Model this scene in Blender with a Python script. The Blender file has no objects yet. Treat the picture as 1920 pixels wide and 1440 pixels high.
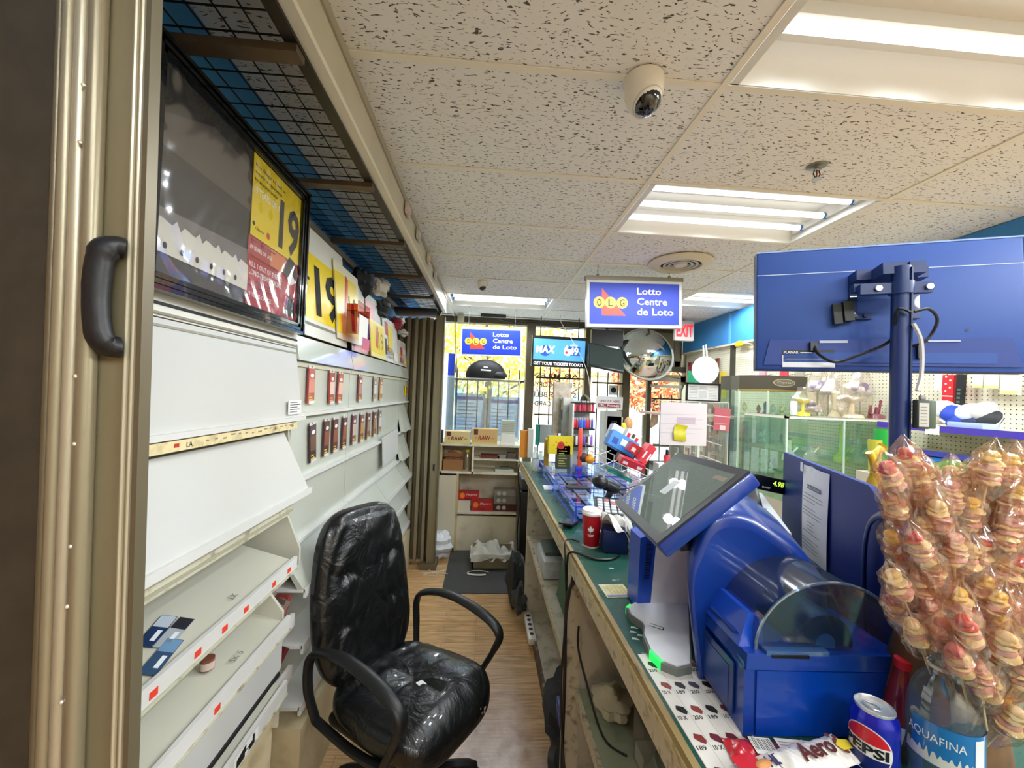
import bpy, bmesh, math, random
from mathutils import Vector, Matrix
C = bpy.context.scene.collection
S = bpy.context.scene
PI = math.pi
V = Vector
# ---------------------------------------------------------------- camera
FPX = 760.0
EYE = V((0, 0, 1.7))
FW = V((-50, -15, -FPX)).normalized()          # world +Y seen in camera axes
UP = V((.04, 1, 0)); UP = (UP - FW * UP.dot(FW)).normalized()
RT = FW.cross(UP)
cam_d = bpy.data.cameras.new('camera'); cam = bpy.data.objects.new('camera', cam_d); C.objects.link(cam)
cam_d.sensor_width = 36; cam_d.lens = 36 * FPX / 1920; cam_d.clip_start = .02; cam_d.clip_end = 200
cam.matrix_world = Matrix.Translation(EYE) @ Matrix((RT, FW, UP)).to_4x4()
S.camera = cam
# ---------------------------------------------------------------- view
S.view_settings.view_transform = 'Standard'; S.view_settings.look = 'None'
S.view_settings.gamma = 1; S.view_settings.use_curve_mapping = False
S.view_settings.exposure = 1.45
# ---------------------------------------------------------------- sky
W = bpy.data.worlds.new('sky'); S.world = W; W.use_nodes = True
nt = W.node_tree; nt.nodes.clear()
o_ = nt.nodes.new('ShaderNodeOutputWorld'); b_ = nt.nodes.new('ShaderNodeBackground')
sk = nt.nodes.new('ShaderNodeTexSky'); sk.sky_type = 'NISHITA'; sk.sun_disc = False
sk.sun_elevation = math.radians(40); sk.sun_rotation = math.radians(200); sk.air_density = 1.5; sk.dust_density = 3
mx_ = nt.nodes.new('ShaderNodeMix'); mx_.data_type = 'RGBA'; mx_.inputs[0].default_value = .6
mx_.inputs[7].default_value = (.8, .86, .95, 1)
nt.links.new(sk.outputs[0], mx_.inputs[6]); nt.links.new(mx_.outputs[2], b_.inputs[0])
b_.inputs[1].default_value = .95
nt.links.new(b_.outputs[0], o_.inputs[0])
TUBE = .75                                      # how strongly the fluorescent tubes glow
# ---------------------------------------------------------------- lamps under each fluorescent fitting, the visible ones and the added fill ones
def lamp(x, y, z, power):
    l = bpy.data.lights.new('tube_light', 'SPOT'); l.energy = power; l.spot_size = math.radians(172); l.spot_blend = .35; l.shadow_soft_size = .05
    l.color = (.88, .95, 1.0); o = bpy.data.objects.new('tube_light', l); C.objects.link(o); o.location = (x, y, z); return o
FIX = [(.742, .66), (.742, 1.88), (-.477, 4.32), (1.963, 3.71), (1.963, -.56), (-.477, -1.17), (3.183, 1.88), (3.183, .05), (.742, -1.78)]  # last five fittings are out of view, added as fill light
LAMP_W = [9, 10, 8, 11, 18, 7, 15, 20, 13]
for k, (fx, fy) in enumerate(FIX):                      # six points of light along the tubes of each fitting
    for qx in (.2, .6, 1.0):
        for qy in (.17, .44): lamp(fx + qx, fy + qy, 2.755, LAMP_W[k] * .55)

# ---------------------------------------------------------------- helpers
def ray(x, y):
    d = V((x - 960, -(y - 720), -FPX)); return V((d.dot(RT), d.dot(FW), d.dot(UP)))
def PX(x, y, X): d = ray(x, y); return EYE + d * (X / d.x)
def PY(x, y, Y): d = ray(x, y); return EYE + d * (Y / d.y)
def PZ(x, y, Z): d = ray(x, y); return EYE + d * ((Z - 1.7) / d.z)
def hexc(h):
    if not isinstance(h, str): return tuple(h) + (1,)
    c = [int(h[i:i + 2], 16) / 255 for i in (0, 2, 4)]
    return tuple((x / 12.92 if x <= .04045 else ((x + .055) / 1.055) ** 2.4) for x in c) + (1,)
_M = {}
def M(h, rough=.5, metal=0, var=.0, scale=8, bump=0, coat=0, dirt=None, dirtamt=.5, spec=.5, stretch=(1, 1, 1)):
    """plain surface with optional colour variation, dirt and bump"""
    key = (h, rough, metal, var, scale, bump, coat, dirt, dirtamt, spec, stretch)
    if key in _M: return _M[key]
    m = bpy.data.materials.new('surface_' + str(len(_M))); m.use_nodes = True; _M[key] = m
    n = m.node_tree; p = n.nodes['Principled BSDF']
    p.inputs['Base Color'].default_value = hexc(h); p.inputs['Roughness'].default_value = rough
    p.inputs['Metallic'].default_value = metal; p.inputs['Coat Weight'].default_value = coat
    p.inputs['Specular IOR Level'].default_value = spec
    if var or bump or dirt:
        tc = n.nodes.new('ShaderNodeTexCoord'); mp = n.nodes.new('ShaderNodeMapping'); mp.inputs['Scale'].default_value = stretch
        n.links.new(tc.outputs['Object'], mp.inputs[0])
        nz = n.nodes.new('ShaderNodeTexNoise'); nz.inputs['Scale'].default_value = scale; nz.inputs['Detail'].default_value = 5
        n.links.new(mp.outputs[0], nz.inputs[0])
        if var or dirt:
            mx = n.nodes.new('ShaderNodeMix'); mx.data_type = 'RGBA'
            c = hexc(h)
            mx.inputs[6].default_value = c
            if dirt: mx.inputs[7].default_value = hexc(dirt)
            else: mx.inputs[7].default_value = tuple(min(1, x * (1 - var)) for x in c[:3]) + (1,)
            rm = n.nodes.new('ShaderNodeMapRange'); rm.inputs[1].default_value = .52 if dirt else .35; rm.inputs[2].default_value = .7 if dirt else .65
            rm.inputs[4].default_value = dirtamt if dirt else 1
            n.links.new(nz.outputs[0], rm.inputs[0]); n.links.new(rm.outputs[0], mx.inputs[0]); n.links.new(mx.outputs[2], p.inputs['Base Color'])
        if bump:
            bp = n.nodes.new('ShaderNodeBump'); bp.inputs['Strength'].default_value = bump; bp.inputs['Distance'].default_value = .01
            n.links.new(nz.outputs[0], bp.inputs['Height']); n.links.new(bp.outputs[0], p.inputs['Normal'])
    return m
def glow(h, s):
    key = ('glow', h, s)
    if key in _M: return _M[key]
    m = bpy.data.materials.new('lit_' + str(len(_M))); m.use_nodes = True; _M[key] = m
    p = m.node_tree.nodes['Principled BSDF']; p.inputs['Base Color'].default_value = hexc(h)
    p.inputs['Emission Color'].default_value = hexc(h); p.inputs['Emission Strength'].default_value = s
    return m
def glass(h='ffffff', gl=.1, tint=1.0, rough=.02):
    """thin sheet glass, film or clear plastic: mostly see-through with a mirror sheen and a body tint"""
    key = ('glass', h, gl, tint, rough)
    if key in _M: return _M[key]
    m = bpy.data.materials.new('clear_' + str(len(_M))); m.use_nodes = True; _M[key] = m
    n = m.node_tree; n.nodes.clear(); out = n.nodes.new('ShaderNodeOutputMaterial')
    t = n.nodes.new('ShaderNodeBsdfTransparent'); t.inputs[0].default_value = hexc(h)
    g = n.nodes.new('ShaderNodeBsdfGlossy'); g.inputs['Roughness'].default_value = rough
    d = n.nodes.new('ShaderNodeBsdfDiffuse'); d.inputs[0].default_value = hexc(h)
    a = n.nodes.new('ShaderNodeMixShader'); a.inputs[0].default_value = gl
    b = n.nodes.new('ShaderNodeMixShader'); b.inputs[0].default_value = 1 - tint
    n.links.new(t.outputs[0], a.inputs[1]); n.links.new(g.outputs[0], a.inputs[2])
    n.links.new(a.outputs[0], b.inputs[1]); n.links.new(d.outputs[0], b.inputs[2]); n.links.new(b.outputs[0], out.inputs[0])
    return m
def fr(o, x, y):
    x = V(x).normalized(); z = x.cross(V(y)).normalized(); y = z.cross(x)
    m = Matrix((x, y, z)).transposed().to_4x4(); return Matrix.Translation(V(o)) @ m
def frq(tl, tr, bl):
    """frame with its origin at the lower left of a picture seen from the front"""
    tl, tr, bl = V(tl), V(tr), V(bl); return fr(bl, tr - tl, tl - bl)
I4 = Matrix.Identity(4)
def T(x=0, y=0, z=0): return Matrix.Translation((x, y, z))
def R(a, ax='Z'): return Matrix.Rotation(math.radians(a), 4, ax)
_WM = {}
_TXT = {}
class B:
    def __init__(s): s.v = []; s.f = []; s.mi = []; s.mats = []
    def add(s, vs, fs, mat, m=None):
        if mat not in s.mats: s.mats.append(mat)
        k = s.mats.index(mat); n = len(s.v)
        s.v += [(m @ V(p)) if m is not None else V(p) for p in vs]
        for f in fs: s.f.append([i + n for i in f]); s.mi.append(k)
        return s
    def box(s, c, d, mat, m=None):
        x, y, z = (q / 2 for q in d); cx, cy, cz = c
        vs = [(cx + a * x, cy + b * y, cz + e * z) for a in (-1, 1) for b in (-1, 1) for e in (-1, 1)]
        return s.add(vs, [(0, 1, 3, 2), (4, 6, 7, 5), (0, 4, 5, 1), (2, 3, 7, 6), (0, 2, 6, 4), (1, 5, 7, 3)], mat, m)
    def bx(s, a, b, mat, m=None):
        return s.box([(a[i] + b[i]) / 2 for i in range(3)], [abs(b[i] - a[i]) for i in range(3)], mat, m)
    def rbox(s, c, d, r, mat, m=None, seg=2):
        bm = bmesh.new(); bmesh.ops.create_cube(bm, size=1)
        for v in bm.verts: v.co = V((v.co.x * d[0], v.co.y * d[1], v.co.z * d[2]))
        bmesh.ops.bevel(bm, geom=bm.edges[:], offset=min(r, min(d) * .49), segments=seg, affect='EDGES', profile=.5)
        bm.verts.index_update()
        s.add([v.co + V(c) for v in bm.verts], [[v.index for v in f.verts] for f in bm.faces], mat, m); bm.free(); return s
    def hexa(s, P, mat, m=None):
        """8 corners: four below, four above, same order round"""
        return s.add(P, [(3, 2, 1, 0), (4, 5, 6, 7), (0, 1, 5, 4), (1, 2, 6, 5), (2, 3, 7, 6), (3, 0, 4, 7)], mat, m)
    def quad(s, a, b, c, d, mat, m=None): return s.add([a, b, c, d], [(0, 1, 2, 3)], mat, m)
    def rect(s, x, y, w, h, mat, m, z=.0): return s.quad((x, y, z), (x + w, y, z), (x + w, y + h, z), (x, y + h, z), mat, m)
    def poly(s, pts, mat, m=None, z=0): return s.add([(p[0], p[1], z) for p in pts], [list(range(len(pts)))], mat, m)
    def prism(s, pts, h, mat, m=None, z=0):
        n = len(pts); a = [(p[0], p[1], z) for p in pts] + [(p[0], p[1], z + h) for p in pts]
        return s.add(a, [list(range(n))[::-1], list(range(n, 2 * n))] + [(i, (i + 1) % n, n + (i + 1) % n, n + i) for i in range(n)], mat, m)
    def disc(s, cx, cy, rx, ry, mat, m, z=0, n=24): return s.poly([(cx + rx * math.cos(2 * PI * i / n), cy + ry * math.sin(2 * PI * i / n)) for i in range(n)], mat, m, z)
    def cyl(s, a, b, r, mat, r2=None, n=12, m=None, caps=True):
        a, b = V(a), V(b); r2 = r if r2 is None else r2; d = (b - a).normalized()
        x = d.orthogonal().normalized(); y = d.cross(x); vs = []
        for c, q in ((a, r), (b, r2)): vs += [c + x * q * math.cos(2 * PI * i / n) + y * q * math.sin(2 * PI * i / n) for i in range(n)]
        fs = [(i, (i + 1) % n, n + (i + 1) % n, n + i) for i in range(n)]
        if caps: fs += [list(range(n))[::-1], list(range(n, 2 * n))]
        return s.add(vs, fs, mat, m)
    def lathe(s, prof, mat, m=None, n=20, a0=0, a1=360, close=True):
        full = abs(a1 - a0 - 360) < 1e-6; k = n if full else n + 1; vs = []
        for r, z in prof:
            for i in range(k):
                a = math.radians(a0 + (a1 - a0) * i / n); vs.append((r * math.cos(a), r * math.sin(a), z))
        fs = []
        for j in range(len(prof) - 1):
            for i in range(n):
                i2 = (i + 1) % k; fs.append((j * k + i, j * k + i2, (j + 1) * k + i2, (j + 1) * k + i))
        return s.add(vs, fs, mat, m)
    def tube(s, pts, r, mat, n=6, m=None, sm=0, flat=None, up=None):
        pts = [V(p) for p in pts]
        if sm: pts = smooth(pts, sm)
        if not isinstance(r, (list, tuple)): r = [r] * len(pts)
        elif len(r) != len(pts):
            r0 = r; r = [r0[min(len(r0) - 1, int(i * (len(r0) - 1) / (len(pts) - 1)))] for i in range(len(pts))]
        vs = []; x = None
        for i, p in enumerate(pts):
            d = (pts[min(i + 1, len(pts) - 1)] - pts[max(i - 1, 0)]).normalized()
            if up is not None: x = V(up)
            elif x is None: x = d.orthogonal()
            x = (x - d * x.dot(d)).normalized(); y = d.cross(x); fl = flat or 1
            for j in range(n):
                a = 2 * PI * j / n; vs.append(p + x * r[i] * math.cos(a) + y * r[i] * fl * math.sin(a))
        fs = [(i * n + j, i * n + (j + 1) % n, (i + 1) * n + (j + 1) % n, (i + 1) * n + j) for i in range(len(pts) - 1) for j in range(n)]
        fs += [list(range(n))[::-1], [(len(pts) - 1) * n + j for j in range(n)]]
        return s.add(vs, fs, mat, m)
    def sweep(s, pts, prof, mat, m=None, up=(0, 0, 1), closed=False):
        """prof: (across, up) points carried along pts"""
        pts = [V(p) for p in pts]; n = len(prof); N = len(pts); vs = []
        for i, p in enumerate(pts):
            a, b = (pts[(i - 1) % N], pts[(i + 1) % N]) if closed else (pts[max(i - 1, 0)], pts[min(i + 1, N - 1)])
            d = (b - a).normalized(); sx = d.cross(V(up)).normalized(); u = sx.cross(d)
            vs += [p + sx * q[0] + u * q[1] for q in prof]
        K = N if closed else N - 1
        fs = [(i * n + j, i * n + (j + 1) % n, ((i + 1) % N) * n + (j + 1) % n, ((i + 1) % N) * n + j) for i in range(K) for j in range(n)]
        if not closed: fs += [list(range(n))[::-1], [(N - 1) * n + j for j in range(n)]]
        return s.add(vs, fs, mat, m)
    def ball(s, c, r, mat, m=None, n=12, k=8, fn=None):
        if not isinstance(r, (list, tuple)): r = (r, r, r)
        vs = [];
        for j in range(k + 1):
            t = PI * j / k
            for i in range(n):
                a = 2 * PI * i / n; p = V((math.sin(t) * math.cos(a), math.sin(t) * math.sin(a), math.cos(t)))
                if fn: p = fn(p)
                vs.append((c[0] + p.x * r[0], c[1] + p.y * r[1], c[2] + p.z * r[2]))
        fs = [(j * n + i, (j + 1) * n + i, (j + 1) * n + (i + 1) % n, j * n + (i + 1) % n) for j in range(k) for i in range(n)]
        return s.add(vs, fs, mat, m)
    def surf(s, fn, nu, nv, mat, m=None):
        vs = [fn(i / nu, j / nv) for j in range(nv + 1) for i in range(nu + 1)]
        fs = [(j * (nu + 1) + i, j * (nu + 1) + i + 1, (j + 1) * (nu + 1) + i + 1, (j + 1) * (nu + 1) + i) for j in range(nv) for i in range(nu)]
        return s.add(vs, fs, mat, m)
    def text(s, t, x, y, w, h, mat, m, z=.0006, bold=.0, mirror=False, slant=0, wrap=None):
        """lettering filling the box x, y, w, h of frame m; w=None keeps the natural width; wrap: cylinder radius"""
        key = (t, bold)
        if key not in _TXT:
            c = bpy.data.curves.new('lettering', 'FONT'); c.body = t; c.offset = bold; c.resolution_u = 2; c.space_line = .95
            o = bpy.data.objects.new('lettering', c); C.objects.link(o)
            me = bpy.data.meshes.new_from_object(o.evaluated_get(bpy.context.evaluated_depsgraph_get()))
            _TXT[key] = ([v.co.copy() for v in me.vertices], [list(p.vertices) for p in me.polygons])
            bpy.data.objects.remove(o); bpy.data.meshes.remove(me); bpy.data.curves.remove(c)
        vs, fs = _TXT[key]
        if not vs: return s
        x0 = min(v.x for v in vs); x1 = max(v.x for v in vs); y0 = min(v.y for v in vs); y1 = max(v.y for v in vs)
        sy = h / (y1 - y0) if h else 1; sx = w / (x1 - x0) if w else sy
        if not h: sy = sx
        P = []
        for v in vs:
            a = (v.x - x0) * sx; b = (v.y - y0) * sy; a += slant * b
            if mirror: a = (x1 - x0) * sx - a
            a += x; b += y
            if wrap: P.append((wrap * math.sin(a / wrap), b, wrap * math.cos(a / wrap) - wrap + z))
            else: P.append((a, b, z))
        return s.add(P, fs, mat, m)
    def build(s, name, parent=None, loc=None, local=False, sharp=38):
        me = bpy.data.meshes.new(name)
        if parent is not None and not local: inv = _WM[parent.name].inverted()
        elif loc is not None and not local: inv = T(*loc).inverted()
        else: inv = I4
        me.from_pydata([inv @ v for v in s.v], [], s.f)
        for q in s.mats: me.materials.append(q)
        me.polygons.foreach_set('material_index', s.mi)
        me.polygons.foreach_set('use_smooth', [True] * len(s.f)); me.update()
        me.set_sharp_from_angle(angle=math.radians(sharp))
        o = bpy.data.objects.new(name, me); C.objects.link(o)
        if parent is not None:
            o.parent = parent; _WM[o.name] = _WM[parent.name].copy()
        elif loc is not None: o.location = loc; _WM[o.name] = T(*loc)
        else: _WM[o.name] = I4.copy()
        return o
    def solo(s, name, label, cat, group=None, kind=None, sharp=38):
        xs = [v.x for v in s.v]; ys = [v.y for v in s.v]; zs = [v.z for v in s.v]
        o = s.build(name, loc=((min(xs) + max(xs)) / 2, (min(ys) + max(ys)) / 2, min(zs)), sharp=sharp)
        return tag(o, label, cat, group, kind)
def smooth(pts, k):
    out = []
    for i in range(len(pts) - 1):
        p0 = pts[max(i - 1, 0)]; p1 = pts[i]; p2 = pts[i + 1]; p3 = pts[min(i + 2, len(pts) - 1)]
        for j in range(k):
            t = j / k; out.append(.5 * ((2 * p1) + (p2 - p0) * t + (2 * p0 - 5 * p1 + 4 * p2 - p3) * t * t + (3 * p1 - p0 - 3 * p2 + p3) * t ** 3))
    return out + [pts[-1]]
def tag(o, label, cat, group=None, kind=None):
    o['label'] = label; o['category'] = cat
    if group: o['group'] = group
    if kind: o['kind'] = kind
    return o
def thing(name, label, cat, loc=(0, 0, 0), rz=0, group=None):
    o = bpy.data.objects.new(name, None); C.objects.link(o); o.empty_display_size = .1
    o.location = loc; o.rotation_euler = (0, 0, math.radians(rz))
    _WM[o.name] = T(*loc) @ R(rz); return tag(o, label, cat, group)
def struct(s, name, label=None):
    o = s.build(name); o['kind'] = 'structure'
    if label: o['label'] = label
    return o
def dup(root, loc, rz=0, label=None, group=None):
    r = root.copy(); C.objects.link(r); r.location = loc; r.rotation_euler = (0, 0, math.radians(rz)); _WM[r.name] = T(*loc) @ R(rz)
    if label: r['label'] = label
    if group: r['group'] = group
    for ch in list(root.children):
        c = ch.copy(); C.objects.link(c); c.parent = r
        for g in ch.children: d = g.copy(); C.objects.link(d); d.parent = c
    return r
ORD = 'first second third fourth fifth sixth seventh eighth ninth tenth eleventh twelfth thirteenth fourteenth fifteenth sixteenth'.split()
NAMED = dict(red=(200, 40, 45), maroon=(110, 40, 45), pink=(225, 150, 160), orange=(235, 140, 50), brown=(120, 80, 55), tan=(195, 160, 120), cream=(235, 225, 190), yellow=(230, 210, 70), green=(80, 160, 70), olive=(130, 130, 70), teal=(40, 140, 130), blue=(60, 110, 200), navy=(30, 40, 90), purple=(130, 80, 190), grey=(150, 150, 150), black=(35, 35, 38), white=(240, 240, 236))
def cname(h):
    c = [int(h[i:i + 2], 16) for i in (0, 2, 4)]; return min(NAMED, key=lambda k: sum((a - q) ** 2 for a, q in zip(c, NAMED[k])))
# common finishes
WHITE = M('e6e6e0', .45); CREAM = M('d9d2bd', .55, var=.1, scale=5); BLACK = M('0c0d0f', .4); DKGREY = M('2a2b2d', .45)
PAPER = M('eeeeea', .7); INK = M('1d1f22', .7); CHROME = M('c9cbcc', .2, 1)
CLEAR = glass('f4f8f8', .10); FILM = glass('fbf7f2', .13, .95, .2)
NAVY = M('0b2c74', .38, coat=.3)
LOTTO = M('0a39a6', .35, coat=.4)
# ================================================================ finishes of the setting
def nodes_mat(name):
    m = bpy.data.materials.new(name); m.use_nodes = True; n = m.node_tree; return m, n, n.nodes['Principled BSDF']
def ceil_mat():
    m, n, p = nodes_mat('fissured_tile'); L = n.links.new
    tc = n.nodes.new('ShaderNodeTexCoord'); mp = n.nodes.new('ShaderNodeMapping'); mp.inputs['Scale'].default_value = (32, 92, 1)
    wn = n.nodes.new('ShaderNodeTexNoise'); wn.inputs['Scale'].default_value = 7; L(tc.outputs['Object'], wn.inputs[0])
    ad = n.nodes.new('ShaderNodeVectorMath'); ad.operation = 'MULTIPLY_ADD'; ad.inputs[1].default_value = (.06, .06, 0)
    L(wn.outputs['Color'], ad.inputs[0]); L(tc.outputs['Object'], ad.inputs[2]); L(ad.outputs[0], mp.inputs[0])
    nz = n.nodes.new('ShaderNodeTexNoise'); nz.inputs['Scale'].default_value = 1.5; nz.inputs['Detail'].default_value = 1.5; nz.inputs['Distortion'].default_value = .6
    L(mp.outputs[0], nz.inputs[0])
    r = n.nodes.new('ShaderNodeMapRange'); r.inputs[1].default_value = .625; r.inputs[2].default_value = .65; L(nz.outputs[0], r.inputs[0])
    big = n.nodes.new('ShaderNodeTexNoise'); big.inputs['Scale'].default_value = 1.2; L(tc.outputs['Object'], big.inputs[0])
    c0 = n.nodes.new('ShaderNodeMix'); c0.data_type = 'RGBA'; c0.inputs[6].default_value = hexc('ecedec'); c0.inputs[7].default_value = hexc('e4e2dc'); L(big.outputs[0], c0.inputs[0])
    c = n.nodes.new('ShaderNodeMix'); c.data_type = 'RGBA'; L(r.outputs[0], c.inputs[0]); L(c0.outputs[2], c.inputs[6]); c.inputs[7].default_value = hexc('5d564c')
    L(c.outputs[2], p.inputs['Base Color']); p.inputs['Roughness'].default_value = .9
    b = n.nodes.new('ShaderNodeBump'); b.invert = True; b.inputs['Strength'].default_value = .6; b.inputs['Distance'].default_value = .004; L(r.outputs[0], b.inputs['Height']); L(b.outputs[0], p.inputs['Normal'])
    return m
def peg_mat(name, col='e4dfc8', axes=(1, 2), pitch=.0254, rad=.14):
    m, n, p = nodes_mat(name); L = n.links.new
    tc = n.nodes.new('ShaderNodeTexCoord'); sp = n.nodes.new('ShaderNodeSeparateXYZ'); L(tc.outputs['Object'], sp.inputs[0]); sq = []
    for a in axes:
        d = n.nodes.new('ShaderNodeMath'); d.operation = 'DIVIDE'; d.inputs[1].default_value = pitch; L(sp.outputs[a], d.inputs[0])
        f = n.nodes.new('ShaderNodeMath'); f.operation = 'FRACT'; L(d.outputs[0], f.inputs[0])
        u = n.nodes.new('ShaderNodeMath'); u.operation = 'SUBTRACT'; u.inputs[1].default_value = .5; L(f.outputs[0], u.inputs[0])
        w = n.nodes.new('ShaderNodeMath'); w.operation = 'POWER'; w.inputs[1].default_value = 2; L(u.outputs[0], w.inputs[0]); sq.append(w)
    s_ = n.nodes.new('ShaderNodeMath'); s_.operation = 'ADD'; L(sq[0].outputs[0], s_.inputs[0]); L(sq[1].outputs[0], s_.inputs[1])
    t = n.nodes.new('ShaderNodeMath'); t.operation = 'LESS_THAN'; t.inputs[1].default_value = rad * rad; L(s_.outputs[0], t.inputs[0])
    c = n.nodes.new('ShaderNodeMix'); c.data_type = 'RGBA'; L(t.outputs[0], c.inputs[0]); c.inputs[6].default_value = hexc(col); c.inputs[7].default_value = hexc('3b352a')
    L(c.outputs[2], p.inputs['Base Color']); p.inputs['Roughness'].default_value = .6; return m
def floor_mat():
    m, n, p = nodes_mat('laminate'); L = n.links.new
    tc = n.nodes.new('ShaderNodeTexCoord')
    br = n.nodes.new('ShaderNodeTexBrick'); br.inputs['Scale'].default_value = 1; br.inputs['Brick Width'].default_value = .62; br.inputs['Row Height'].default_value = .065
    br.inputs['Mortar Size'].default_value = .0011; br.inputs['Color1'].default_value = hexc('e6bf8c'); br.inputs['Color2'].default_value = hexc('d6ab76'); br.inputs['Mortar'].default_value = hexc('9a7044')
    br.offset_frequency = 3; br.offset = .37; L(tc.outputs['Object'], br.inputs[0])
    mp = n.nodes.new('ShaderNodeMapping'); mp.inputs['Scale'].default_value = (2.5, 34, 1); L(tc.outputs['Object'], mp.inputs[0])
    g = n.nodes.new('ShaderNodeTexNoise'); g.inputs['Scale'].default_value = 2; g.inputs['Detail'].default_value = 6; g.inputs['Distortion'].default_value = 1.2; L(mp.outputs[0], g.inputs[0])
    gr = n.nodes.new('ShaderNodeMapRange'); gr.inputs[1].default_value = .3; gr.inputs[2].default_value = .7; gr.inputs[3].default_value = .55; gr.inputs[4].default_value = 1.15; L(g.outputs[0], gr.inputs[0])
    mu = n.nodes.new('ShaderNodeVectorMath'); mu.operation = 'SCALE'; L(br.outputs[0], mu.inputs[0]); L(gr.outputs[0], mu.inputs['Scale'])
    # worn, scuffed pale patch where the clerk's chair rolls
    def dist(cx, cy, sx, sy):
        a = n.nodes.new('ShaderNodeMapping'); a.inputs['Location'].default_value = (-cx / sx, -cy / sy, 0); a.inputs['Scale'].default_value = (1 / sx, 1 / sy, 1); L(tc.outputs['Object'], a.inputs[0])
        l = n.nodes.new('ShaderNodeVectorMath'); l.operation = 'LENGTH'; L(a.outputs[0], l.inputs[0]); return l
    l = dist(.12, 1.45, .42, .85)
    wn = n.nodes.new('ShaderNodeTexNoise'); wn.inputs['Scale'].default_value = 7; wn.inputs['Detail'].default_value = 6; L(tc.outputs['Object'], wn.inputs[0])
    s_ = n.nodes.new('ShaderNodeMath'); s_.operation = 'MULTIPLY_ADD'; s_.inputs[1].default_value = 1.4; L(wn.outputs[0], s_.inputs[0]); L(l.outputs['Value'], s_.inputs[2])
    mr = n.nodes.new('ShaderNodeMapRange'); mr.inputs[1].default_value = 1.85; mr.inputs[2].default_value = 1.25; mr.inputs[3].default_value = 0; mr.inputs[4].default_value = .8; L(s_.outputs[0], mr.inputs[0])
    pc = n.nodes.new('ShaderNodeMix'); pc.data_type = 'RGBA'; pc.inputs[6].default_value = hexc('b08d78'); pc.inputs[7].default_value = hexc('d8c4b4')
    w2 = n.nodes.new('ShaderNodeTexNoise'); w2.inputs['Scale'].default_value = 14; w2.inputs['Detail'].default_value = 8; L(tc.outputs['Object'], w2.inputs[0])
    w2r = n.nodes.new('ShaderNodeMapRange'); w2r.inputs[1].default_value = .4; w2r.inputs[2].default_value = .62; L(w2.outputs[0], w2r.inputs[0]); L(w2r.outputs[0], pc.inputs[0])
    c = n.nodes.new('ShaderNodeMix'); c.data_type = 'RGBA'; L(mr.outputs[0], c.inputs[0]); L(mu.outputs[0], c.inputs[6]); L(pc.outputs[2], c.inputs[7])
    vo = n.nodes.new('ShaderNodeTexVoronoi'); vo.inputs['Scale'].default_value = 6; L(tc.outputs['Object'], vo.inputs[0])
    vr = n.nodes.new('ShaderNodeMath'); vr.operation = 'LESS_THAN'; vr.inputs[1].default_value = .055; L(vo.outputs['Distance'], vr.inputs[0])
    vm = n.nodes.new('ShaderNodeMath'); vm.operation = 'MULTIPLY'; L(vr.outputs[0], vm.inputs[0]); L(mr.outputs[0], vm.inputs[1])
    c2 = n.nodes.new('ShaderNodeMix'); c2.data_type = 'RGBA'; L(vm.outputs[0], c2.inputs[0]); L(c.outputs[2], c2.inputs[6]); c2.inputs[7].default_value = hexc('3a2920')
    L(c2.outputs[2], p.inputs['Base Color']); p.inputs['Roughness'].default_value = .28
    bp = n.nodes.new('ShaderNodeBump'); bp.inputs['Strength'].default_value = .25; bp.inputs['Distance'].default_value = .01; L(w2.outputs[0], bp.inputs['Height']); L(bp.outputs[0], p.inputs['Normal'])
    return m
CEIL = ceil_mat(); PEG = peg_mat('pegboard'); TBAR = M('e9e3d2', .5); FLOOR = floor_mat()
BLUEWALL = M('3f8fd0', .55, var=.15, scale=2); BRONZE = M('5c5340', .42, .25, var=.15, scale=12); GALV = M('8f887a', .4, .5)
WALLC = M('d6ccb4', .7, var=.08, scale=3)

# ================================================================ floor, walls
b = B(); b.bx((-1.0, -2.2, -.1), (5.2, 5.75, 0), FLOOR); struct(b, 'floor')
b = B(); b.bx((-1.05, -2.2, 0), (-.95, 5.8, 2.35), M('8a5a2c', .55, var=.3, scale=4, stretch=(1, .3, 3))); b.bx((-1.05, -2.2, 2.35), (-.95, 5.8, 3.0), BLUEWALL); b.bx((-.96, -2.2, 2.58), (-.86, 5.65, 2.74), BLUEWALL); struct(b, 'wall_left')
b = B(); b.bx((-1.05, -2.3, 0), (5.2, -2.2, 3.0), WALLC); struct(b, 'wall_back')
b = B(); b.bx((5.1, -2.2, 0), (5.2, 1.4, 3.0), WALLC); b.bx((2.87, 1.4, 0), (2.97, 5.8, 3.0), M('cfc8b4', .6)); b.bx((2.87, 1.3, 0), (5.2, 1.4, 3.0), WALLC); struct(b, 'wall_right')
# blue bulkhead that runs over the pegboard
b = B(); b.bx((2.80, 1.4, 2.36), (2.90, 5.64, 2.735), BLUEWALL); b.bx((2.795, 4.49, 2.36), (2.80, 4.53, 2.735), M('5aa5dd', .4)); b.bx((2.79, 1.4, 2.345), (2.9, 5.64, 2.365), CREAM); struct(b, 'trim_1')
b = B()
for y0, y1 in ((1.4, 4.46), (4.52, 5.6)): b.bx((2.845, y0, .35), (2.87, y1, 2.345), PEG)
b.bx((2.815, 4.46, .1), (2.87, 4.52, 2.35), M('3c3830', .5)); b.bx((2.83, 5.0, .1), (2.846, 5.012, 2.345), M('b8b09a', .5))
o = struct(b, 'wall_pegboard'); 

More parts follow.
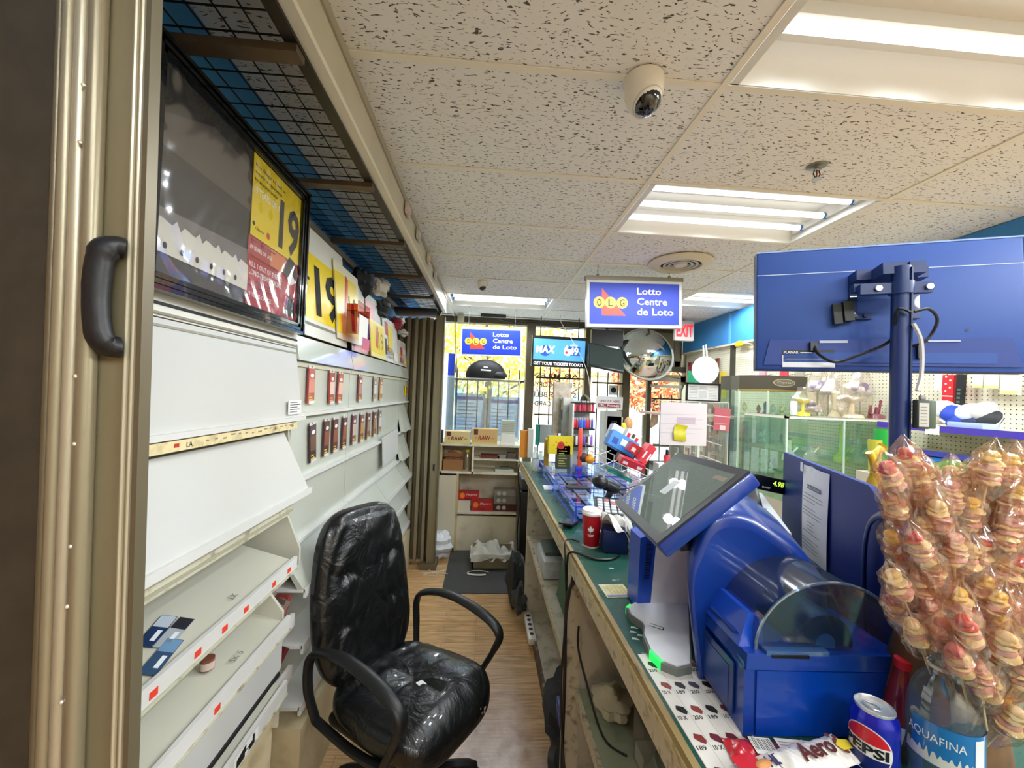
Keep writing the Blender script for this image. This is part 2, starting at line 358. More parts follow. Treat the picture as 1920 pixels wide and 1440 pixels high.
# ================================================================ ceiling with lay-in tiles and T-bars
GXl = [-1.697, -.477, .742, 1.963, 3.183, 4.403, 5.6]
GYl = [-2.39 + .61 * k for k in range(14)]
fixcells = {(round(x, 2), round(y, 2)) for x, y in FIX}
b = B(); g = B()
for x0, x1 in zip(GXl, GXl[1:]):
    for y0, y1 in zip(GYl, GYl[1:]):
        if any(abs(x0 - fx) < .05 and abs(y0 - fy) < .05 for fx, fy in FIX): continue
        b.bx((max(x0, -.9), y0, 2.74), (x1, min(y1, 5.75), 2.755), CEIL)
b.bx((-.9, 5.5, 2.74), (5.2, 5.75, 2.755), CEIL)
struct(b, 'ceiling')
for x in GXl[1:]: g.bx((x - .012, -2.2, 2.734), (x + .012, 5.7, 2.7395), TBAR)
for y in GYl[1:]: g.bx((-.9, y - .012, 2.7345), (5.2, y + .012, 2.7390), TBAR)
g.bx((-.9, 5.64, 2.70), (2.9, 5.7, 2.74), M('4c4538', .6))
struct(g, 'trim_2')
# the fluorescent troffers: visible ones first, then unseen ones added for fill
LW = M('dcdcd6', .4); TUBEM = glow('ffffff', TUBE)
names = ['open white troffer of fluorescent tubes above the blue monitor, cut by the frame', 'white troffer with three glowing tubes and blue end caps beside the sprinkler',
         'white ceiling troffer near the window above the small blue lotto sign', 'white ceiling troffer between the big hanging lotto sign and the blue bulkhead',
         'added unseen fill troffer over the far counter side behind the camera', 'added unseen fill troffer over the clerk aisle behind the camera', 'added unseen fill troffer high over the pegboard aisle', 'added unseen fill troffer over the shop floor beside the viewer', 'added unseen fill troffer farthest behind the camera']
for k, (fx, fy) in enumerate(FIX):
    t = thing('ceiling_light', names[k], 'ceiling light', (fx + .61, fy + .305, 2.735), group='fluorescent ceiling lights')
    h = B(); x0, x1, y0, y1 = fx + .014, fx + 1.206, fy + .014, fy + .596; z = 2.735
    h.bx((x0, y0, 2.84), (x1, y1, 2.85), LW)
    h.hexa([(x0, y0, z), (x1, y0, z), (x1, y0 + .004, z), (x0, y0 + .004, z), (x0, y0 + .05, 2.84), (x1, y0 + .05, 2.84), (x1, y0 + .06, 2.84), (x0, y0 + .06, 2.84)], LW)
    h.hexa([(x0, y1 - .004, z), (x1, y1 - .004, z), (x1, y1, z), (x0, y1, z), (x0, y1 - .06, 2.84), (x1, y1 - .06, 2.84), (x1, y1 - .05, 2.84), (x0, y1 - .05, 2.84)], LW)
    h.bx((x0, y0, z), (x0 + .03, y1, 2.84), LW); h.bx((x1 - .03, y0, z), (x1, y1, 2.84), LW)
    for q in (.3, .7): h.bx((x0, y0 + q * .58 - .018, 2.80), (x1, y0 + q * .58 + .018, 2.84), LW)
    h.build('housing', t)
    for q in ((.2, .5, .8) if k > 0 else (.28, .72)):
        y = y0 + q * .58; u = B(); u.cyl((x0 + .05, y, 2.785), (x1 - .06, y, 2.785), .016, TUBEM, n=10); tb = u.build('fluorescent_tube', t)
        e = B()
        for xx in (x0 + .035, x1 - .06): e.cyl((xx, y, 2.785), (xx + .022, y, 2.785), .018, M('3f7fc4', .4), n=10)
        e.build('end_cap', tb)
    c = B(); c.bx((x1 - .05, y0 + .05, 2.77), (x1 - .03, y1 - .05, 2.84), LW); c.build('lamp_holder', t)
# round air diffuser
t = thing('air_vent', 'round white ceiling air diffuser with dark slots beyond the tube light', 'vent', (1.43, 2.95, 2.735))
b = B(); b.lathe([(.155, .0), (.23, -.004), (.232, -.012), (.20, -.028), (.15, -.03), (.145, -.01)], M('d8cfb0', .5), T(1.43, 2.95, 2.735), 36); b.build('outer_ring', t)
b = B(); b.lathe([(.0, -.004), (.15, -.004)], BLACK, T(1.43, 2.95, 2.735), 30); b.build('throat', t)
b = B()
for r in (.115, .08): b.lathe([(r, -.005), (r + .012, -.024), (r - .004, -.026), (r - .012, -.008)], M('b8b3a0', .5), T(1.43, 2.95, 2.735), 30)
b.build('inner_ring', t)
b = B(); b.lathe([(.0, -.03), (.045, -.028), (.05, -.02), (.05, -.008)], M('cfc9b6', .5), T(1.43, 2.95, 2.735), 24); b.build('center_cone', t)
# sprinkler head
sp = V((1.40, 1.655, 2.738))
t = thing('sprinkler_head', 'small chrome fire sprinkler head hanging from a ceiling tile', 'sprinkler', sp)
b = B(); b.lathe([(0, -.006), (.03, -.006), (.04, -.001), (.04, .001)], M('8b877c', .3, .8), T(*sp), 20); b.build('escutcheon', t)
b = B(); b.cyl(sp, sp - V((0, 0, .022)), .011, CHROME); 
for a in (-1, 1): b.tube([sp + V((a * .01, 0, -.02)), sp + V((a * .016, 0, -.035)), sp + V((a * .004, 0, -.055))], .003, M('55514a', .3, .8))
b.build('frame', t); b = B(); b.cyl(sp - V((0, 0, .056)), sp - V((0, 0, .059)), .018, CHROME, n=14); b.cyl(sp - V((0, 0, .022)), sp - V((0, 0, .052)), .003, M('802018', .3)); b.build('deflector', t)
# dome cameras
def dome(c, r, label, tilt):
    t = thing('security_camera', label, 'camera', c, group='dome cameras on the ceiling'); m = T(*c)
    b = B(); b.lathe([(r * 1.02, 0), (r * 1.05, -r * .2), (r * 1.0, -r * .75), (r * .93, -r * .95), (0, -r)], M('e8e4da', .3), m, 28); 
    b.ball((0, 0, -r * .9), r * .95, M('e8e4da', .3), m, 24, 14); b.build('housing', t)
    b = B(); q = m @ T(0, 0, -r * .95) @ R(tilt, 'X') @ R(-18, 'Y'); b.ball((0, 0, -r * .22), r * .80, M('08090c', .05, coat=1), q, 24, 14); lens = b.build('lens_dome', t)
    b = B(); b.lathe([(r * .76, -.48 * r), (r * .8, -.52 * r), (r * .84, -.46 * r), (r * .8, -.4 * r)], M('c9c4b8', .3), q, 24); b.build('ring', lens)
dome((.475, 1.27, 2.736), .062, 'large white dome security camera on the ceiling grid line nearest the viewer', -28)
dome((-.07, 3.8, 2.736), .045, 'small white dome camera on the ceiling before the far window light', -28)

# ================================================================ window wall at the far end
GL = glass('f2f7f4', .06)
w = B()
w.bx((-1, 5.7, 0), (2.0, 5.8, .62), M('6a5f4c', .6))
w.bx((-1, 5.66, 2.66), (2.9, 5.8, 3.0), BRONZE); w.bx((-1, 5.68, .62), (2.0, 5.8, .68), BRONZE)
w.bx((2.0, 5.68, 2.09), (2.9, 5.8, 2.17), BRONZE)
w.bx((2.08, 5.73, 2.17), (2.84, 5.75, 2.66), M('9d967e', .5)); 
for a, c_ in ((2.05, 2.14), (2.72, 2.8)): w.bx((a, 5.70, 2.17), (c_, 5.73, 2.66), M('8a8269', .45))
w.bx((2.05, 5.70, 2.17), (2.8, 5.73, 2.25), M('8a8269', .45))
struct(w, 'wall_front')
def window(n, x0, x1, z0, z1, post=.05):
    w = B()
    w.bx((x0 - post / 2, 5.62, 0.6), (x0 + post / 2, 5.76, 2.68), BRONZE)
    o = struct(w, 'window_%d' % n); g = B(); g.bx((x0 + post / 2, 5.735, z0), (x1 - post / 2, 5.741, z1), GL)
    ob = g.build('window_pane', o); return o
window(1, -.72, .60, .68, 2.66, .1); window(2, .61, 1.42, .68, 2.66, .12); window(3, 1.43, 1.98, .68, 2.66, .09)
w = B(); w.bx((1.93, 5.62, 0), (2.04, 5.76, 2.68), BRONZE); w.bx((2.86, 5.62, 0), (2.92, 5.76, 2.68), BRONZE)
struct(w, 'trim_3')
w = B(); w.bx((2.31, 5.66, 0), (2.37, 5.72, 2.03), M('3f3a30', .4)); w.bx((2.80, 5.66, 0), (2.86, 5.72, 2.03), M('8d8672', .4)); w.bx((2.31, 5.66, 1.95), (2.86, 5.72, 2.05), M('a8a28e', .4)); w.bx((2.31, 5.66, 0), (2.86, 5.72, .2), M('8d8672', .4))
w.bx((2.35, 5.63, 1.86), (2.8, 5.66, 1.9), M('c8c4b4', .4))
d = struct(w, 'door_1'); w = B(); w.bx((2.37, 5.687, .2), (2.80, 5.693, 1.95), GL); w.build('door_glass', d)
w = B(); w.bx((2.4, 5.6, 1.02), (2.78, 5.64, 1.06), GALV); w.build('push_bar', d)
w = B(); w.bx((2.36, 5.58, 2.09), (2.62, 5.64, 2.14), M('dad6c8', .4)); w.tube([(2.45, 5.6, 2.1), (2.66, 5.5, 2.08), (2.8, 5.62, 2.02)], .008, GALV); w.build('door_closer', d)
w = B(); w.bx((2.04, 5.70, .1), (2.31, 5.706, 2.09), GL); struct(w, 'window_4')
# black security bars inside the glass
IRON = M('1b1a1a', .5)
def bars(name, x0, x1, n, zt, label, z0=.75, mids=()):
    t = thing(name, label, 'security bars', ((x0 + x1) / 2, 5.56, z0), group='black window bars')
    b = B(); b.bx((x0, 5.55, zt - .012), (x1, 5.565, zt + .012), IRON); b.bx((x0, 5.55, z0), (x1, 5.565, z0 + .02), IRON)
    for z in mids: b.bx((x0, 5.55, z - .01), (x1, 5.565, z + .01), IRON)
    b.build('rail', t)
    for i in range(n):
        x = x0 + (x1 - x0) * (i + .5) / n; b = B(); b.cyl((x, 5.557, z0), (x, 5.557, zt + .13), .008, IRON, n=6); b.cyl((x, 5.557, zt + .13), (x, 5.557, zt + .17), .009, IRON, r2=.001, n=6); b.build('bar', t)
bars('window_bars', -.6, .53, 8, 1.86, 'black steel bars across the wide window under the small lotto sign', z0=.65)
bars('window_bars', .68, 1.36, 5, 1.93, 'black steel bars behind the mirrored photocopy lettering', mids=(1.42,), z0=.65)
bars('window_bars', 1.48, 1.92, 3, 1.89, 'black steel bars below the tilted dark screen', z0=.65)
t = thing('door_bars', 'thin dark grille bars across the glass shop door', 'security bars', (2.58, 5.64, .4))
b = B(); b.bx((2.37, 5.63, 1.69), (2.8, 5.645, 1.71), IRON); b.bx((2.37, 5.63, .4), (2.8, 5.645, .42), IRON); b.build('rail', t)
for x in (2.50, 2.66): b = B(); b.cyl((x, 5.637, .4), (x, 5.637, 1.76), .008, IRON, n=6); b.build('bar', t)
# mirrored lettering on the second window
LT = M('6f5644', .7); m = fr((0, 5.725, 0), (1, 0, 0), (0, 0, 1)); tl_ = thing('window_lettering', 'brown lettering on the glass seen mirrored behind the bars', 'lettering', (1.0, 5.725, 1.53))
for s_, x, z, wd, h in (('AIR MILES', .72, 1.94, .6, .06), ('PHOTOCOPY', .70, 1.80, .58, .075), ('STAMPS BELL', .66, 1.66, .64, .075), ('PHONE CARD', .70, 1.53, .56, .075)):
    b = B(); b.text(s_, x, z, wd, h, LT, m, mirror=True, bold=.015); b.build('lettering_line', tl_)

# ================================================================ outside
b = B(); b.bx((-9, 5.8, -.12), (14, 9.5, -.02), M('cfcabf', .9)); b.bx((-14, 9.5, -.16), (26, 34, -.1), M('a7a6a2', .9)); struct(b, 'ground')
b = B(); b.bx((-14, 30, -.1), (26, 32, 3.2), M('c9b9a0', .8)); 
for x in range(-12, 25, 3): b.bx((x, 29.95, 1), (x + 1.4, 30, 2.3), M('8fa5b5', .3))
b.bx((-14, 29.8, 3.2), (26, 32.4, 3.5), M('8a8378', .8)); b.solo('shop_building', 'low pale building across the street outside the window', 'building')
def tree(x, y, h, r, cols, label, seed, n=1500):
    rnd = random.Random(seed); t = thing('tree', label, 'tree', (x, y, -.1), group='autumn trees outside')
    b = B(); b.tube([(x, y, -.1), (x + .1, y, h * .5), (x - .05, y, h * .8)], [.16, .09, .04], M('5b4836', .9), n=8)
    for i in range(6):
        a = i * 1.1; b.tube([(x, y, h * (.3 + .07 * i)), (x + math.cos(a) * r * .7, y + math.sin(a) * r * .7, h * (.5 + .07 * i))], .03, M('5b4836', .9), n=5)
    b.build('trunk', t); b = B(); ms = [M(c, .8) for c in cols]
    for i in range(n):
        d = V((rnd.gauss(0, 1), rnd.gauss(0, 1), rnd.gauss(0, 1))).normalized() * (rnd.random() ** .4)
        p = V((x + d.x * r, y + d.y * r, h * .68 + d.z * h * .36)); q = .06 + .06 * rnd.random()
        u = V((rnd.gauss(0, 1), rnd.gauss(0, 1), rnd.gauss(0, 1))).normalized(); v = u.orthogonal().normalized(); u = u * q; v = v * q
        b.add([p - u, p - v * .6, p + u, p + v * .6], [(0, 1, 2, 3)], rnd.choice(ms))
    b.build('foliage', t)
YEL = ['e8d454', 'dcc648', 'f0e284', 'cdbb4c', 'f2ecb8']; ORG = ['e08858', 'd97040', 'ecaa78', 'd4684a', 'e8b878', 'efd8a8']
tree(.0, 11.5, 4.6, 2.1, YEL, 'bright yellow autumn tree outside behind the small lotto sign', 1, 3600)
tree(2.9, 16.5, 4.4, 1.7, YEL[:3] + ORG[:2], 'yellow and orange tree outside the second window', 2)
tree(5.3, 12.5, 3.7, 1.35, ORG, 'orange autumn tree outside beside the shop door', 3, 3000)
tree(8.5, 16, 4.2, 1.9, ORG[:2] + YEL[:2] + ['f4b9a0'], 'pinkish orange tree outside seen through the door glass', 4)
# parked white car
t = thing('car', 'white parked car outside the shop door', 'car', (5.1, 10.2, -.1))
cb = M('e9edf0', .25, coat=.6); m = T(3.75, 11.0, -.02)
b = B(); prof = [(0, .25), (.02, .75), (.9, .9), (1.5, 1.38), (2.9, 1.42), (3.6, .98), (4.2, .9), (4.3, .3)]
b.prism(prof, 1.6, cb, m @ R(90, 'X')); b.build('body', t)
b = B(); b.prism([(1.05, .93), (1.56, 1.32), (2.85, 1.35), (3.4, .97)], 1.62, M('5f7482', .1), m @ T(0, .01, 0) @ R(90, 'X')); b.build('side_window', t)
for x in (.85, 3.4):
    b = B(); b.cyl((3.75 + x, 9.36, .24), (3.75 + x, 11.02, .24), .32, BLACK, n=20); wh = b.build('wheel', t); b = B(); b.cyl((3.75 + x, 9.345, .24), (3.75 + x, 9.36, .24), .2, GALV, n=14); b.build('hub', wh)
# posters stuck on the wide window, their sheet colour paled for the backlight
for x, z, wd, h, lab in ((-.42, 1.05, .42, .62, 'bluish poster paled for backlight on the wide window beside the white pillar'), (.06, .98, .44, .66, 'bluish poster paled for backlight with purple heading nearer the bronze mullion')):
    b = B(); b.bx((x, 5.70, z), (x + wd, 5.703, z + h), glass('d3deee', .02, .62, .6)); m = fr((x, 5.70, z), (1, 0, 0), (0, 0, 1))
    b.rect(.03, h - .09, wd - .06, .05, M('8478b8', .7), m, .001)
    for i in range(9): b.rect(.05, .08 + i * .05, wd - .14 - .04 * (i % 3), .012, M('8d9aae', .7), m, .001)
    b.solo('poster', lab, 'poster', 'posters on the window glass')
# ================================================================ folding metal gate, nearest the viewer
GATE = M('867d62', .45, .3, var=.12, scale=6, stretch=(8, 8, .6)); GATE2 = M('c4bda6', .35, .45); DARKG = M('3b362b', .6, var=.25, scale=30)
t = thing('metal_gate', 'brown metal folding gate with a black pull handle closest to the viewer', 'gate', (-.56, .53, .3))
Yg = .53
def gx(px, y=700): return PY(px, y, Yg).x
GO = -.036
b = B(); b.bx((-.462 + GO, Yg, .3), (-.409 + GO, Yg + .012, 2.54), GATE)
for x in (-.416, -.424): b.cyl((x + GO, Yg, .3), (x + GO, Yg, 2.54), .0028, GATE2, n=8)
b.bx((-.411 + GO, Yg - .003, .3), (-.405 + GO, Yg + .014, 2.54), M('6e6550', .4, .4)); b.build('stile', t)
b = B(); b.bx((-.514 + GO, Yg - .004, .3), (-.462 + GO, Yg + .02, 2.54), M('8f8672', .4, .4))
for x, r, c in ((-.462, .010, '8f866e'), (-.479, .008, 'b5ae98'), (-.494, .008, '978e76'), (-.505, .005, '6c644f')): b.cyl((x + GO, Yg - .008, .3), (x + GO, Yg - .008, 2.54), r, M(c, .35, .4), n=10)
b.build('hinge_channel', t)
b = B()
for z in (1.32, 1.43, 1.5, 1.62, 1.7, 1.98, 2.05): b.ball((-.467 + GO + .003 * math.sin(z * 9), Yg - .017, z), .0026, M('efe9da', .2, .6), n=8, k=5)
b.build('rivet', t)['kind'] = 'stuff'
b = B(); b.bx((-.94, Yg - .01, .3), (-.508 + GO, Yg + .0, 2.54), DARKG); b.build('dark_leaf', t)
# pull handle
he = PY(232, 560, Yg).x - .014; b = B(); zt = PY(225, 462, Yg).z - .003; zb = PY(215, 655, Yg).z + .003; zm = (zt + zb) / 2
pts = [(he, Yg - .002, zt), (he - .008, Yg - .010, zt - .001), (he - .015, Yg - .015, zt - .016), (he - .018, Yg - .016, zm), (he - .015, Yg - .015, zb + .016), (he - .008, Yg - .010, zb + .001), (he, Yg - .002, zb)]
HB = M('1b1d20', .45, var=.1, bump=.1, scale=60)
b.tube(pts, [.0165, .0170, .0150, .0145, .0150, .0170, .0165], HB, n=14, sm=5, flat=.75, up=(1, 0, 0)); b.build('handle', t)
for ch in t.children:                                    # the gate hangs a little out of plumb
    for v in ch.data.vertices: v.co.x += (2.35 - .3 - v.co.z) * .026
# its twin at the far end, folded back
t = thing('folding_gate', 'brown accordion gate folded up at the far end of the cigarette wall', 'gate', (-.6, 4.05, 0))
b = B()
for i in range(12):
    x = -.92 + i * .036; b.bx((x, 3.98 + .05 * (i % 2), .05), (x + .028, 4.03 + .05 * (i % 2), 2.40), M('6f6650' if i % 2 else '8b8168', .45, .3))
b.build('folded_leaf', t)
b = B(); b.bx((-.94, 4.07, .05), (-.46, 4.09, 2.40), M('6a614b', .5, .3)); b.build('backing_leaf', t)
b = B(); b.bx((-.50, 3.94, .03), (-.425, 4.03, 2.42), GATE); b.bx((-.428, 3.93, .03), (-.418, 4.04, 2.42), M('5f573f', .4)); b.build('lead_post', t)
b = B(); b.bx((-.47, 3.93, .93), (-.455, 3.945, .99), BLACK); b.build('lock', t)
b = B(); b.bx((-.56, 3.9, 0), (-.40, 4.1, .05), M('6b604a', .6)); b.build('floor_shoe', t)

# ================================================================ overhead wire rack behind the fascia
t = thing('overhead_rack', 'long overhead rack of dark wire mesh above the cigarette cabinets', 'rack', (-.7, 2.4, 2.5))
ST = M('6b5a45', .45, .4, var=.2, scale=20); FAS = M('c9c2ab', .45, var=.08, scale=7)
b = B(); b.bx((-.492, .3, 2.565), (-.470, 4.5, 2.735), FAS); b.bx((-.497, .3, 2.555), (-.463, 4.5, 2.572), M('e4decb', .4)); b.bx((-.470, .3, 2.70), (-.462, 4.5, 2.735), M('a39b86', .5)); b.build('fascia', t)
b = B(); b.bx((-.53, .3, 2.545), (-.497, 4.5, 2.563), M('2d2a26', .35, .5)); b.build('front_rail', t)
b = B(); b.bx((-.945, .57, 2.50), (-.915, 4.5, 2.535), M('7d7560', .5)); b.build('back_rail', t)
for i in range(6):
    y = 1.02 + i * .667
    b = B(); b.bx((-.93, y, 2.525), (-.50, y + .045, 2.545), ST); b.build('cross_beam', t)
WIRE = M('23221f', .35, .6); b = B()
y = .35
while y < 4.45: b.cyl((-.93, y, 2.552), (-.5, y, 2.552), .0022, WIRE, n=4, caps=False); y += .066
for x in [-.90 + .062 * k for k in range(7)]: b.cyl((x, .3, 2.556), (x, 4.45, 2.556), .0022, WIRE, n=4, caps=False)
b.build('wire_mesh', t)
b = B(); b.surf(lambda u, v: (-.93 + .42 * u, 4.02 + .35 * v, 2.53 - .09 * math.sin(PI * (.1 + .9 * v))), 6, 8, M('26282a', .4, .3)); b.build('drip_pan', t)
# things stored on the mesh
def bundle(px, py, s, cols, label, seed, g='bundles stuffed behind the sign boards', c=None, cat='bundle', nm='fabric_bundle'):
    rnd = random.Random(seed); p = V(c) if c else PX(px, py, -.84); b = B()
    ph = [rnd.uniform(0, 6) for _ in range(5)]
    def fn(q): k = 1 + .22 * math.sin(5 * q.x + ph[0]) * math.sin(4 * q.y + ph[1]) + .14 * math.sin(9 * q.z + ph[2]); return q * k
    b.ball(p, s, M(cols[0], .7, bump=.6, scale=25), n=18, k=12, fn=fn)
    if len(cols) > 1: b.ball(p + V((.03, .02, .03)), [q * .7 for q in s], M(cols[1], .5, bump=.5, scale=25), n=14, k=9, fn=fn)
    return b.solo(nm, label, cat, g)
# ================================================================ cigarette wall: the near cabinet
CB = M('c6c4b4', .4, var=.05, scale=3); CB2 = M('bab8aa', .4); DOOR = M('cbccc8', .3); RAIL = M('dadad6', .35); GRIME = M('c9c6ae', .5, dirt='7a6c4a', dirtamt=.7, scale=30)
t = thing('cigarette_cabinet', 'near pale cigarette cabinet under the framed poster with open sloping shelves', 'cabinet', (-.8, 1.2, 0))
y0, y1 = .62, 1.66
b = B(); b.bx((-.95, y0, .0), (-.925, y1, 1.93), CB); b.bx((-.93, y0 - .02, 0), (-.74, y0, 1.93), CB)
b.bx((-.93, y0, 1.90), (-.765, y1, 1.93), CB); b.bx((-.93, y0, .0), (-.70, 1.5, .55), M('d8c9a4', .5, dirt='8a7448', dirtamt=.4)); b.build('body', t)
def side(yy, name='side_panel', X=(-.93, -.72), z=(.5, 1.93), tt=None):
    b = B(); s_ = .012
    prof = [(-.93, .9), (-.92, .9), (-.91, .9), (-.90, .9), (-.80, .9), (-.76, .92), (-.74, .98), (-.70, 1.0), (-.70, 1.06), (-.77, 1.23), (-.74, 1.28), (-.77, 1.55), (-.76, 1.93), (-.93, 1.93)]
    b.add([(x, yy, zz) for x, zz in prof] + [(x, yy + s_, zz) for x, zz in prof], [list(range(14)), list(range(14, 28))[::-1]] + [(i, (i + 1) % 14, 14 + (i + 1) % 14, 14 + i) for i in range(14)], CB)
    return b.build(name, tt)
side(y1 - .012, tt=t)
b = B(); b.add([(x, yy, zz) for yy in (1.49, 1.502) for x, zz in ((-.93, .5), (-.68, .5), (-.68, .62), (-.75, .68), (-.68, .84), (-.68, .90), (-.74, .98), (-.93, .98))], [list(range(8)), list(range(8, 16))[::-1]] + [(i, (i + 1) % 8, 8 + (i + 1) % 8, 8 + i) for i in range(8)], CB); b.build('side_panel', t)
b = B(); b.bx((-.775, y0, 1.845), (-.755, y1, 1.93), M('e3e2d8', .35)); b.bx((-.757, y0, 1.872), (-.752, y1, 1.879), M('201d1a', .6)); b.bx((-.765, 1.13, 1.905), (-.748, 1.47, 1.935), BLACK); b.bx((-.757, y0, 1.85), (-.750, y1, 1.856), M('8f8b7d', .5)); b.build('header', t)
b = B(); b.hexa([(-.765, y0, 1.573), (-.735, y0, 1.573), (-.735, 1.695, 1.573), (-.765, 1.695, 1.573), (-.772, y0, 1.842), (-.757, y0, 1.842), (-.757, 1.66, 1.842), (-.772, 1.66, 1.842)], DOOR)
b.bx((-.762, y0, 1.822), (-.753, 1.66, 1.828), M('9b988c', .5)); b.bx((-.765, y0, 1.56), (-.722, 1.70, 1.575), RAIL); d1 = b.build('flip_door', t)
b = B(); b.bx((-.729, 1.56, 1.587), (-.726, 1.66, 1.64), PAPER); m = fr((-.7255, 1.56, 1.587), (0, 1, 0), (0, 0, 1))
for i in range(5): b.rect(.008, .008 + i * .009, .06 + .02 * (i % 2), .0025, INK, m)
b.build('price_note', d1)
b = B(); b.bx((-.765, y0, 1.53), (-.728, 1.64, 1.556), M('e7d6a6', .5, dirt='8a7b50', dirtamt=.5, scale=25)); m = fr((-.7275, y0, 1.53), (0, 1, 0), (0, 0, 1))
b.text('LA', .43, .006, None, .013, INK, m); b.text('LK', .84, .008, None, .013, INK, m); b.text('SK', .97, .009, None, .013, INK, m)
rnd = random.Random(4)
for i in range(14): b.rect(.5 + .035 * i, .01 + .008 * rnd.random(), .01 + .012 * rnd.random(), .004, M('8d8772', .8), m, .0004)
b.bx((-.7285, 1.01, 1.54), (-.7265, 1.025, 1.549), M('c0392b', .5)); b.build('label_rail', t)
b = B(); b.hexa([(-.715, y0, 1.285), (-.70, y0, 1.285), (-.70, 1.70, 1.285), (-.715, 1.70, 1.285), (-.775, y0, 1.515), (-.765, y0, 1.515), (-.765, 1.615, 1.515), (-.775, 1.615, 1.515)], DOOR)
b.bx((-.735, y0, 1.262), (-.69, 1.715, 1.286), RAIL); b.build('flip_door', t)
b = B(); b.bx((-.74, y0, 1.212), (-.715, 1.6, 1.262), GRIME); b.bx((-.716, y0, 1.222), (-.711, 1.6, 1.23), M('a8a48f', .5)); b.bx((-.716, y0, 1.245), (-.711, 1.6, 1.25), M('a8a48f', .5)); b.build('rail_strip', t)
def shelf(zf, zb, xf, lipz, tags, writing=(), ye=1.6):
    b = B(); b.hexa([(-.925, y0, zb - .01), (xf, y0, zf - .01), (xf, ye, zf - .01), (-.925, ye, zb - .01), (-.925, y0, zb), (xf, y0, zf), (xf, ye, zf), (-.925, ye, zb)], CB); s_ = b.build('shelf', t)
    b = B(); b.bx((xf, y0, zf - .028), (xf + .012, ye + .005, zf + .014), RAIL); b.bx((xf, y0, zf - .036), (xf + .016, ye + .005, zf - .03), GRIME); b.build('price_rail', s_)
    for y in tags: q = B(); q.bx((xf + .012, y, zf - .02), (xf + .0135, y + .022, zf - .004), M('e8452e', .5)); q.build('price_tag', s_)
    if writing:
        q = B(); m = fr((xf - .03, 0, zf + .002 + .012), (0, 1, 0), (-1, 0, (zb - zf) / (.925 + xf)))
        for s2, y, w_ in writing: q.text(s2, y, 0, w_, .018, M('6d6a5e', .8), m)
        q.build('handwriting', s_)
shelf(1.035, 1.10, -.70, 0, (.925, 1.06, 1.165, 1.265, 1.425, 1.53), (('LK', 1.28, .03),))
shelf(.868, .93, -.67, 0, (1.10,), (('SK 5', 1.25, .05),), 1.5)
shelf(.64, .70, -.67, 0, (), (), 1.5)
b = B(); b.bx((-.93, y0, .955), (-.925 + .02, 1.6, 1.22), CB2); b.hexa([(-.80, y0, .79), (-.79, y0, .79), (-.79, 1.5, .79), (-.80, 1.5, .79), (-.69, y0, .84), (-.682, y0, .84), (-.682, 1.49, .84), (-.69, 1.49, .84)], DOOR)
b.bx((-.70, y0, .70), (-.68, 1.5, .842), DOOR); b.bx((-.682, y0, .688), (-.674, 1.48, .70), BLACK); b.build('lower_panel', t)
b = B(); m = fr((-.657, 1.2, .612), (0, 1, 0), (0, 0, 1)); b.rect(0, 0, .12, .034, PAPER, m); b.poly([(.01, .0), (.05, .0), (.05, .012), (.07, .012), (.07, 0), (.10, 0), (.10, .03), (.09, .03), (.09, .016), (.055, .016), (.055, .032), (.01, .022)], BLACK, m, .001); b.build('torn_sticker', t)
# little cards lying on the open shelf
for i, (y, x, rz, cols, lab) in enumerate(((1.09, -.80, 14, ('20365c', 'b9c4cf'), 'dark blue glossy card lying farthest back on the open cabinet shelf'), (1.10, -.765, 10, ('a9b0b6', '2a2c33'), 'grey and black card lying in the middle of the open shelf'), (1.02, -.735, 12, ('35506f', '6f93b5'), 'pale blue and dark card lying nearest the price rail'))):
    z = 1.10 + (1.035 - 1.10) * ((x + .925) / .225) + .004
    m = T(x, y, z) @ Matrix.Rotation(math.atan2(.065, .225), 4, 'Y') @ R(rz)
    b = B(); b.box((0, 0, 0), (.036, .12, .002), M(cols[0], .25, coat=.5), m); b.box((0, .035, .0012), (.034, .045, .001), M(cols[1], .25), m)
    b.box((.006, -.02, .0014), (.01, .04, .0006), M('dfe6ea', .4), m); b.solo('card', lab, 'card', 'cards on the open shelf')
b = B(); p = V((-.75, 1.21, .893)); b.lathe([(0, 0), (.018, 0), (.018, .03), (0, .03)], M('7d4a38', .3), T(*p), 14); b.lathe([(.0182, .002), (.0182, .022)], M('cdb9ae', .4), T(*p), 14)
b.solo('tin', 'small brown and silver round tin on the second open shelf', 'tin')

# ================================================================ framed poster
P = [V((-.73, .888, 2.455)), V((-.73, 1.64, 2.455)), V((-.73, 1.64, 1.897)), V((-.73, .888, 1.897))]
t = thing('framed_poster', 'black framed poster with yellow 19 and red smoking warning sheets', 'picture frame', (-.74, 1.26, 1.9))
FB = M('101214', .18, coat=.6); m = frq(P[0], P[1], P[3]); m0 = m
w, h = .752, .558
b = B(); fw = .04
for a, c in (((0, 0), (w, fw)), ((0, h - fw), (w, h)), ((0, fw), (fw, h - fw)), ((w - fw, fw), (w, h - fw))):
    b.bx((a[0], a[1], -.02), (c[0], c[1], .0), FB, m)
for k, (i0, z0, dz) in enumerate(((.0, 0, .012), (.014, 0, .007), (.028, 0, .004))):
    r_ = .006
    for a, c in (((i0, i0), (w - i0, i0 + .01)), ((i0, h - i0 - .01), (w - i0, h - i0)), ((i0, i0), (i0 + .01, h - i0)), ((w - i0 - .01, i0), (w - i0, h - i0))): b.bx((a[0], a[1], 0), (c[0], c[1], dz), FB, m)
b.build('frame', t)
b = B(); b.bx((fw - .005, fw - .005, -.018), (w - fw + .005, h - fw + .005, -.012), M('302c2b', .4, bump=.2, scale=10), m); bk = b.build('backing', t)
b = B(); b.poly([(.045, .33), (.40, .33), (.40, .46), (.22, .475), (.05, .40)], M('5d5653', .35), m, -.0105)
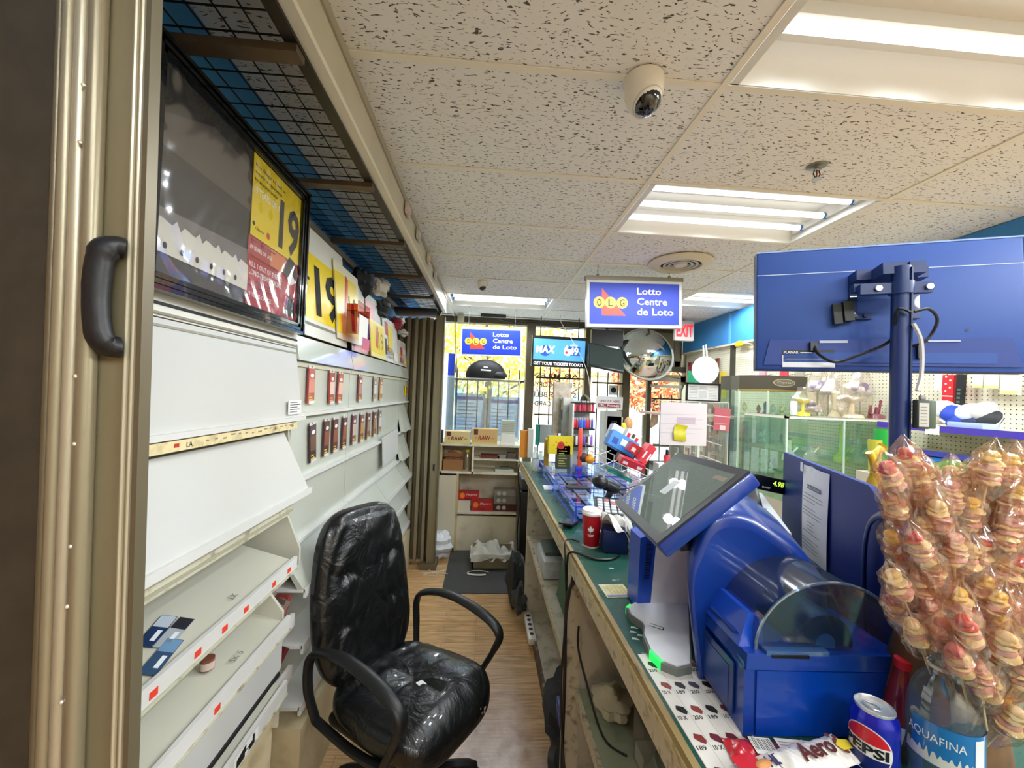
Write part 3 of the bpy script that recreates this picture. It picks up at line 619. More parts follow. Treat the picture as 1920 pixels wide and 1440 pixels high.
b.poly([(.045, .15), (.395, .15), (.395, .21), (.045, .19)], M('7b7573', .35), m, -.0104); b.build('grey_sheet', bk)
b = B(); zz = [(.045 + .35 * i / 28, .155 + .012 * ((i * 7) % 3) / 2 + .008 * (i % 2)) for i in range(29)]
b.poly([(.04, .09), (.395, .085)] + zz[::-1], M('dcd8cc', .5), m, -.009)
for i in range(6): b.disc(.075 + i * .052, .108, .006, .008, BLACK, m, -.008, 12)
b.build('punched_strip', bk)
YL = M('f2d81e', .35); RD = M('b8222c', .3)
b = B(); b.rect(.395, .26, .317, .255, YL, m, -.008)
b.text('It is illegal to sell or', .405, .475, .19, .014, INK, m, -.0075, bold=.012); b.text('supply e-cigarettes', .405, .453, .165, .014, INK, m, -.0075, bold=.012); b.text('to anyone under', .405, .431, .14, .014, INK, m, -.0075, bold=.012)
b.text('19 YEARS OF AGE', .405, .395, .185, .024, M('fbfae8', .5), m, -.0075, bold=.02)
b.text('Ontario', .42, .285, .05, .010, INK, m, -.0075); b.disc(.41, .30, .007, .007, INK, m, -.0075); b.disc(.495, .29, .011, .011, M('d0563a', .5), m, -.0075)
b.text('19', .56, .275, .145, .175, BLACK, m, -.0070, bold=.03); b.build('yellow_sheet', bk)
b = B(); b.rect(.39, .045, .322, .215, RD, m, -.010); b.rect(.50, .2, .12, .058, M('e0875a', .4), m, -.0095); b.rect(.39, .2, .13, .055, M('b8403a', .4), m, -.0094)
W_ = M('f2eeea', .5)
b.text('them to anyone under', .40, .242, .15, .010, INK, m, -.009); b.text('19 YEARS OF AGE', .40, .218, .13, .014, W_, m, -.009, bold=.02)
b.text('Tobacco products are addictive', .40, .192, .17, .010, INK, m, -.009)
b.text('KILL 1 OUT OF EVERY 2', .40, .165, .20, .017, W_, m, -.009, bold=.02); b.text('LONG-TERM SMOKERS.', .40, .140, .20, .017, W_, m, -.009, bold=.02)
b.text('It is illegal to sell or', .40, .118, .16, .010, INK, m, -.009); b.text('supply tobacco to anyone', .40, .10, .16, .010, INK, m, -.009); b.text('19 YEARS OF AGE.', .40, .073, .14, .015, W_, m, -.009, bold=.02)
b.poly([(.62, .05), (.66, .14), (.70, .11), (.705, .06)], M('1c1a1c', .3), m, -.0088); b.poly([(.60, .2), (.64, .27), (.69, .26), (.70, .2), (.66, .19)], M('23201f', .3), m, -.0070); b.poly([(.63, .19), (.66, .215), (.70, .19), (.66, .17)], M('f0efee', .3), m, -.0068); b.build('red_sheet', bk)
def wrinkle(u, v): 
    x = .042 + u * (w - .084); y = .042 + v * (h - .084)
    return (x, y, -.0035 + .0030 * math.sin(x * 55 + 6 * math.sin(y * 9)) * math.sin(y * 37 + 4 * math.sin(x * 14)))
b = B(); b.surf(wrinkle, 60, 48, glass('ffffff', .24, 1, .12), m); b.build('plastic_cover', t)

# ================================================================ four cabinet bays beyond
Ys = [1.665, 2.335, 3.005, 3.675, 4.0]
BAY = M('c3c7bb', .28, var=.04, scale=2, coat=.2); BAY2 = M('bcc0b4', .3); 
labs = ['cigarette cabinet bay with red packets hanging in two rows, next to the near cabinet', 'cigarette cabinet bay with small silver and brown packets, middle of the wall', 'cigarette cabinet bay with a loose tilted white panel below', 'narrow end cigarette cabinet bay with tilted flap doors beside the folded gate']
for k in range(4):
    ya, yb = Ys[k] + .003, Ys[k + 1] - .003
    t = thing('cigarette_cabinet', labs[k], 'cabinet', (-.84, (ya + yb) / 2, 0), group='cigarette cabinets along the wall')
    b = B(); b.bx((-.945, ya, 0), (-.79, yb, 1.90), CB); b.bx((-.80, ya, .0), (-.67, yb, .35), M('d6c7a2', .5, dirt='8a7448', dirtamt=.4)); b.build('body', t)
    b = B(); b.hexa([(-.79, ya, 1.80), (-.745, ya, 1.80), (-.745, yb, 1.80), (-.79, yb, 1.80), (-.79, ya, 1.90), (-.765, ya, 1.90), (-.765, yb, 1.90), (-.79, yb, 1.90)], M('ccd3c9', .16, coat=.6)); b.bx((-.775, ya, 1.775), (-.757, yb, 1.80), M('c6c3ac', .4)); b.bx((-.758, ya, 1.795), (-.75, yb, 1.802), M('3b3a33', .5)); b.build('header', t)
    rows = [(1.585, 1.775), (1.315, 1.56), (1.06, 1.29)]
    for i, (z0, z1) in enumerate(rows):
        b = B()
        if k == 3 and i: b.hexa([(-.74, ya, z0), (-.70, ya, z0), (-.70, yb, z0), (-.74, yb, z0), (-.79, ya, z1), (-.78, ya, z1), (-.78, yb, z1), (-.79, yb, z1)], BAY)
        else: b.bx((-.785, ya, z0), (-.765, yb, z1), BAY)
        b.bx((-.785, ya, z0 - .014), (-.738, yb, z0), RAIL); b.bx((-.785, ya, z0 - .024), (-.755, yb, z0 - .014), M('8f8b78', .5)); b.build('flip_door', t)
    for i, (z0, z1) in enumerate([(.88, 1.03), (.66, .86), (.42, .64)]):
        b = B(); b.hexa([(-.79, ya, z0), (-.68, ya, z0), (-.68, yb, z0), (-.79, yb, z0), (-.79, ya, z0 + .012), (-.68, ya, z0 + .012), (-.68, yb, z0 + .012), (-.79, yb, z0 + .012)], RAIL)
        if k != 0 or i == 0: b.hexa([(-.71, ya, z0 + .012), (-.685, ya, z0 + .012), (-.685, yb, z0 + .012), (-.71, yb, z0 + .012), (-.79, ya, z1), (-.78, ya, z1), (-.78, yb, z1), (-.79, yb, z1)], BAY2)
        b.bx((-.685, ya, z0 - .02), (-.675, yb, z0 + .016), RAIL); b.build('flap', t)
b = B(); b.hexa([(-.728, 3.03, 1.12), (-.721, 3.03, 1.12), (-.721, 3.52, 1.15), (-.728, 3.52, 1.15), (-.735, 3.0, 1.34), (-.728, 3.0, 1.34), (-.728, 3.5, 1.36), (-.735, 3.5, 1.36)], DOOR)
b.solo('loose_board', 'loose white panel hanging crooked over the third cabinet bay', 'panel')
# hanging packets
def packet(y, z, hgt, cols, label, g, tilt=0, wd=.062):
    t = thing('tobacco_packet', label, 'packet', (-.755, y, z), group=g); m = T(-.757, y, z) @ R(90, 'Z') @ R(90, 'X') @ R(tilt, 'Z')
    b = B(); c0, c1 = M(cols[0], .3, coat=.4), M(cols[1], .35)
    b.box((0, hgt / 2, .004), (wd, hgt, .007), c0, m); b.rect(-wd / 2 + .002, hgt * .3, wd - .004, hgt * .4, c1, m, .0079); b.rect(-wd / 2 + .006, hgt * .08, wd * .6, hgt * .04, M('d8c443', .5), m, .008); b.rect(-wd / 2 + .006, hgt * .16, wd * .5, hgt * .03, M('d8c443', .5), m, .008)
    b.box((0, hgt * .03, .006), (wd * .8, .012, .008), M('e9e4e0', .2, coat=.5), m); b.disc(0, hgt * .8, wd * .3, hgt * .06, M('efe6e4', .3), m, .0082, 12); b.build('pouch', t)
    b = B(); b.box((0, hgt + .005, .004), (wd * .9, .016, .0015), M('e6dcd8', .2, coat=.5), m); b.disc(0, hgt + .007, .006, .004, BLACK, m, .0052, 10); b.build('hang_tab', t)
g1 = 'tobacco packets in the upper row'; g2 = 'tobacco packets in the lower row'
for (x, y, cols, lab, tl) in ((583, 757, ('a83232', 'd98a78'), 'red packet hanging alone at the start of the upper row', 1), (622, 757, ('a8403a', 'e9c6b8'), 'pale red packet, first of the touching pair in the upper row', 2), (637, 756, ('b04a44', 'e6b8a8'), 'pale red packet, second of the touching pair in the upper row', -2),
                              (675, 753, ('8f4a48', 'b98880'), 'dull red packet alone past the first cabinet seam, upper row', 1), (703, 751, ('9f8f88', 'e2dad6'), 'silver packet near the second cabinet seam, upper row', 3), (714, 750, ('b9855a', 'e0c8a8'), 'tan packet at the second cabinet seam, upper row', -1)):
    p = PX(x, y, -.75); packet(p.y, p.z + .002, .15, cols, lab, g1, tl)
cl = [('3a1420', '6a4a3a'), ('4c1c20', '8a4a34'), ('541d22', '8a5038'), ('5a2026', '8d5540'), ('6a3038', 'c9b0a8'), ('7a4430', 'b98858'), ('6a3a30', 'a08070'), ('74483a', 'a87858'), ('8a7a78', 'd6ccca')]
ll = ['dark packet with a blue top, first of the lower row', 'dark red packet, second of the lower row', 'dark red packet, third of the lower row', 'dark red packet, fourth of the lower row before the seam', 'glossy red and white packet just past the seam, lower row', 'orange brown packet, sixth of the lower row', 'brown packet, seventh of the lower row', 'tan brown packet, eighth of the lower row', 'silver foil packet ending the lower row']
for i, (x, y) in enumerate(((587, 866), (611, 855), (628, 848), (645, 841), (663, 833), (678, 828), (690, 823), (702, 818), (712, 813))):
    p = PX(x, y, -.75); packet(p.y, p.z + .002, .165, cl[i], ll[i], g2, 6 if i == 0 else (i % 3) - 1)
b = B(); m = fr((-.757, 3.87, 1.64), (0, 1, 0), (0, 0, 1)); b.box((.05, .045, .001), (.1, .09, .002), YL, m); b.rect(.05, .01, .04, .07, RD, m, .003); b.solo('sticker', 'small yellow and red sticker on the end cabinet bay', 'sticker')
for z in (.80, .60):
    b = B(); b.hexa([(-.93, 1.51, z), (-.72, 1.51, z - .03), (-.72, 1.66, z - .03), (-.93, 1.66, z), (-.93, 1.51, z + .01), (-.72, 1.51, z - .02), (-.72, 1.66, z - .02), (-.93, 1.66, z + .01)], CB); b.bx((-.725, 1.51, z - .045), (-.71, 1.66, z + .005), RAIL); b.solo('pack_tray', ['upper', 'lower'][z < .7] + ' narrow open tray of slumped packs between the near cabinet and the next bay', 'tray')
# packs lying in the lower flaps
rnd = random.Random(9)
for i in range(14):
    row = i % 2; y = 1.535 + .017 * (i // 2); z = (.815, .615)[row]
    b = B(); m = T(-.76 - .012 * (i % 4), y, z) @ R(rnd.uniform(50, 120)) @ R(rnd.uniform(15, 40), 'Y'); cc = rnd.choice(['8a3a34', 'b98a6a', 'e5ddd4', '6f2b2e', 'caa85a', '7d6a60'])
    b.box((0, 0, .03), (.02, .05, .075), M(cc, .35, coat=.3), m); b.box((.0105, 0, .035), (.001, .04, .03), M('efe9e2', .4), m)
    b.solo('cigarette_pack', cname(cc) + ' cigarette pack, ' + ORD[i // 2] + ' from the near cabinet in the ' + ['upper', 'lower'][row] + ' narrow tray', 'packet', 'cigarette packs slumped in the low trays')
# sign boards leaning along the cabinet tops
def board(yA, yB, zt, zb, col, label, deco=None, x=-.775):
    b = B(); m = fr((x, yA, zb), (0, 1, 0), (-.10, 0, 1)); wd = yB - yA; hg = zt - zb
    b.box((wd / 2, hg / 2, -.003), (wd, hg, .006), M(col, .4), m)
    if deco: deco(b, m, wd, hg)
    return b.solo('sign_board', label, 'sign', 'sign boards leaning on the cabinets')
def d19(b, m, wd, hg):
    b.rect(0, .08, wd * .97, hg * .60, YL, m, .001); b.text('19', wd * .35, .10, wd * .5, hg * .48, INK, m, .002, bold=.03); b.rect(.02, hg * .5, wd * .22, .014, INK, m, .002); b.rect(.02, hg * .45, wd * .18, .014, INK, m, .002); b.rect(0, .05, wd, .012, M('8c887a', .6), m, .002)
board(1.69, 2.30, 2.42, 1.915, 'e3e5dc', 'large pale board with yellow 19 notice leaning right past the black frame', d19)
def dmix(seed):
    def f(b, m, wd, hg):
        rnd = random.Random(seed)
        for i in range(7):
            c = rnd.choice(['efe9e0', 'c8434a', 'b5566a', 'f0d83a', 'e9b0b0', '2c2a2e', 'dfe3e6']); x = rnd.uniform(0, wd * .6); y = rnd.uniform(0, hg * .6)
            b.rect(x, y, rnd.uniform(.1, .4) * wd, rnd.uniform(.15, .38) * hg, M(c, .4), m, .001 + .0008 * i)
        for i in range(5): b.rect(wd * .15, hg * (.1 + .05 * i), wd * rnd.uniform(.2, .5), .006, M('8a8a90', .7), m, .01)
    return f
def dy(b, m, wd, hg):
    b.rect(0, .03, wd * .9, hg * .8, YL, m, .001); b.text('19', wd * .5, .06, wd * .35, hg * .5, M('7d7440', .5), m, .002); b.poly([(wd * .3, hg * .3), (wd * .42, hg * .9), (wd * .5, hg * .85), (wd * .42, hg * .25)], M('c9352c', .4), m, .0026)
board(2.13, 2.52, 2.36, 1.95, 'e9e4c8', 'yellow and red warning board leaning behind a clear acrylic box', dy, -.765)
board(2.42, 3.12, 2.34, 1.915, 'd9ddd6', 'pale grey board with taped notes and a pink picture', dmix(3), -.785)
board(2.72, 3.10, 2.16, 1.91, 'efe08a', 'low yellow 19 notice leaning before the pale grey board', dy, -.755)
board(3.14, 3.65, 2.26, 1.912, 'dfe0d8', 'white board with leaflets taped on it beyond the yellow notice', dmix(8), -.775)
board(3.62, 3.98, 2.14, 1.91, 'd8cfc8', 'last sign board with black and red leaflets by the folded gate', dmix(12), -.77)
t = thing('leaflet_box', 'clear acrylic box tinted red with a white note, hooked on the sign boards', 'leaflet holder', (-.72, 2.28, 1.98))
b = B(); b.bx((-.745, 2.18, 2.10), (-.69, 2.40, 2.105), glass('d89a8c', .12)); b.bx((-.69, 2.18, 1.98), (-.687, 2.40, 2.16), glass('f3d0c8', .15)); b.bx((-.745, 2.18, 1.98), (-.69, 2.183, 2.14), glass('cc5a4c', .12)); b.bx((-.745, 2.397, 1.98), (-.69, 2.40, 2.14), glass('e3a090', .12)); b.build('case', t)
b = B(); b.bx((-.686, 2.2, 1.93), (-.684, 2.36, 2.09), PAPER); b.bx((-.683, 2.27, 1.91), (-.682, 2.40, 1.975), M('c85a78', .4)); b.build('note', t)
bundle(0, 0, (.07, .10, .10), ('15171c', '23303f'), 'black plastic bundle stuffed behind the pale grey sign board', 1, c=(-.85, 2.72, 2.38))
bundle(0, 0, (.06, .10, .06), ('dad6cc', 'b9b6ae'), 'crumpled white paper bundle wedged under the wire rack', 2, c=(-.80, 2.98, 2.42))
bundle(0, 0, (.06, .12, .06), ('1b1e1b', '2f332c'), 'dark green plastic bundle behind the white sign board', 3, c=(-.83, 3.14, 2.30))
bundle(0, 0, (.05, .07, .05), ('9a2434', 'e6dfd8'), 'crimson and white bundle near the far end of the sign boards', 4, c=(-.80, 3.62, 2.27))
bundle(0, 0, (.05, .06, .03), ('e8e6e2',), 'small white crushed cup behind the last sign board', 5, c=(-.79, 3.84, 2.22))
for i, (y, z) in enumerate(((2.2, 2.62), (2.55, 2.60), (3.0, 2.60), (3.4, 2.60))):
    b = B(); b.rbox((-.455, y, 2.66), (.015, .10, .06), .005, M(['e6c9c4', 'd9d5cb', 'e0cfa8', 'dcd8d0'][i], .4, var=.4, scale=30)); b.solo('paper_scrap', ['reddish', 'grey', 'tan', 'white'][i] + ' scrap tucked on the fascia edge of the overhead rack', 'paper')
# ================================================================ clerk's chair
LEA = None
def leather():
    m, n, p = nodes_mat('black_leather'); L = n.links.new
    tc = n.nodes.new('ShaderNodeTexCoord')
    n1 = n.nodes.new('ShaderNodeTexNoise'); n1.inputs['Scale'].default_value = 7; n1.inputs['Detail'].default_value = 4; n1.inputs['Distortion'].default_value = 1.5; L(tc.outputs['Object'], n1.inputs[0])
    n2 = n.nodes.new('ShaderNodeTexNoise'); n2.inputs['Scale'].default_value = 120; L(tc.outputs['Object'], n2.inputs[0])
    a = n.nodes.new('ShaderNodeMath'); a.operation = 'MULTIPLY_ADD'; a.inputs[1].default_value = .06; L(n2.outputs[0], a.inputs[0]); L(n1.outputs[0], a.inputs[2])
    b = n.nodes.new('ShaderNodeBump'); b.inputs['Strength'].default_value = .6; b.inputs['Distance'].default_value = .02; L(a.outputs[0], b.inputs['Height']); L(b.outputs[0], p.inputs['Normal'])
    # flaked front edge: pale cloth shows where the leather has worn away
    sp = n.nodes.new('ShaderNodeSeparateXYZ'); L(tc.outputs['Object'], sp.inputs[0])
    nz = n.nodes.new('ShaderNodeTexNoise'); nz.inputs['Scale'].default_value = 26; nz.inputs['Detail'].default_value = 6; L(tc.outputs['Object'], nz.inputs[0])
    d = n.nodes.new('ShaderNodeMath'); d.operation = 'MULTIPLY_ADD'; d.inputs[1].default_value = .09; L(nz.outputs[0], d.inputs[0]); L(sp.outputs[0], d.inputs[2])
    g = n.nodes.new('ShaderNodeMath'); g.operation = 'GREATER_THAN'; g.inputs[1].default_value = .352; L(d.outputs[0], g.inputs[0])
    z = n.nodes.new('ShaderNodeMath'); z.operation = 'LESS_THAN'; z.inputs[1].default_value = .492; L(sp.outputs[2], z.inputs[0])
    k = n.nodes.new('ShaderNodeMath'); k.operation = 'MULTIPLY'; L(g.outputs[0], k.inputs[0]); L(z.outputs[0], k.inputs[1])
    c = n.nodes.new('ShaderNodeMix'); c.data_type = 'RGBA'; c.inputs[6].default_value = hexc('0b0d0f'); c.inputs[7].default_value = hexc('c9c4ae'); L(k.outputs[0], c.inputs[0]); L(c.outputs[2], p.inputs['Base Color'])
    p.inputs['Roughness'].default_value = .33; p.inputs['Coat Weight'].default_value = .2; return m
LEA = leather(); PLA = M('101214', .42, bump=.08, scale=90)
CH = T(-.26, 1.70, 0) @ R(-35)
t = thing('office_chair', 'worn black leather swivel chair with looped armrests standing in the clerk aisle', 'chair', (-.26, 1.70, 0), -35)
def sgn(v, e): return math.copysign(abs(v) ** e, v)
def seatfn(u, v):
    a = 2 * PI * u; q = PI * (v - .5); ca, sa = sgn(math.cos(a), .55), sgn(math.sin(a), .55); cq, sq = sgn(math.cos(q), .5), sgn(math.sin(q), .6)
    x = .02 + .275 * ca * cq; y = .262 * sa * cq * (1 - .06 * (x < 0)); z = .47 + .06 * sq
    if sq > 0:
        z += .02 * (1 - (x / .26) ** 2) * (1 - (y / .25) ** 2)
        z += -.016 * math.exp(-((y) / .012) ** 2) * (abs(x) < .16) - .013 * math.exp(-((x - .02) / .012) ** 2) * (abs(y) < .16) - .012 * math.exp(-((x + .13) / .012) ** 2)
        z += .012 * max(0, x / .255) - .0 
    if x > .2: z -= .02 * (x - .2) / .055
    return (x, y, z)
b = B(); b.surf(seatfn, 72, 36, LEA); b.build('seat', t, local=True, sharp=80)
# underside shell of the seat
b = B(); b.rbox((0, 0, .405), (.44, .44, .05), .02, PLA); b.build('seat_shell', t, local=True)
def backfn(u, v, off=0):
    a = 2 * PI * u; q = PI * (v - .5); ca, sa = sgn(math.cos(a), .5), sgn(math.sin(a), .5); cq, sq = sgn(math.cos(q), .5), sgn(math.sin(q), .7)
    s_ = (1 + sa * cq) / 2                      # 0 bottom, 1 top
    y = .250 * ca * cq * (1 - .17 * max(0, s_ - .45) / .55 - .10 * max(0, .3 - s_))
    h = .70 * s_; x = -.225 - .13 * s_ + .05 * sq * (1.0 if s_ < .94 else .8)
    x += .05 * (s_ - .35) ** 2 - .02
    if sq > 0:
        x += .022 * (1 - (y / .25) ** 2)
        for hs, wd in ((.38, .16), (.66, .14)): x -= .014 * math.exp(-((s_ - hs - .02 * math.sin(y * 14)) / .018) ** 2) * (abs(y) < .19)
        x -= .012 * math.exp(-((abs(y) - .075 - .03 * s_) / .012) ** 2) * (.1 < s_ < .66)
        x += .006 * math.sin(s_ * 31 + 7 * math.sin(y * 17)) * math.cos(y * 23)
    return (x, y, .47 + h * .99)
b = B(); b.surf(backfn, 80, 44, LEA); b.build('backrest', t, local=True, sharp=80)
for s_ in (-1, 1):
    b = B(); y = s_ * .285; prof = [(-.024, -.013), (.024, -.013), (.026, 0), (.022, .012), (0, .017), (-.022, .012), (-.026, 0)]
    loop = smooth([V(q) for q in ((-.22, y * .93, .43), (-.245, y, .54), (-.25, y, .64), (-.21, y, .695), (-.08, y, .73), (.06, y, .725), (.19, y, .69), (.245, y, .64), (.215, y, .56), (.15, y * .95, .44))], 5)
    b.sweep(loop, prof, PLA, up=(1, 0, .3)) if 0 else b.tube(loop, [.018, .02, .021, .024, .026, .027, .026, .024, .02, .018], PLA, n=12, flat=.62, up=(0, 1, 0))
    b.tube([(-.22, y * .93, .43), (-.03, y * .9, .405), (.15, y * .95, .44)], .018, PLA, n=10, sm=5, flat=.7, up=(0, 1, 0)); b.build('armrest', t, local=True)
b = B(); b.cyl((0, 0, .10), (0, 0, .40), .028, PLA, n=16); b.cyl((0, 0, .12), (0, 0, .26), .04, PLA, n=16); b.box((0, 0, .375), (.22, .13, .04), M('1a1c1e', .4)); b.build('gas_column', t, local=True)
b = B(); b.tube([(.02, -.09, .37), (.03, -.22, .36), (.04, -.25, .37)], .006, PLA); b.build('height_lever', t, local=True)
for i in range(5):
    a = math.radians(72 * i - 18); dx, dy = math.cos(a), math.sin(a); b = B()
    b.tube([(dx * .02, dy * .02, .13), (dx * .16, dy * .16, .115), (dx * .30, dy * .30, .078)], [.03, .026, .018], PLA, n=8, sm=3); lg = b.build('leg', t, local=True)
    b = B(); c = V((dx * .30, dy * .30, .028)); side_ = V((-dy, dx, 0))
    for k in (-1, 1): b.cyl(c + side_ * (k * .008), c + side_ * (k * .026), .027, M('17181a', .4), n=16)
    b.cyl(c + V((0, 0, .0)), c + V((0, 0, .05)), .008, PLA); b.build('caster', lg, local=True)
b = B(); b.poly([(.02, .0), (.075, -.015), (.06, .02), (.03, .025)], M('dfe0de', .6)); mt = b.build('torn_patch', t, local=True); mt.location = (.04, -.03, .546)
# cable under the chair
b = B(); b.tube([(-.62, 1.70, .01), (-.53, 1.78, .01), (-.42, 1.88, .012), (-.35, 1.95, .012), (-.2, 2.1, .01)], .006, BLACK, sm=6); b.rbox((-.47, 1.835, .018), (.06, .02, .02), .006, BLACK, ); b.solo('floor_cable', 'black cable with a plug lying on the floor under the chair', 'cable')

# ================================================================ service counter
TOP = None
def top_mat():
    m, n, p = nodes_mat('green_laminate'); L = n.links.new; tc = n.nodes.new('ShaderNodeTexCoord')
    nz = n.nodes.new('ShaderNodeTexNoise'); nz.inputs['Scale'].default_value = 9; nz.inputs['Detail'].default_value = 8; L(tc.outputs['Object'], nz.inputs[0])
    r = n.nodes.new('ShaderNodeMapRange'); r.inputs[1].default_value = .68; r.inputs[2].default_value = .72; L(nz.outputs[0], r.inputs[0])
    c = n.nodes.new('ShaderNodeMix'); c.data_type = 'RGBA'; c.inputs[6].default_value = hexc('27574b'); c.inputs[7].default_value = hexc('b9c6b6'); L(r.outputs[0], c.inputs[0]); L(c.outputs[2], p.inputs['Base Color'])
    r2 = n.nodes.new('ShaderNodeMapRange'); r2.inputs[3].default_value = .15; r2.inputs[4].default_value = .42; L(nz.outputs[0], r2.inputs[0]); L(r2.outputs[0], p.inputs['Roughness']); return m
TOP = top_mat(); WORN = M('cdc3a8', .55, dirt='5e4c30', dirtamt=.75, scale=35); EDGE = M('a08b5c', .5, dirt='4d3a1e', dirtamt=.7, scale=60, stretch=(1, .2, 1)); WHT = M('cfc8b6', .55, dirt='6d6048', dirtamt=.5, scale=14)
cf = PZ(975, 865, 1.08); cn = V((.386, -.4, 1.08)); CZ = 1.08
t = thing('service_counter', 'long green topped service counter with worn cream wooden edge', 'counter', (.75, 1.7, 0))
def cx(y): return cf.x + (cn.x - cf.x) * (cf.y - y) / (cf.y - cn.y)
b = B(); b.hexa([(cn.x + .012, cn.y, CZ - .02), (1.22, cn.y, CZ - .02), (1.22, cf.y, CZ - .02), (cf.x + .012, cf.y, CZ - .02), (cn.x + .012, cn.y, CZ), (1.22, cn.y, CZ), (1.22, cf.y, CZ), (cf.x + .012, cf.y, CZ)], TOP); b.build('countertop', t)
b = B(); b.hexa([(cn.x - .002, cn.y, CZ - .012), (cn.x + .014, cn.y, CZ - .012), (cf.x + .014, cf.y, CZ - .012), (cf.x - .002, cf.y, CZ - .012), (cn.x, cn.y, CZ + .001), (cn.x + .014, cn.y, CZ + .001), (cf.x + .014, cf.y, CZ + .001), (cf.x, cf.y, CZ + .001)], EDGE)
b.hexa([(cn.x - .004, cn.y, CZ - .028), (cn.x + .01, cn.y, CZ - .028), (cf.x + .01, cf.y, CZ - .028), (cf.x - .004, cf.y, CZ - .028), (cn.x - .004, cn.y, CZ - .013), (cn.x + .01, cn.y, CZ - .013), (cf.x + .01, cf.y, CZ - .013), (cf.x - .004, cf.y, CZ - .013)], M('d3c596', .5, dirt='6b5633', dirtamt=.6, scale=40)); b.build('worn_edge', t)
b = B(); b.hexa([(cn.x + .002, cn.y, CZ - .095), (cn.x + .02, cn.y, CZ - .095), (cf.x + .02, cf.y, CZ - .075), (cf.x + .002, cf.y, CZ - .075), (cn.x + .002, cn.y, CZ - .028), (cn.x + .02, cn.y, CZ - .028), (cf.x + .02, cf.y, CZ - .028), (cf.x + .002, cf.y, CZ - .028)], WORN); b.build('apron', t)
b = B(); b.bx((1.18, -.4, 0), (1.2, 3.7, CZ - .02), WHT); b.build('front_panel', t)
for (y, th) in ((3.05, .02), (1.60, .05), (.55, .03)):
    b = B(); b.bx((cx(y) + .004, y, 0), (1.18, y + th, CZ - .03), WHT)
    if y > 3:
        for i in range(9): b.cyl((cx(y) + .05 + .02 * (i % 3), y - .002, .55 + .04 * i), (cx(y) + .05 + .02 * (i % 3), y + .001, .55 + .04 * i), .004, M('3a3024', .6), n=8)
    b.build('divider', t)
b = B(); b.bx((cx(1.6) - .004, 1.595, 0), (cx(1.6) + .05, 1.66, CZ - .09), WORN); b.build('post', t); b = B(); b.bx((cx(.55) - .004, .53, 0), (cx(.55) + .05, .59, CZ - .09), WORN); b.build('post', t)
b = B(); b.bx((.36, 1.65, .62), (1.17, 3.05, .645), WHT); b.bx((.355, 1.65, .615), (.37, 3.05, .65), WORN); b.build('shelf', t)
b = B(); b.bx((.40, .57, .52), (1.17, 1.60, .545), M('a9b097', .5, dirt='5f6a4a', dirtamt=.5, scale=10)); b.bx((.395, .57, .515), (.41, 1.60, .55), WORN); b.build('shelf', t)
b = B(); b.bx((.40, -.4, 0), (1.18, 3.05, .07), M('cfc9b8', .5, dirt='6d6048', dirtamt=.6, scale=12)); b.bx((.385, -.4, 0), (.402, 3.05, .075), M('54422e', .6, dirt='b7ab90', dirtamt=.8, scale=20)); b.build('plinth', t)
b = B(); b.bx((.56, .70, .86), (.60, 1.35, 1.04), M('c08a4a', .5)); b.bx((.6, .7, .62), (1.1, 1.35, 1.0), BLACK); b.build('cash_drawer', t)
# clutter under the counter
t2 = thing('green_board', 'dark green plastic tray standing on edge under the far counter shelf', 'tray', (.45, 2.0, .65))
b = B(); m = T(.42, 1.95, .65) @ R(8, 'Y'); b.box((0, 0, .14), (.012, .36, .28), M('1d5b36', .4), m); b.box((-.01, 0, .28), (.03, .37, .012), M('237a48', .4), m); b.build('tray_body', t2)
b = B(); b.rbox((.43, 2.45, .70), (.12, .3, .10), .01, M('c9cfd0', .4, var=.3, scale=20)); b.rbox((.44, 2.5, .76), (.10, .22, .02), .004, M('5c6a63', .5)); b.solo('paper_stack', 'stack of grey and white papers on the far counter shelf', 'papers')
bundle(0, 0, (.12, .22, .10), ('23262a', '4a4f55'), 'dark crumpled bag hanging out under the counter beside the post', 21, g='bags under the counter', c=(.46, 1.95, .19), cat='bag', nm='plastic_bag')
b = B(); b.rbox((.40, 1.80, .30), (.05, .10, .08), .008, M('1a3f9c', .35)); m = fr((.374, 1.845, .28), (0, -1, 0), (0, 0, 1)); b.text('Club', .02, .025, None, .02, PAPER, m); b.solo('blue_packet', 'small blue printed packet among the dark bags under the counter', 'packet')
b = B(); b.lathe([(0, 0), (.055, .004), (.07, .03), (.066, .03), (.05, .01), (0, .008)], M('2d3136', .35), T(.39, 1.70, .18) @ R(-55, 'Y') @ R(20, 'X'), 20); b.solo('pan_lid', 'black round lid leaning among the bags under the counter', 'lid')
bundle(0, 0, (.09, .17, .10), ('e2dfd5',), 'white crumpled plastic bag on the floor by the counter post', 22, g='bags under the counter', c=(.46, 1.40, .17), cat='bag', nm='plastic_bag')
bundle(0, 0, (.06, .07, .05), ('c9c2a6',), 'rolled cream paper roll on the near under-counter shelf', 23, g='paper rolls under the counter', c=(.50, 1.46, .60), cat='paper roll', nm='paper_roll')
bundle(0, 0, (.10, .12, .045), ('7d8577',), 'flat grey green rag on the near under-counter shelf', 24, g='cloths under the counter', c=(.62, 1.15, .585), cat='cloth', nm='rag')
b = B(); b.bx((.52, 1.22, .546), (.60, 1.30, .70), FILM); b.bx((.525, 1.225, .548), (.595, 1.295, .60), M('b7bdb6', .4)); b.solo('clear_cup', 'clear plastic cup on the near under-counter shelf', 'cup')
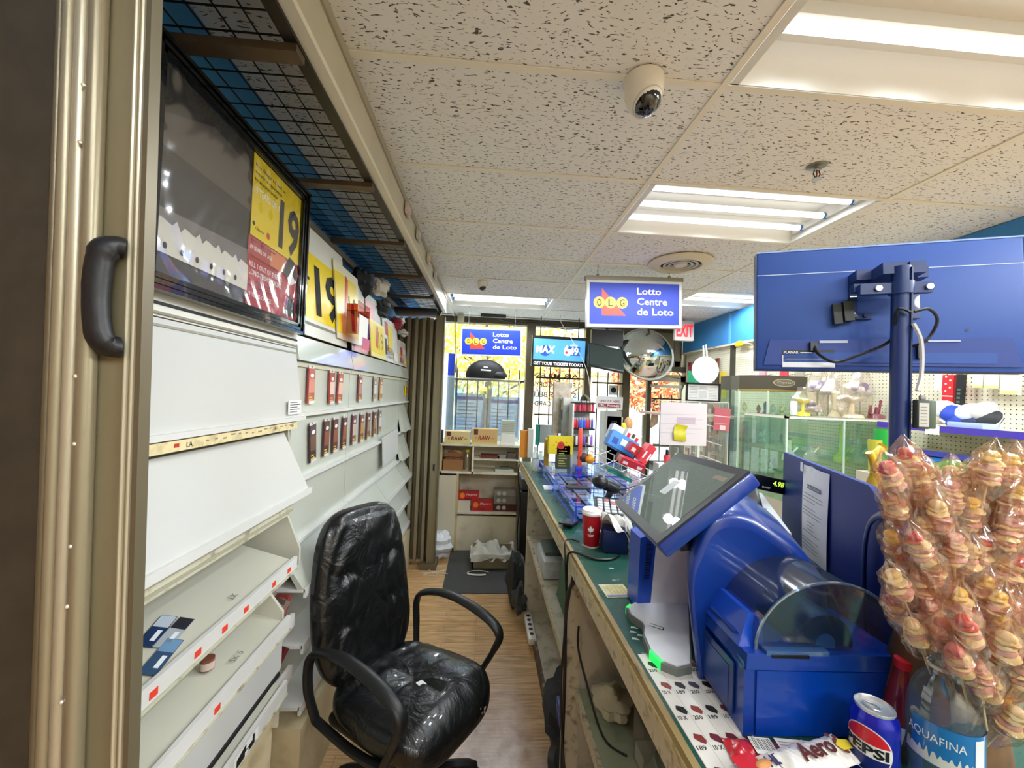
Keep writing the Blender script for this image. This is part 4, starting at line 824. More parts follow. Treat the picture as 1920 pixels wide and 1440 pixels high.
for pts, r, lab in (([(.50, 1.3, .548), (.44, 1.36, .56), (.395, 1.45, .7), (.385, 1.52, .76), (.40, 1.58, .8)], .004, 'thin black cable looping from the near counter shelf'),
                    ([(.62, 1.0, .56), (.5, .98, .58), (.42, .92, .565), (.38, .9, .4), (.385, .92, .1)], .006, 'black cord draped over the near shelf edge'),
                    ([(.6, 1.1, .565), (.47, 1.05, .57), (.39, 1.0, .53), (.375, 1.05, .35), (.38, 1.12, .1)], .004, 'beige cord draped over the near shelf edge'),
                    ([(.385, 1.58, .98), (.35, 1.585, .9), (.352, 1.585, .6), (.35, 1.57, .3), (.355, 1.55, .12)], .007, 'thick black cord hanging down the counter post'),
                    ([(.372, 1.585, 1.0), (.345, 1.575, .8), (.34, 1.58, .5), (.36, 1.50, .2)], .004, 'thin black cord hanging beside the thick one on the post')):
    b = B(); b.tube(pts, r, M('1a1a1b', .45) if 'beige' not in lab else M('b7ab90', .5), sm=6); b.solo('cable', lab, 'cable', 'cables under the counter')
# power strip
t2 = thing('power_strip', 'white power strip with black plugs on the floor by the mat', 'power strip', (.37, 2.85, 0))
b = B(); b.rbox((.375, 2.86, .07), (.055, .36, .04), .008, M('e9e8e2', .35)); b.build('casing', t2)
for i in range(5): b = B(); b.cyl((.375, 2.74 + .055 * i, .09), (.375, 2.74 + .055 * i, .0925), .014, M('2a2a2a', .5), n=12); b.build('socket', t2)
t2['label'] = 'white power strip with dark round sockets on the floor by the mat'

# ================================================================ floor things at the far end
b = B(); b.bx((-.30, 3.46, 0), (.36, 4.40, .006), M('4b4c4b', .75, var=.15, bump=.4, scale=60)); b.solo('floor_mat', 'dark grey rubber floor mat before the white shelves', 'mat')
t = thing('cardboard_box', 'low cardboard box lined with a white plastic bag on the dark mat', 'box', (.13, 4.05, .006))
KB = M('8f8468', .7, var=.15, scale=10); b = B()
for a, c in (((-.06, 3.92, .006), (.33, 3.93, .13)), ((-.06, 4.19, .006), (.33, 4.20, .15)), ((-.06, 3.92, .006), (-.05, 4.2, .14)), ((.32, 3.92, .006), (.33, 4.2, .14)), ((-.06, 3.92, .006), (.33, 4.2, .012))): b.bx(a, c, KB)
b.build('carton', t); rnd = random.Random(5)
b = B(); b.surf(lambda u, v: (-.085 + .44 * u, 3.90 + .32 * v, .15 + .06 * math.sin(u * 9) * math.sin(v * 7) + .03 * math.sin(u * 23 + v * 17) - .04 * max(0, 1 - 6 * min(u, 1 - u, v, 1 - v)) - .10 * (u > .58) * math.sin(PI * v) * math.sin(PI * (u - .58) / .42)), 30, 24, M('e4e4dc', .3, bump=.5, scale=25)); b.build('bag_liner', t)
b = B(); b.surf(lambda u, v: (-.075 + .42 * u, 3.905 - .008 * math.sin(u * 11) - .004 * v, .15 - .05 * v * (1 + .35 * math.sin(u * 6 + 1))), 40, 4, M('e4e4dc', .3, bump=.5, scale=25)); b.build('bag_fold', t)
b = B(); b.tube([(-.0 + .10 * math.cos(a / 8 * PI), 3.82 + .045 * math.sin(a / 8 * PI), .015) for a in range(0, 15)], .005, M('d5d2c2', .5), flat=2); b.solo('plastic_strap', 'loop of pale packing strap on the dark mat before the box', 'strap')
bundle(0, 0, (.12, .13, .14), ('dfe4e8', 'eef1f4'), 'white plastic bag slumped against the far wall near the folded gate', 31, g='bags on the floor', c=(-.40, 4.20, .13), cat='bag', nm='plastic_bag')
bundle(0, 0, (.07, .17, .20), ('26282a', '5a5e62'), 'shiny black garbage bag between the mat and the counter', 32, g='bags on the floor', c=(.31, 3.32, .20), cat='bag', nm='plastic_bag')
bundle(0, 0, (.05, .12, .10), ('3a3d40',), 'small dark grey bag beside the power strip', 33, g='bags on the floor', c=(.32, 3.10, .14), cat='bag', nm='plastic_bag')
b = B()
for a, c in (((-.50, 3.80), (-.30, 3.90)), ((-.52, 3.84), (-.28, 3.82)), ((-.48, 3.92), (-.36, 3.78))): b.tube([(a[0], a[1], .004), (c[0], c[1], .006)], .004, M('dcd8c8', .5))
b.solo('straw_litter', 'scattered pale strips on the floor before the dark mat', 'litter', kind='stuff')
t = thing('computer_tower', 'tall black computer case standing at the far end of the counter', 'computer', (.45, 3.9, 0))
b = B(); b.rbox((.46, 3.92, .40), (.20, .42, .80), .01, M('0d0e10', .35)); b.build('case', t); b = B(); b.rbox((.46, 3.92, .86), (.19, .36, .10), .01, M('4a4d4f', .35)); b.build('top_unit', t)
b = B(); b.tube([(.345, 3.72, 1.08), (.33, 3.73, .95), (.355, 3.72, .7), (.34, 3.71, .45), (.36, 3.72, .2)], .006, BLACK, sm=5); b.solo('cable', 'black cable hanging beside the computer case', 'cable')

# ================================================================ white shelves under the window
SH = M('e3dcc6', .5, dirt='9c8a5e', dirtamt=.45, scale=6); SH2 = M('cdb98a', .55, dirt='8a6f3c', dirtamt=.4, scale=5)
Y0 = 4.36
t = thing('window_shelf_unit', 'white wooden shelf unit with cubby holes under the far window', 'shelf', (-.1, 4.5, 0))
b = B(); b.bx((-.86, Y0 + .30, 0), (.42, Y0 + .32, 1.13), SH); b.build('back_board', t)
b = B(); b.bx((-.86, Y0, .04), (-.27, Y0 + .02, .80), M('ded6bd', .5, var=.06, scale=3)); b.build('blank_panel', t)
b = B(); b.bx((-.26, Y0 + .02, .0), (.42, Y0 + .04, .37), M('e0d7bc', .5, dirt='9c8a5e', dirtamt=.3)); b.build('lower_panel', t)
b = B(); b.bx((-.86, Y0, 1.115), (.42, Y0 + 1.1, 1.135), SH); b.build('top', t)
for z, a, c in ((.82, -.86, .42), (.395, -.25, .42)): b = B(); b.bx((a, Y0, z), (c, Y0 + .30, z + .022), SH); b.build('shelf', t)
for x in (-.86, -.455, -.115, .385): b = B(); b.bx((x, Y0, .82), (x + .02, Y0 + .3, 1.12), SH2 if x == -.455 else SH); b.build('divider', t)
for x in (-.27, .385): b = B(); b.bx((x, Y0, 0), (x + .024, Y0 + .3, .82), SH2); b.build('divider', t)
b = B(); b.bx((-.10, Y0, .97), (.385, Y0 + .3, .985), SH); b.build('shelf', t); b = B(); b.bx((-.84, Y0, .98), (-.455, Y0 + .3, .995), SH); b.build('shelf', t)
b = B(); b.bx((-.86, 4.68, .62), (2.0, 5.66, .65), M('d9d2c0', .5)); struct(b, 'trim_4')
def raw(x, w_, h_, lab, c):
    t = thing('rolling_paper_case', lab, 'box', (x + w_ / 2, Y0 + .08, 1.135), group='kraft rolling paper cases'); b = B(); b.bx((x, Y0 + .02, 1.136), (x + w_, Y0 + .16, 1.136 + h_), M(c, .55)); b.build('carton', t)
    b = B(); m = fr((x, Y0 + .02, 1.136), (1, 0, 0), (0, 0, 1)); b.text('RAW', w_ * .26, h_ * .28, w_ * .46, h_ * .30, M('8c2a22', .5), m, bold=.03, slant=.1); b.rect(w_ * .08, h_ * .62, w_ * .16, h_ * .36, M('5b3020', .5), m, .001); b.disc(w_ * .17, h_ * .42, .012, .012, M('b39a58', .5), m, .001); b.disc(w_ * .82, h_ * .4, .02, .008, M('b39a58', .5), m, .001); b.rect(0, 0, w_, h_ * .14, M('cfc67a', .5), m, .0008); b.build('print', t)
pa = PY(833, 828, Y0 + .02); raw(pa.x, .275, .13, 'kraft rolling paper case next to the black box on the shelf top', 'dcc68c')
pa = PY(884, 830, Y0 + .02); raw(pa.x, .275, .165, 'larger kraft rolling paper case beside the white card box', 'd3ad72')
def cbox(a, c, col, nm, lab, cat='box', g=None, deco=None, rough=.5):
    b = B(); b.bx(a, c, M(col, rough)); 
    if deco: deco(b, fr((a[0], a[1] - .0005, a[2]), (1, 0, 0), (0, 0, 1)), c[0] - a[0], c[2] - a[2])
    return b.solo(nm, lab, cat, g)
SB = 'boxes along the window shelf'
cbox((-.505, Y0 + .03, 1.136), (-.44, Y0 + .15, 1.27), '24332c', 'carton', 'narrow dark green carton between the tin and the kraft case', g=SB)
cbox((-.60, Y0 + .03, 1.136), (-.525, Y0 + .15, 1.24), 'e4e1da', 'carton', 'white carton with a red cap beside the folded gate', g=SB, deco=lambda b, m, w, h: b.disc(w / 2, h * .75, .03, .025, M('d42c2c', .4), m, .001))
t = thing('jar', 'white jar with a bright red lid on the shelf top', 'jar', (-.55, Y0 + .2, 1.136)); b = B(); b.cyl((-.55, Y0 + .2, 1.136), (-.55, Y0 + .2, 1.25), .035, PAPER, n=16); b.build('body', t); b = B(); b.cyl((-.55, Y0 + .2, 1.25), (-.55, Y0 + .2, 1.29), .037, M('d8302c', .3), n=16); b.build('lid', t)
cbox((.19, Y0 + .03, 1.136), (.34, Y0 + .15, 1.26), 'e9e7e1', 'carton', 'white card box on the shelf top at the window end', g=SB)
cbox((.19, Y0 + .05, 1.262), (.34, Y0 + .15, 1.40), 'b9bfae', 'paper_stack', 'folded grey paper bundle on the white card box', 'papers', deco=lambda b, m, w, h: [b.rect(.01, .02 + .022 * i, w - .02, .006, M('8a9182', .7), m, .001) for i in range(5)])
cbox((-.42, Y0 + .05, .843), (-.21, Y0 + .2, .96), '9a6d42', 'basket', 'brown basket of crumpled bags in the middle cubby', 'basket')
bundle(0, 0, (.10, .07, .05), ('8a5c3a', 'b98d5c'), 'crumpled brown wrappers heaped in the cubby basket', 41, g='wrappers in the cubby', c=(-.32, Y0 + .12, .99), cat='wrappers', nm='wrapper_heap')
t = thing('plastic_bottle', 'clear bottle with a yellow cap standing in the middle cubby', 'bottle', (-.165, Y0 + .1, .843)); b = B(); b.lathe([(.03, 0), (.032, .01), (.032, .15), (.012, .19), (.012, .2)], glass('efe6c8', .2, .85), T(-.165, Y0 + .1, .843), 14); b.build('body', t); b = B(); b.cyl((-.165, Y0 + .1, 1.04), (-.165, Y0 + .1, 1.065), .022, M('e8c62c', .4)); b.build('cap', t)
for i, (x, z, w_, d, h_, c, lab) in enumerate(((-.02, .986, .20, .14, .03, '6d2a30', 'maroon flat case in the upper right cubby'), (.16, .986, .09, .1, .04, '8a8884', 'grey folded item in the upper right cubby'), (.27, .986, .08, .1, .06, '5a4c46', 'brown tin in the upper right cubby'), (.14, .843, .20, .18, .025, 'c4c8bf', 'stack of pale leaflets in the lower right cubby'), (.2, .87, .10, .1, .02, '5c6b52', 'green notebook on the pale leaflets'), (-.8, .996, .12, .12, .05, '2a2a2e', 'dark box in the small cubby by the folded gate'), (-.62, .843, .12, .12, .08, 'e6e4de', 'white box in the small cubby by the folded gate'), (-.62, .925, .12, .1, .045, '1c1c20', 'black device on the white box in the small cubby'))):
    cbox((x, Y0 + .05, z), (x + w_, Y0 + .05 + d, z + h_), c, 'shelf_box', lab.replace('upper right cubby', 'long upper cubby').replace('lower right cubby', 'long lower cubby'), g='small things in the cubby holes')
def redbox(x, z, w_, h_, lab, rz=0, c='c4242a'):
    t = thing('red_carton', lab, 'box', (x, Y0 + .1, z), rz, 'red cartons on the lower shelf'); b = B(); b.box((0, 0, h_ / 2), (w_, .12, h_), M(c, .4)); b.build('carton', t, local=True)
    b = B(); m = fr((-w_ / 2, -.0605, 0), (1, 0, 0), (0, 0, 1)); b.text('Players', w_ * .38, h_ * .55, w_ * .5, h_ * .28, PAPER, m, slant=.3); b.ball((w_ * .2, h_ * .6, 0), (.028, .03, .001), M('f08c28', .5), m, 10, 6); b.rect(w_ * .3, h_ * .12, w_ * .35, h_ * .16, M('8c1a1e', .5), m, .0012); b.build('print', t, local=True)
redbox(-.135, .53, .22, .085, 'tilted red carton lying on the other red carton')
t.rotation_euler = t.rotation_euler
redbox(.015, .418, .23, .11, 'red carton standing on the lower shelf beside the grey cartons')
cbox((-.245, Y0 + .04, .418), (-.115, Y0 + .16, .528), 'd8d3c2', 'carton', 'pale carton under the tilted red carton', g='cartons on the lower shelf')
for i, (z, lab) in enumerate(((.418, 'grey and red carton at the bottom of the three'), (.495, 'grey carton with round emblems in the middle of the three'), (.572, 'grey carton with round emblems topmost of the three'))):
    cbox((.14, Y0 + .05, z), (.38, Y0 + .18, z + .076), '5c2a2c' if i == 0 else '8e8a80', 'grey_carton', lab, g='grey cartons stacked on the lower shelf', deco=(lambda b, m, w, h: [b.disc(.05 + .06 * k, h / 2, .022, .022, M('c9c6bb', .5), m, .001) for k in range(2)]))
S.cycles.transparent_max_bounces = 24; S.cycles.max_bounces = 10; S.cycles.diffuse_bounces = 6
# ================================================================ lottery terminal
TX = M('17191c', .4); GR = M('6f7470', .45); BODY = M('02348c', .34, coat=.4); WH2 = M('eef0f4', .35)
t = thing('lottery_terminal', 'blue lottery terminal with tilted touch screen and rounded back housing', 'lottery terminal', (.6, 1.0, CZ))
prof = [(.492, 1.085), (.463, 1.298), (.483, 1.38), (.508, 1.432), (.545, 1.452), (.60, 1.446), (.673, 1.405), (.74, 1.355), (.79, 1.29), (.80, 1.20), (.80, 1.085)]
cxm, czm = .63, 1.085
def ring(y, k, top): return [(cxm + (x - cxm) * k + .50 * (y - .88), y, czm + (z - czm) * top) for x, z in prof]
slices = [(.878, .90, .91), (.880, .95, .955), (.885, .98, .98), (.898, 1, 1), (1.02, 1, 1.015), (1.16, 1, 1), (1.185, .97, .97), (1.197, .90, .9)]
pp = [smooth([V(q) for q in ring(*s_)], 4) for s_ in slices]; n_ = len(pp[0]); vs = [p for r_ in pp for p in r_]
fs = [(j * n_ + i, j * n_ + (i + 1) % n_, (j + 1) * n_ + (i + 1) % n_, (j + 1) * n_ + i) for j in range(len(pp) - 1) for i in range(n_)] + [list(range(n_)), [(len(pp) - 1) * n_ + i for i in range(n_)][::-1]]
b = B(); b.add(vs, fs, BODY); body = b.build('housing', t, sharp=50)
b = B()
for i in range(14):
    u = i / 13; x = .56 + .17 * u; z = 1.462 - .098 * u ** 1.15; b.tube([(x + .035, .95, z + .0), (x + .12, 1.12, z)], .0022, M('083184', .4), n=4)
b.build('cooling_rib', body)['kind'] = 'stuff'
# front column: white panel, vent grille
b = B(); b.hexa([(.505, 1.172, 1.10), (.625, 1.168, 1.10), (.625, 1.19, 1.10), (.505, 1.19, 1.10), (.520, 1.172, 1.345), (.625, 1.168, 1.345), (.625, 1.19, 1.345), (.520, 1.19, 1.345)], WH2); b.build('front_panel', t)
b = B(); VB = M('1c50c8', .35, coat=.3); b.hexa([(.466, 1.168, 1.085), (.508, 1.172, 1.085), (.508, 1.25, 1.085), (.466, 1.25, 1.085), (.470, 1.168, 1.29), (.523, 1.172, 1.31), (.523, 1.25, 1.31), (.470, 1.25, 1.29)], VB)
b.rbox((.575, 1.255, 1.21), (.13, .12, .25), .02, BODY); vent = b.build('vent_column', t)
b = B()
for i in range(15): b.bx((.484 + .0004 * i, 1.1655, 1.172 + .0075 * i), (.500 + .0008 * i, 1.1695, 1.175 + .0075 * i), M('0a2a78', .5))
b.build('vent_slot', vent)['kind'] = 'stuff'
# tray with green lights
out = [(.458, 1.180), (.427, 1.150), (.425, 1.115), (.443, 1.075), (.440, 1.055), (.424, 1.02), (.414, .955), (.424, .912), (.452, .890), (.49, .900), (.505, .93), (.625, 1.165), (.625, 1.180)]
b = B(); b.prism(out, .018, GR, T(0, 0, CZ)); q = [(.50 + (x - .50) * .93, 1.07 + (y - 1.07) * .95) for x, y in out]; b.prism(q, .003, WH2, T(0, 0, CZ + .018)); tr = b.build('ticket_tray', t)
b = B(); b.prism([(.4235, .965), (.4125, .952), (.423, .913), (.437, .918)], .0195, glow('22e060', .35), T(0, 0, CZ)); b.build('green_light', tr)
b = B(); b.prism([(.426, 1.152), (.444, 1.170), (.452, 1.162), (.436, 1.146)], .0195, glow('22e060', .3), T(0, 0, CZ)); b.build('green_light', tr)
b = B(); m = fr((.455, 1.055, CZ + .0212), (.8, -.6, 0), (.6, .8, 0)); b.rect(.0, 0, .036, .003, INK, m); b.rect(.0, .012, .036, .003, GR, m); b.rect(.033, 0, .003, .015, INK, m); b.build('printed_mark', tr)
# screen
k_ = 1.056
def sc(p): return EYE + (V(p) - EYE) * k_
D_, C_, B_, A_ = sc((.372, 1.115, 1.404)), sc((.338, .757, 1.421)), sc((.515, .747, 1.568)), sc((.548, 1.105, 1.551))
m = fr(D_, C_ - D_, A_ - D_); sw, sh = (C_ - D_).length, (A_ - D_).length
b = B(); b.rbox((sw / 2, sh / 2, -.017), (sw, sh, .034), .006, BODY, m); b.build('screen_shell', t)
b = B(); b.box((sw / 2, sh / 2, .001), (sw - .004, sh - .004, .004), M('0b0c0e', .45), m); bz = b.build('bezel', t)
def screen_mat():
    mm, n, p = nodes_mat('dim_glossy_screen'); p.inputs['Base Color'].default_value = hexc('3a413d'); p.inputs['Roughness'].default_value = .015; p.inputs['Coat Weight'].default_value = .0; p.inputs['Specular IOR Level'].default_value = .3
    p.inputs['Emission Color'].default_value = hexc('7f8c84'); p.inputs['Emission Strength'].default_value = .18; return mm
b = B(); b.rect(.022, .022, sw - .044, sh - .044, screen_mat(), m, .0034); b.rect(sw * .78, sh * .80, .05, .012, M('8a7a66', .3), m, .0036); b.rect(sw * .42, sh * .42, .04, .05, M('56503f', .3), m, .0036); b.build('display', bz)
b = B(); b.tube([(.50, 1.0, 1.44), (.505, .99, 1.40), (.52, .97, 1.34)], .05, M('0d1a38', .35), n=14, sm=4, flat=.5); b.build('screen_neck', t)

# ================================================================ blue ticket printer with clear domed lid
t = thing('ticket_printer', 'squat blue ticket printer with a clear rounded dome cover', 'printer', (.65, .83, CZ))
PB = M('033a9c', .32, coat=.4); 
m0 = T(.502, .736, CZ) @ R(-2)
b = B(); b.hexa([(0, 0, 0), (.30, 0, 0), (.30, .185, 0), (.01, .185, 0), (0, 0, .135), (.30, 0, .135), (.30, .185, .145), (.01, .185, .135)], PB, m0); 
b.hexa([(.0, -.006, .125), (.31, -.006, .125), (.31, .19, .125), (.0, .19, .125), (.004, -.002, .152), (.306, -.002, .152), (.306, .186, .152), (.004, .186, .152)], PB, m0); b.build('casing', t)
b = B(); b.bx((-.003, .03, .015), (0, .15, .115), M('0c2f78', .35, coat=.3), m0); b.bx((-.004, .045, .028), (-.003, .135, .10), M('123c8e', .3), m0); b.build('side_door', t)
b = B(); b.bx((.022, -.004, .004), (.29, -.0005, .122), M('043fa6', .3, coat=.4), m0); b.build('front_door', t)
b = B(); b.hexa([(.0, .02, .152), (.05, .02, .152), (.05, .165, .152), (.0, .165, .152), (.03, .04, .205), (.055, .04, .20), (.055, .15, .20), (.03, .15, .205)], M('0f49bd', .3, coat=.4), m0); b.bx((.002, .04, .165), (.008, .13, .17), M('0a2f80', .4), m0); b.build('tear_bar', t)
DG = glass('86a9c9', .17, .96, .09); ccx, rr, y0, y1 = .175, .150, .012, .172
b = B(); arc = [PI * i / 24 for i in range(25)]
b.surf(lambda u, v: (ccx - rr * .97 * math.cos(PI * u), y0 + (y1 - y0) * v, .148 + rr * .86 * math.sin(PI * u)), 28, 6, DG, m0)
for yy, s_ in ((y0, 1), (y1, -1)): b.surf(lambda u, v: (ccx - rr * .97 * math.cos(PI * u) * v, yy, .148 + rr * .86 * math.sin(PI * u) * v), 28, 4, DG, m0)
lid = b.build('dome_cover', t)
b = B()
for yy in (y0, y1): b.tube([(ccx - rr * .98 * math.cos(PI * i / 24), yy, .15 + rr * .87 * math.sin(PI * i / 24)) for i in range(25)], .0028, glass('9db8d0', .35, .8, .1), n=6, m=m0)
b.build('rim', lid)
b = B(); b.bx((.04, -.003, .150), (.16, .02, .158), glass('5d8fd0', .3, .6), m0); b.bx((.05, -.006, .147), (.12, -.003, .152), BLACK, m0); b.build('latch', t)
b = B(); b.cyl((.17, .02, .16), (.17, .165, .16), .055, M('16304f', .5), n=24, m=m0); b.cyl((.17, .019, .16), (.17, .0195, .16), .02, M('7aa0c8', .4), n=16, m=m0); b.build('paper_roll', t)

# ================================================================ big monitor seen from behind, on its pole
TLm, TRm, BLm = V((.722, 1.064, 2.106)), V((1.224, .864, 2.108)), V((.722, 1.041, 1.788))
m = frq(TLm, TRm, BLm); MB = M('19489a', .55); MB2 = M('16388a', .55); w, h = .545, .322
t = thing('monitor', 'large blue backed flat monitor turned away and mounted on a pole', 'monitor', (TLm + TRm) / 2 * .5 + (BLm) * .5)
b = B(); b.bx((0, 0, -.03), (w, h, -.008), M('0d1f48', .4), m); b.rbox((w / 2, h / 2, -.006), (w, h, .022), .005, MB, m); b.build('back_shell', t)
b = B(); b.bx((.0, h * .795, .0045), (w, h * .80, .0056), M('c9d6ee', .3), m); b.bx((0, h - .003, -.005), (w, h + .001, .0055), M('8fa8d8', .4), m); b.build('seam', t)
b = B(); bev = [(.015, .012), (w - .015, .012), (w - .03, h * .245), (.03, h * .245)]; b.prism(bev, .004, MB2, m, z=.005); b.bx((.06, h * .06, .008), (w - .06, h * .14, .0105), MB, m); b.build('lower_recess', t)
b = B(); b.bx((.14, h * .215, .006), (.20, h * .235, .012), M('a8b4cc', .4), m); b.bx((.36, h * .22, .006), (.42, h * .232, .012), M('a8b4cc', .4), m); b.build('port_strip', t)
b = B(); b.rect(.058, h * .02, .115, .032, M('dfe6ef', .5), m, .0105); b.rect(.058, h * .02 + .032, .115, .013, M('15171c', .5), m, .0105); b.text('PLANAR', .061, h * .02 + .0355, .033, .0065, PAPER, m, .0110, bold=.02); b.rect(.098, h * .02 + .037, .026, .002, PAPER, m, .0112); b.rect(.066, h * .02 + .02, .09, .002, M('8d96a4', .6), m, .0110); b.build('rating_label', t)
b = B(); b.disc(w * .80, h * .31, .004, .003, BLACK, m, .0056); b.build('lock_slot', t)
# pole
PL = M('12326f', .42, coat=.3); px_, py_ = .945, .868
t = thing('pole_stand', 'dark blue round pole with clamp and bolts holding the monitor', 'stand', (px_, py_, CZ))
b = B(); b.cyl((px_, py_, CZ), (px_, py_, 2.025), .0175, PL, n=24); b.bx((px_ + .004, py_ - .020, 1.6), (px_ + .008, py_ - .014, 2.02), M('0a1f4a', .5)); b.build('pole', t)
b = B(); b.cyl((px_, py_, CZ), (px_, py_, CZ + .012), .08, PL, n=28); b.build('base_plate', t)
dirx = (TRm - TLm).normalized(); nn = dirx.cross(V((0, 0, 1))).normalized()
if nn.y > 0: nn = -nn
cl = fr((px_, py_, 1.975), dirx, (0, 0, 1))
b = B(); b.bx((-.080, -.012, -.010), (.055, .012, .008), PL, cl); b.cyl((0, -.014, 0), (0, .014, 0), .023, PL, n=24, m=cl); b.bx((-.085, -.002, -.03), (.06, .018, -.012), PL, cl); cp = b.build('clamp', t)
for x in (-.047, .046): b = B(); b.cyl((x, 0, .010), (x, 0, .0145), .0068, M('cfd2d4', .3, .7), n=8, m=cl); b.build('bolt', cp)
b = B(); pl = m @ T(.205, h * .40, 0); b.bx((.0, 0, .006), (.016, .115, .014), PL, pl); b.bx((.125, 0, .006), (.14, .115, .014), PL, pl); b.bx((0, .09, .012), (.14, .115, .05), PL, pl); b.bx((0, .0, .006), (.045, .016, .014), PL, pl); b.bx((.03, .085, .03), (.075, .112, .10), PL, pl); b.bx((.08, .085, .03), (.11, .112, .10), PL, pl); br = b.build('wall_bracket', t)
for x, y in ((.008, .108), (.132, .108), (.008, .008), (.03, .008)): b = B(); b.cyl((x, y, .014), (x, y, .022), .005, M('1b2f5c', .4), n=10, m=pl); b.build('knob', br)
b = B(); q = m @ T(.175, h * .44, .02) @ R(4); b.box((0, 0, 0), (.018, .052, .012), M('1c211e', .5), q); b.box((.022, .004, 0), (.02, .05, .02), M('23291f', .5), q); b.solo('adapter', 'small black adapter block hanging beside the monitor bracket', 'adapter')
def mp(x, y, z=.03): return m @ V((x, y, z))
b = B(); b.tube([mp(.128, h * .22, .01), mp(.13, h * .12, .03), mp(.16, h * .05, .04), mp(.20, h * .09, .05), mp(.26, h * .20, .07), cl @ V((-.02, -.055, .028)), cl @ V((.005, -.062, .03))], .0035, M('101217', .4), sm=6); b.bx((.118, h * .15, .008), (.134, h * .22, .02), M('23262c', .4), m); b.solo('cable', 'black video cable sagging from the monitor to the pole', 'cable', 'cables of the monitor')
b = B(); b.tube([cl @ V((.01, -.06, .03)), cl @ V((.035, -.055, .03)), cl @ V((.055, -.075, .02)), cl @ V((.052, -.105, .01)), cl @ V((.03, -.13, .01)), cl @ V((.0, -.135, -.03))], .0033, M('14161c', .4), sm=6); b.bx((.335, h * .09, .012), (.345, h * .2, .022), BLACK, m); b.solo('cable', 'black cable looping on the far side of the pole behind the clamp', 'cable', 'cables of the monitor')
b = B(); b.tube([(px_ + .005, py_ - .024, 1.89), (px_ + .022, py_ - .026, 1.85), (px_ + .024, py_ - .026, 1.78), (px_ + .012, py_ - .028, 1.74)], .0045, M('c9cbca', .4), sm=6); b.solo('cable', 'grey white cable running down the pole to the adapter', 'cable', 'cables of the monitor')
t = thing('power_adapter', 'grey labelled power adapter strapped upright on the blue pole', 'adapter', (px_ + .01, py_ - .035, 1.655))
q = fr((px_ + .004, py_ - .03, 1.656), (.95, -.3, 0), (0, 0, 1)); b = B(); b.rbox((.012, .032, 0), (.024, .064, .018), .003, M('3c4238', .5), q); b.rbox((.03, .032, -.004), (.014, .062, .02), .003, M('5a6b5c', .4), q); b.build('casing', t)
b = B(); b.rect(.003, .005, .018, .052, M('cfd0c8', .5), q, .0095); 
for i in range(6): b.rect(.005, .012 + .007 * i, .012, .0015, M('8a8c88', .6), q, .0100)
b.build('label', t); b = B(); b.rbox((.014, .069, 0), (.011, .010, .008), .002, M('9a9c98', .5), q); b.build('plug', t)

# ================================================================ blue side panel with the taped notice
SPB = M('0e2c80', .5, var=.15, scale=6); a_ = V((1.175, 1.52, 0)); c_ = V((.90, .80, 0)); d_ = (c_ - a_).normalized()
mp_ = fr((a_.x, a_.y, CZ), d_, (0, 0, 1)); L_ = (c_ - a_).length
t = thing('privacy_screen', 'dark blue upright side panel on the counter between register and lollipops', 'panel', ((a_.x + c_.x) / 2, (a_.y + c_.y) / 2, CZ))
pf = [(0, 0), (L_ + .1, 0), (L_ + .1, .16), (L_ + .06, .27), (L_ - .02, .36), (L_ - .12, .405), (L_ - .16, .425), (0, .430)]
b = B(); b.prism(pf, .014, SPB, mp_, z=-.014); b.build('board', t)
b = B(); b.tube([mp_ @ V((L_ - .13, 0, .01)), mp_ @ V((L_ - .14, .2, .015)), mp_ @ V((L_ - .13, .32, .015)), mp_ @ V((L_ - .09, .37, .01)), mp_ @ V((L_ - .02, .385, .0))], .012, M('0d2454', .4, coat=.3), n=8, sm=5, flat=.4); b.build('curved_fin', t)
pt = mp_ 
b = B(); u0, u1, v0, v1 = .215, .405, .125, .415
b.surf(lambda u, v: mp_ @ V((u0 + (u1 - u0) * u + .015 * v * 0, v0 + (v1 - v0) * v - .0 * u, .004 + .004 * math.sin(PI * u) * (1 - v) + .003 * math.sin(7 * u + 3 * v))), 12, 14, M('e9ebf2', .7))
mt_ = mp_ @ T(0, 0, .0105); b.rect(u0 + .05, .345, .10, .014, M('5a6480', .7), mt_); b.text('PUBLIC NOTICE', u0 + .054, .348, .09, .008, PAPER, mt_, .0008)
rnd = random.Random(2)
for i in range(17):
    if i in (3, 7, 12): continue
    b.rect(u0 + (.055 if 8 <= i < 11 else .02), .325 - .011 * i, rnd.uniform(.04, .06) if 8 <= i < 11 else rnd.uniform(.09, .15), .0022, M('7d8596', .7), mt_)
b.rect(u0 - .012, .392, .02, .03, M('dfe3ea', .3), mt_); b.rect(u0 + .07, .40, .03, .02, M('dfe3ea', .3), mt_)
b.solo('paper_notice', 'white printed notice taped on the blue side panel', 'paper')
b = B(); b.tube([mp_ @ V((.10, .16, .02)), mp_ @ V((.2, .19, .05)), mp_ @ V((.33, .15, .05)), mp_ @ V((.40, .08, .03))], .003, BLACK, sm=6); b.tube([mp_ @ V((.1, .13, .02)), mp_ @ V((.2, .15, .04)), mp_ @ V((.26, .12, .03))], .003, BLACK, sm=6); b.solo('cable', 'black cable curving before the taped notice on the blue panel', 'cable')

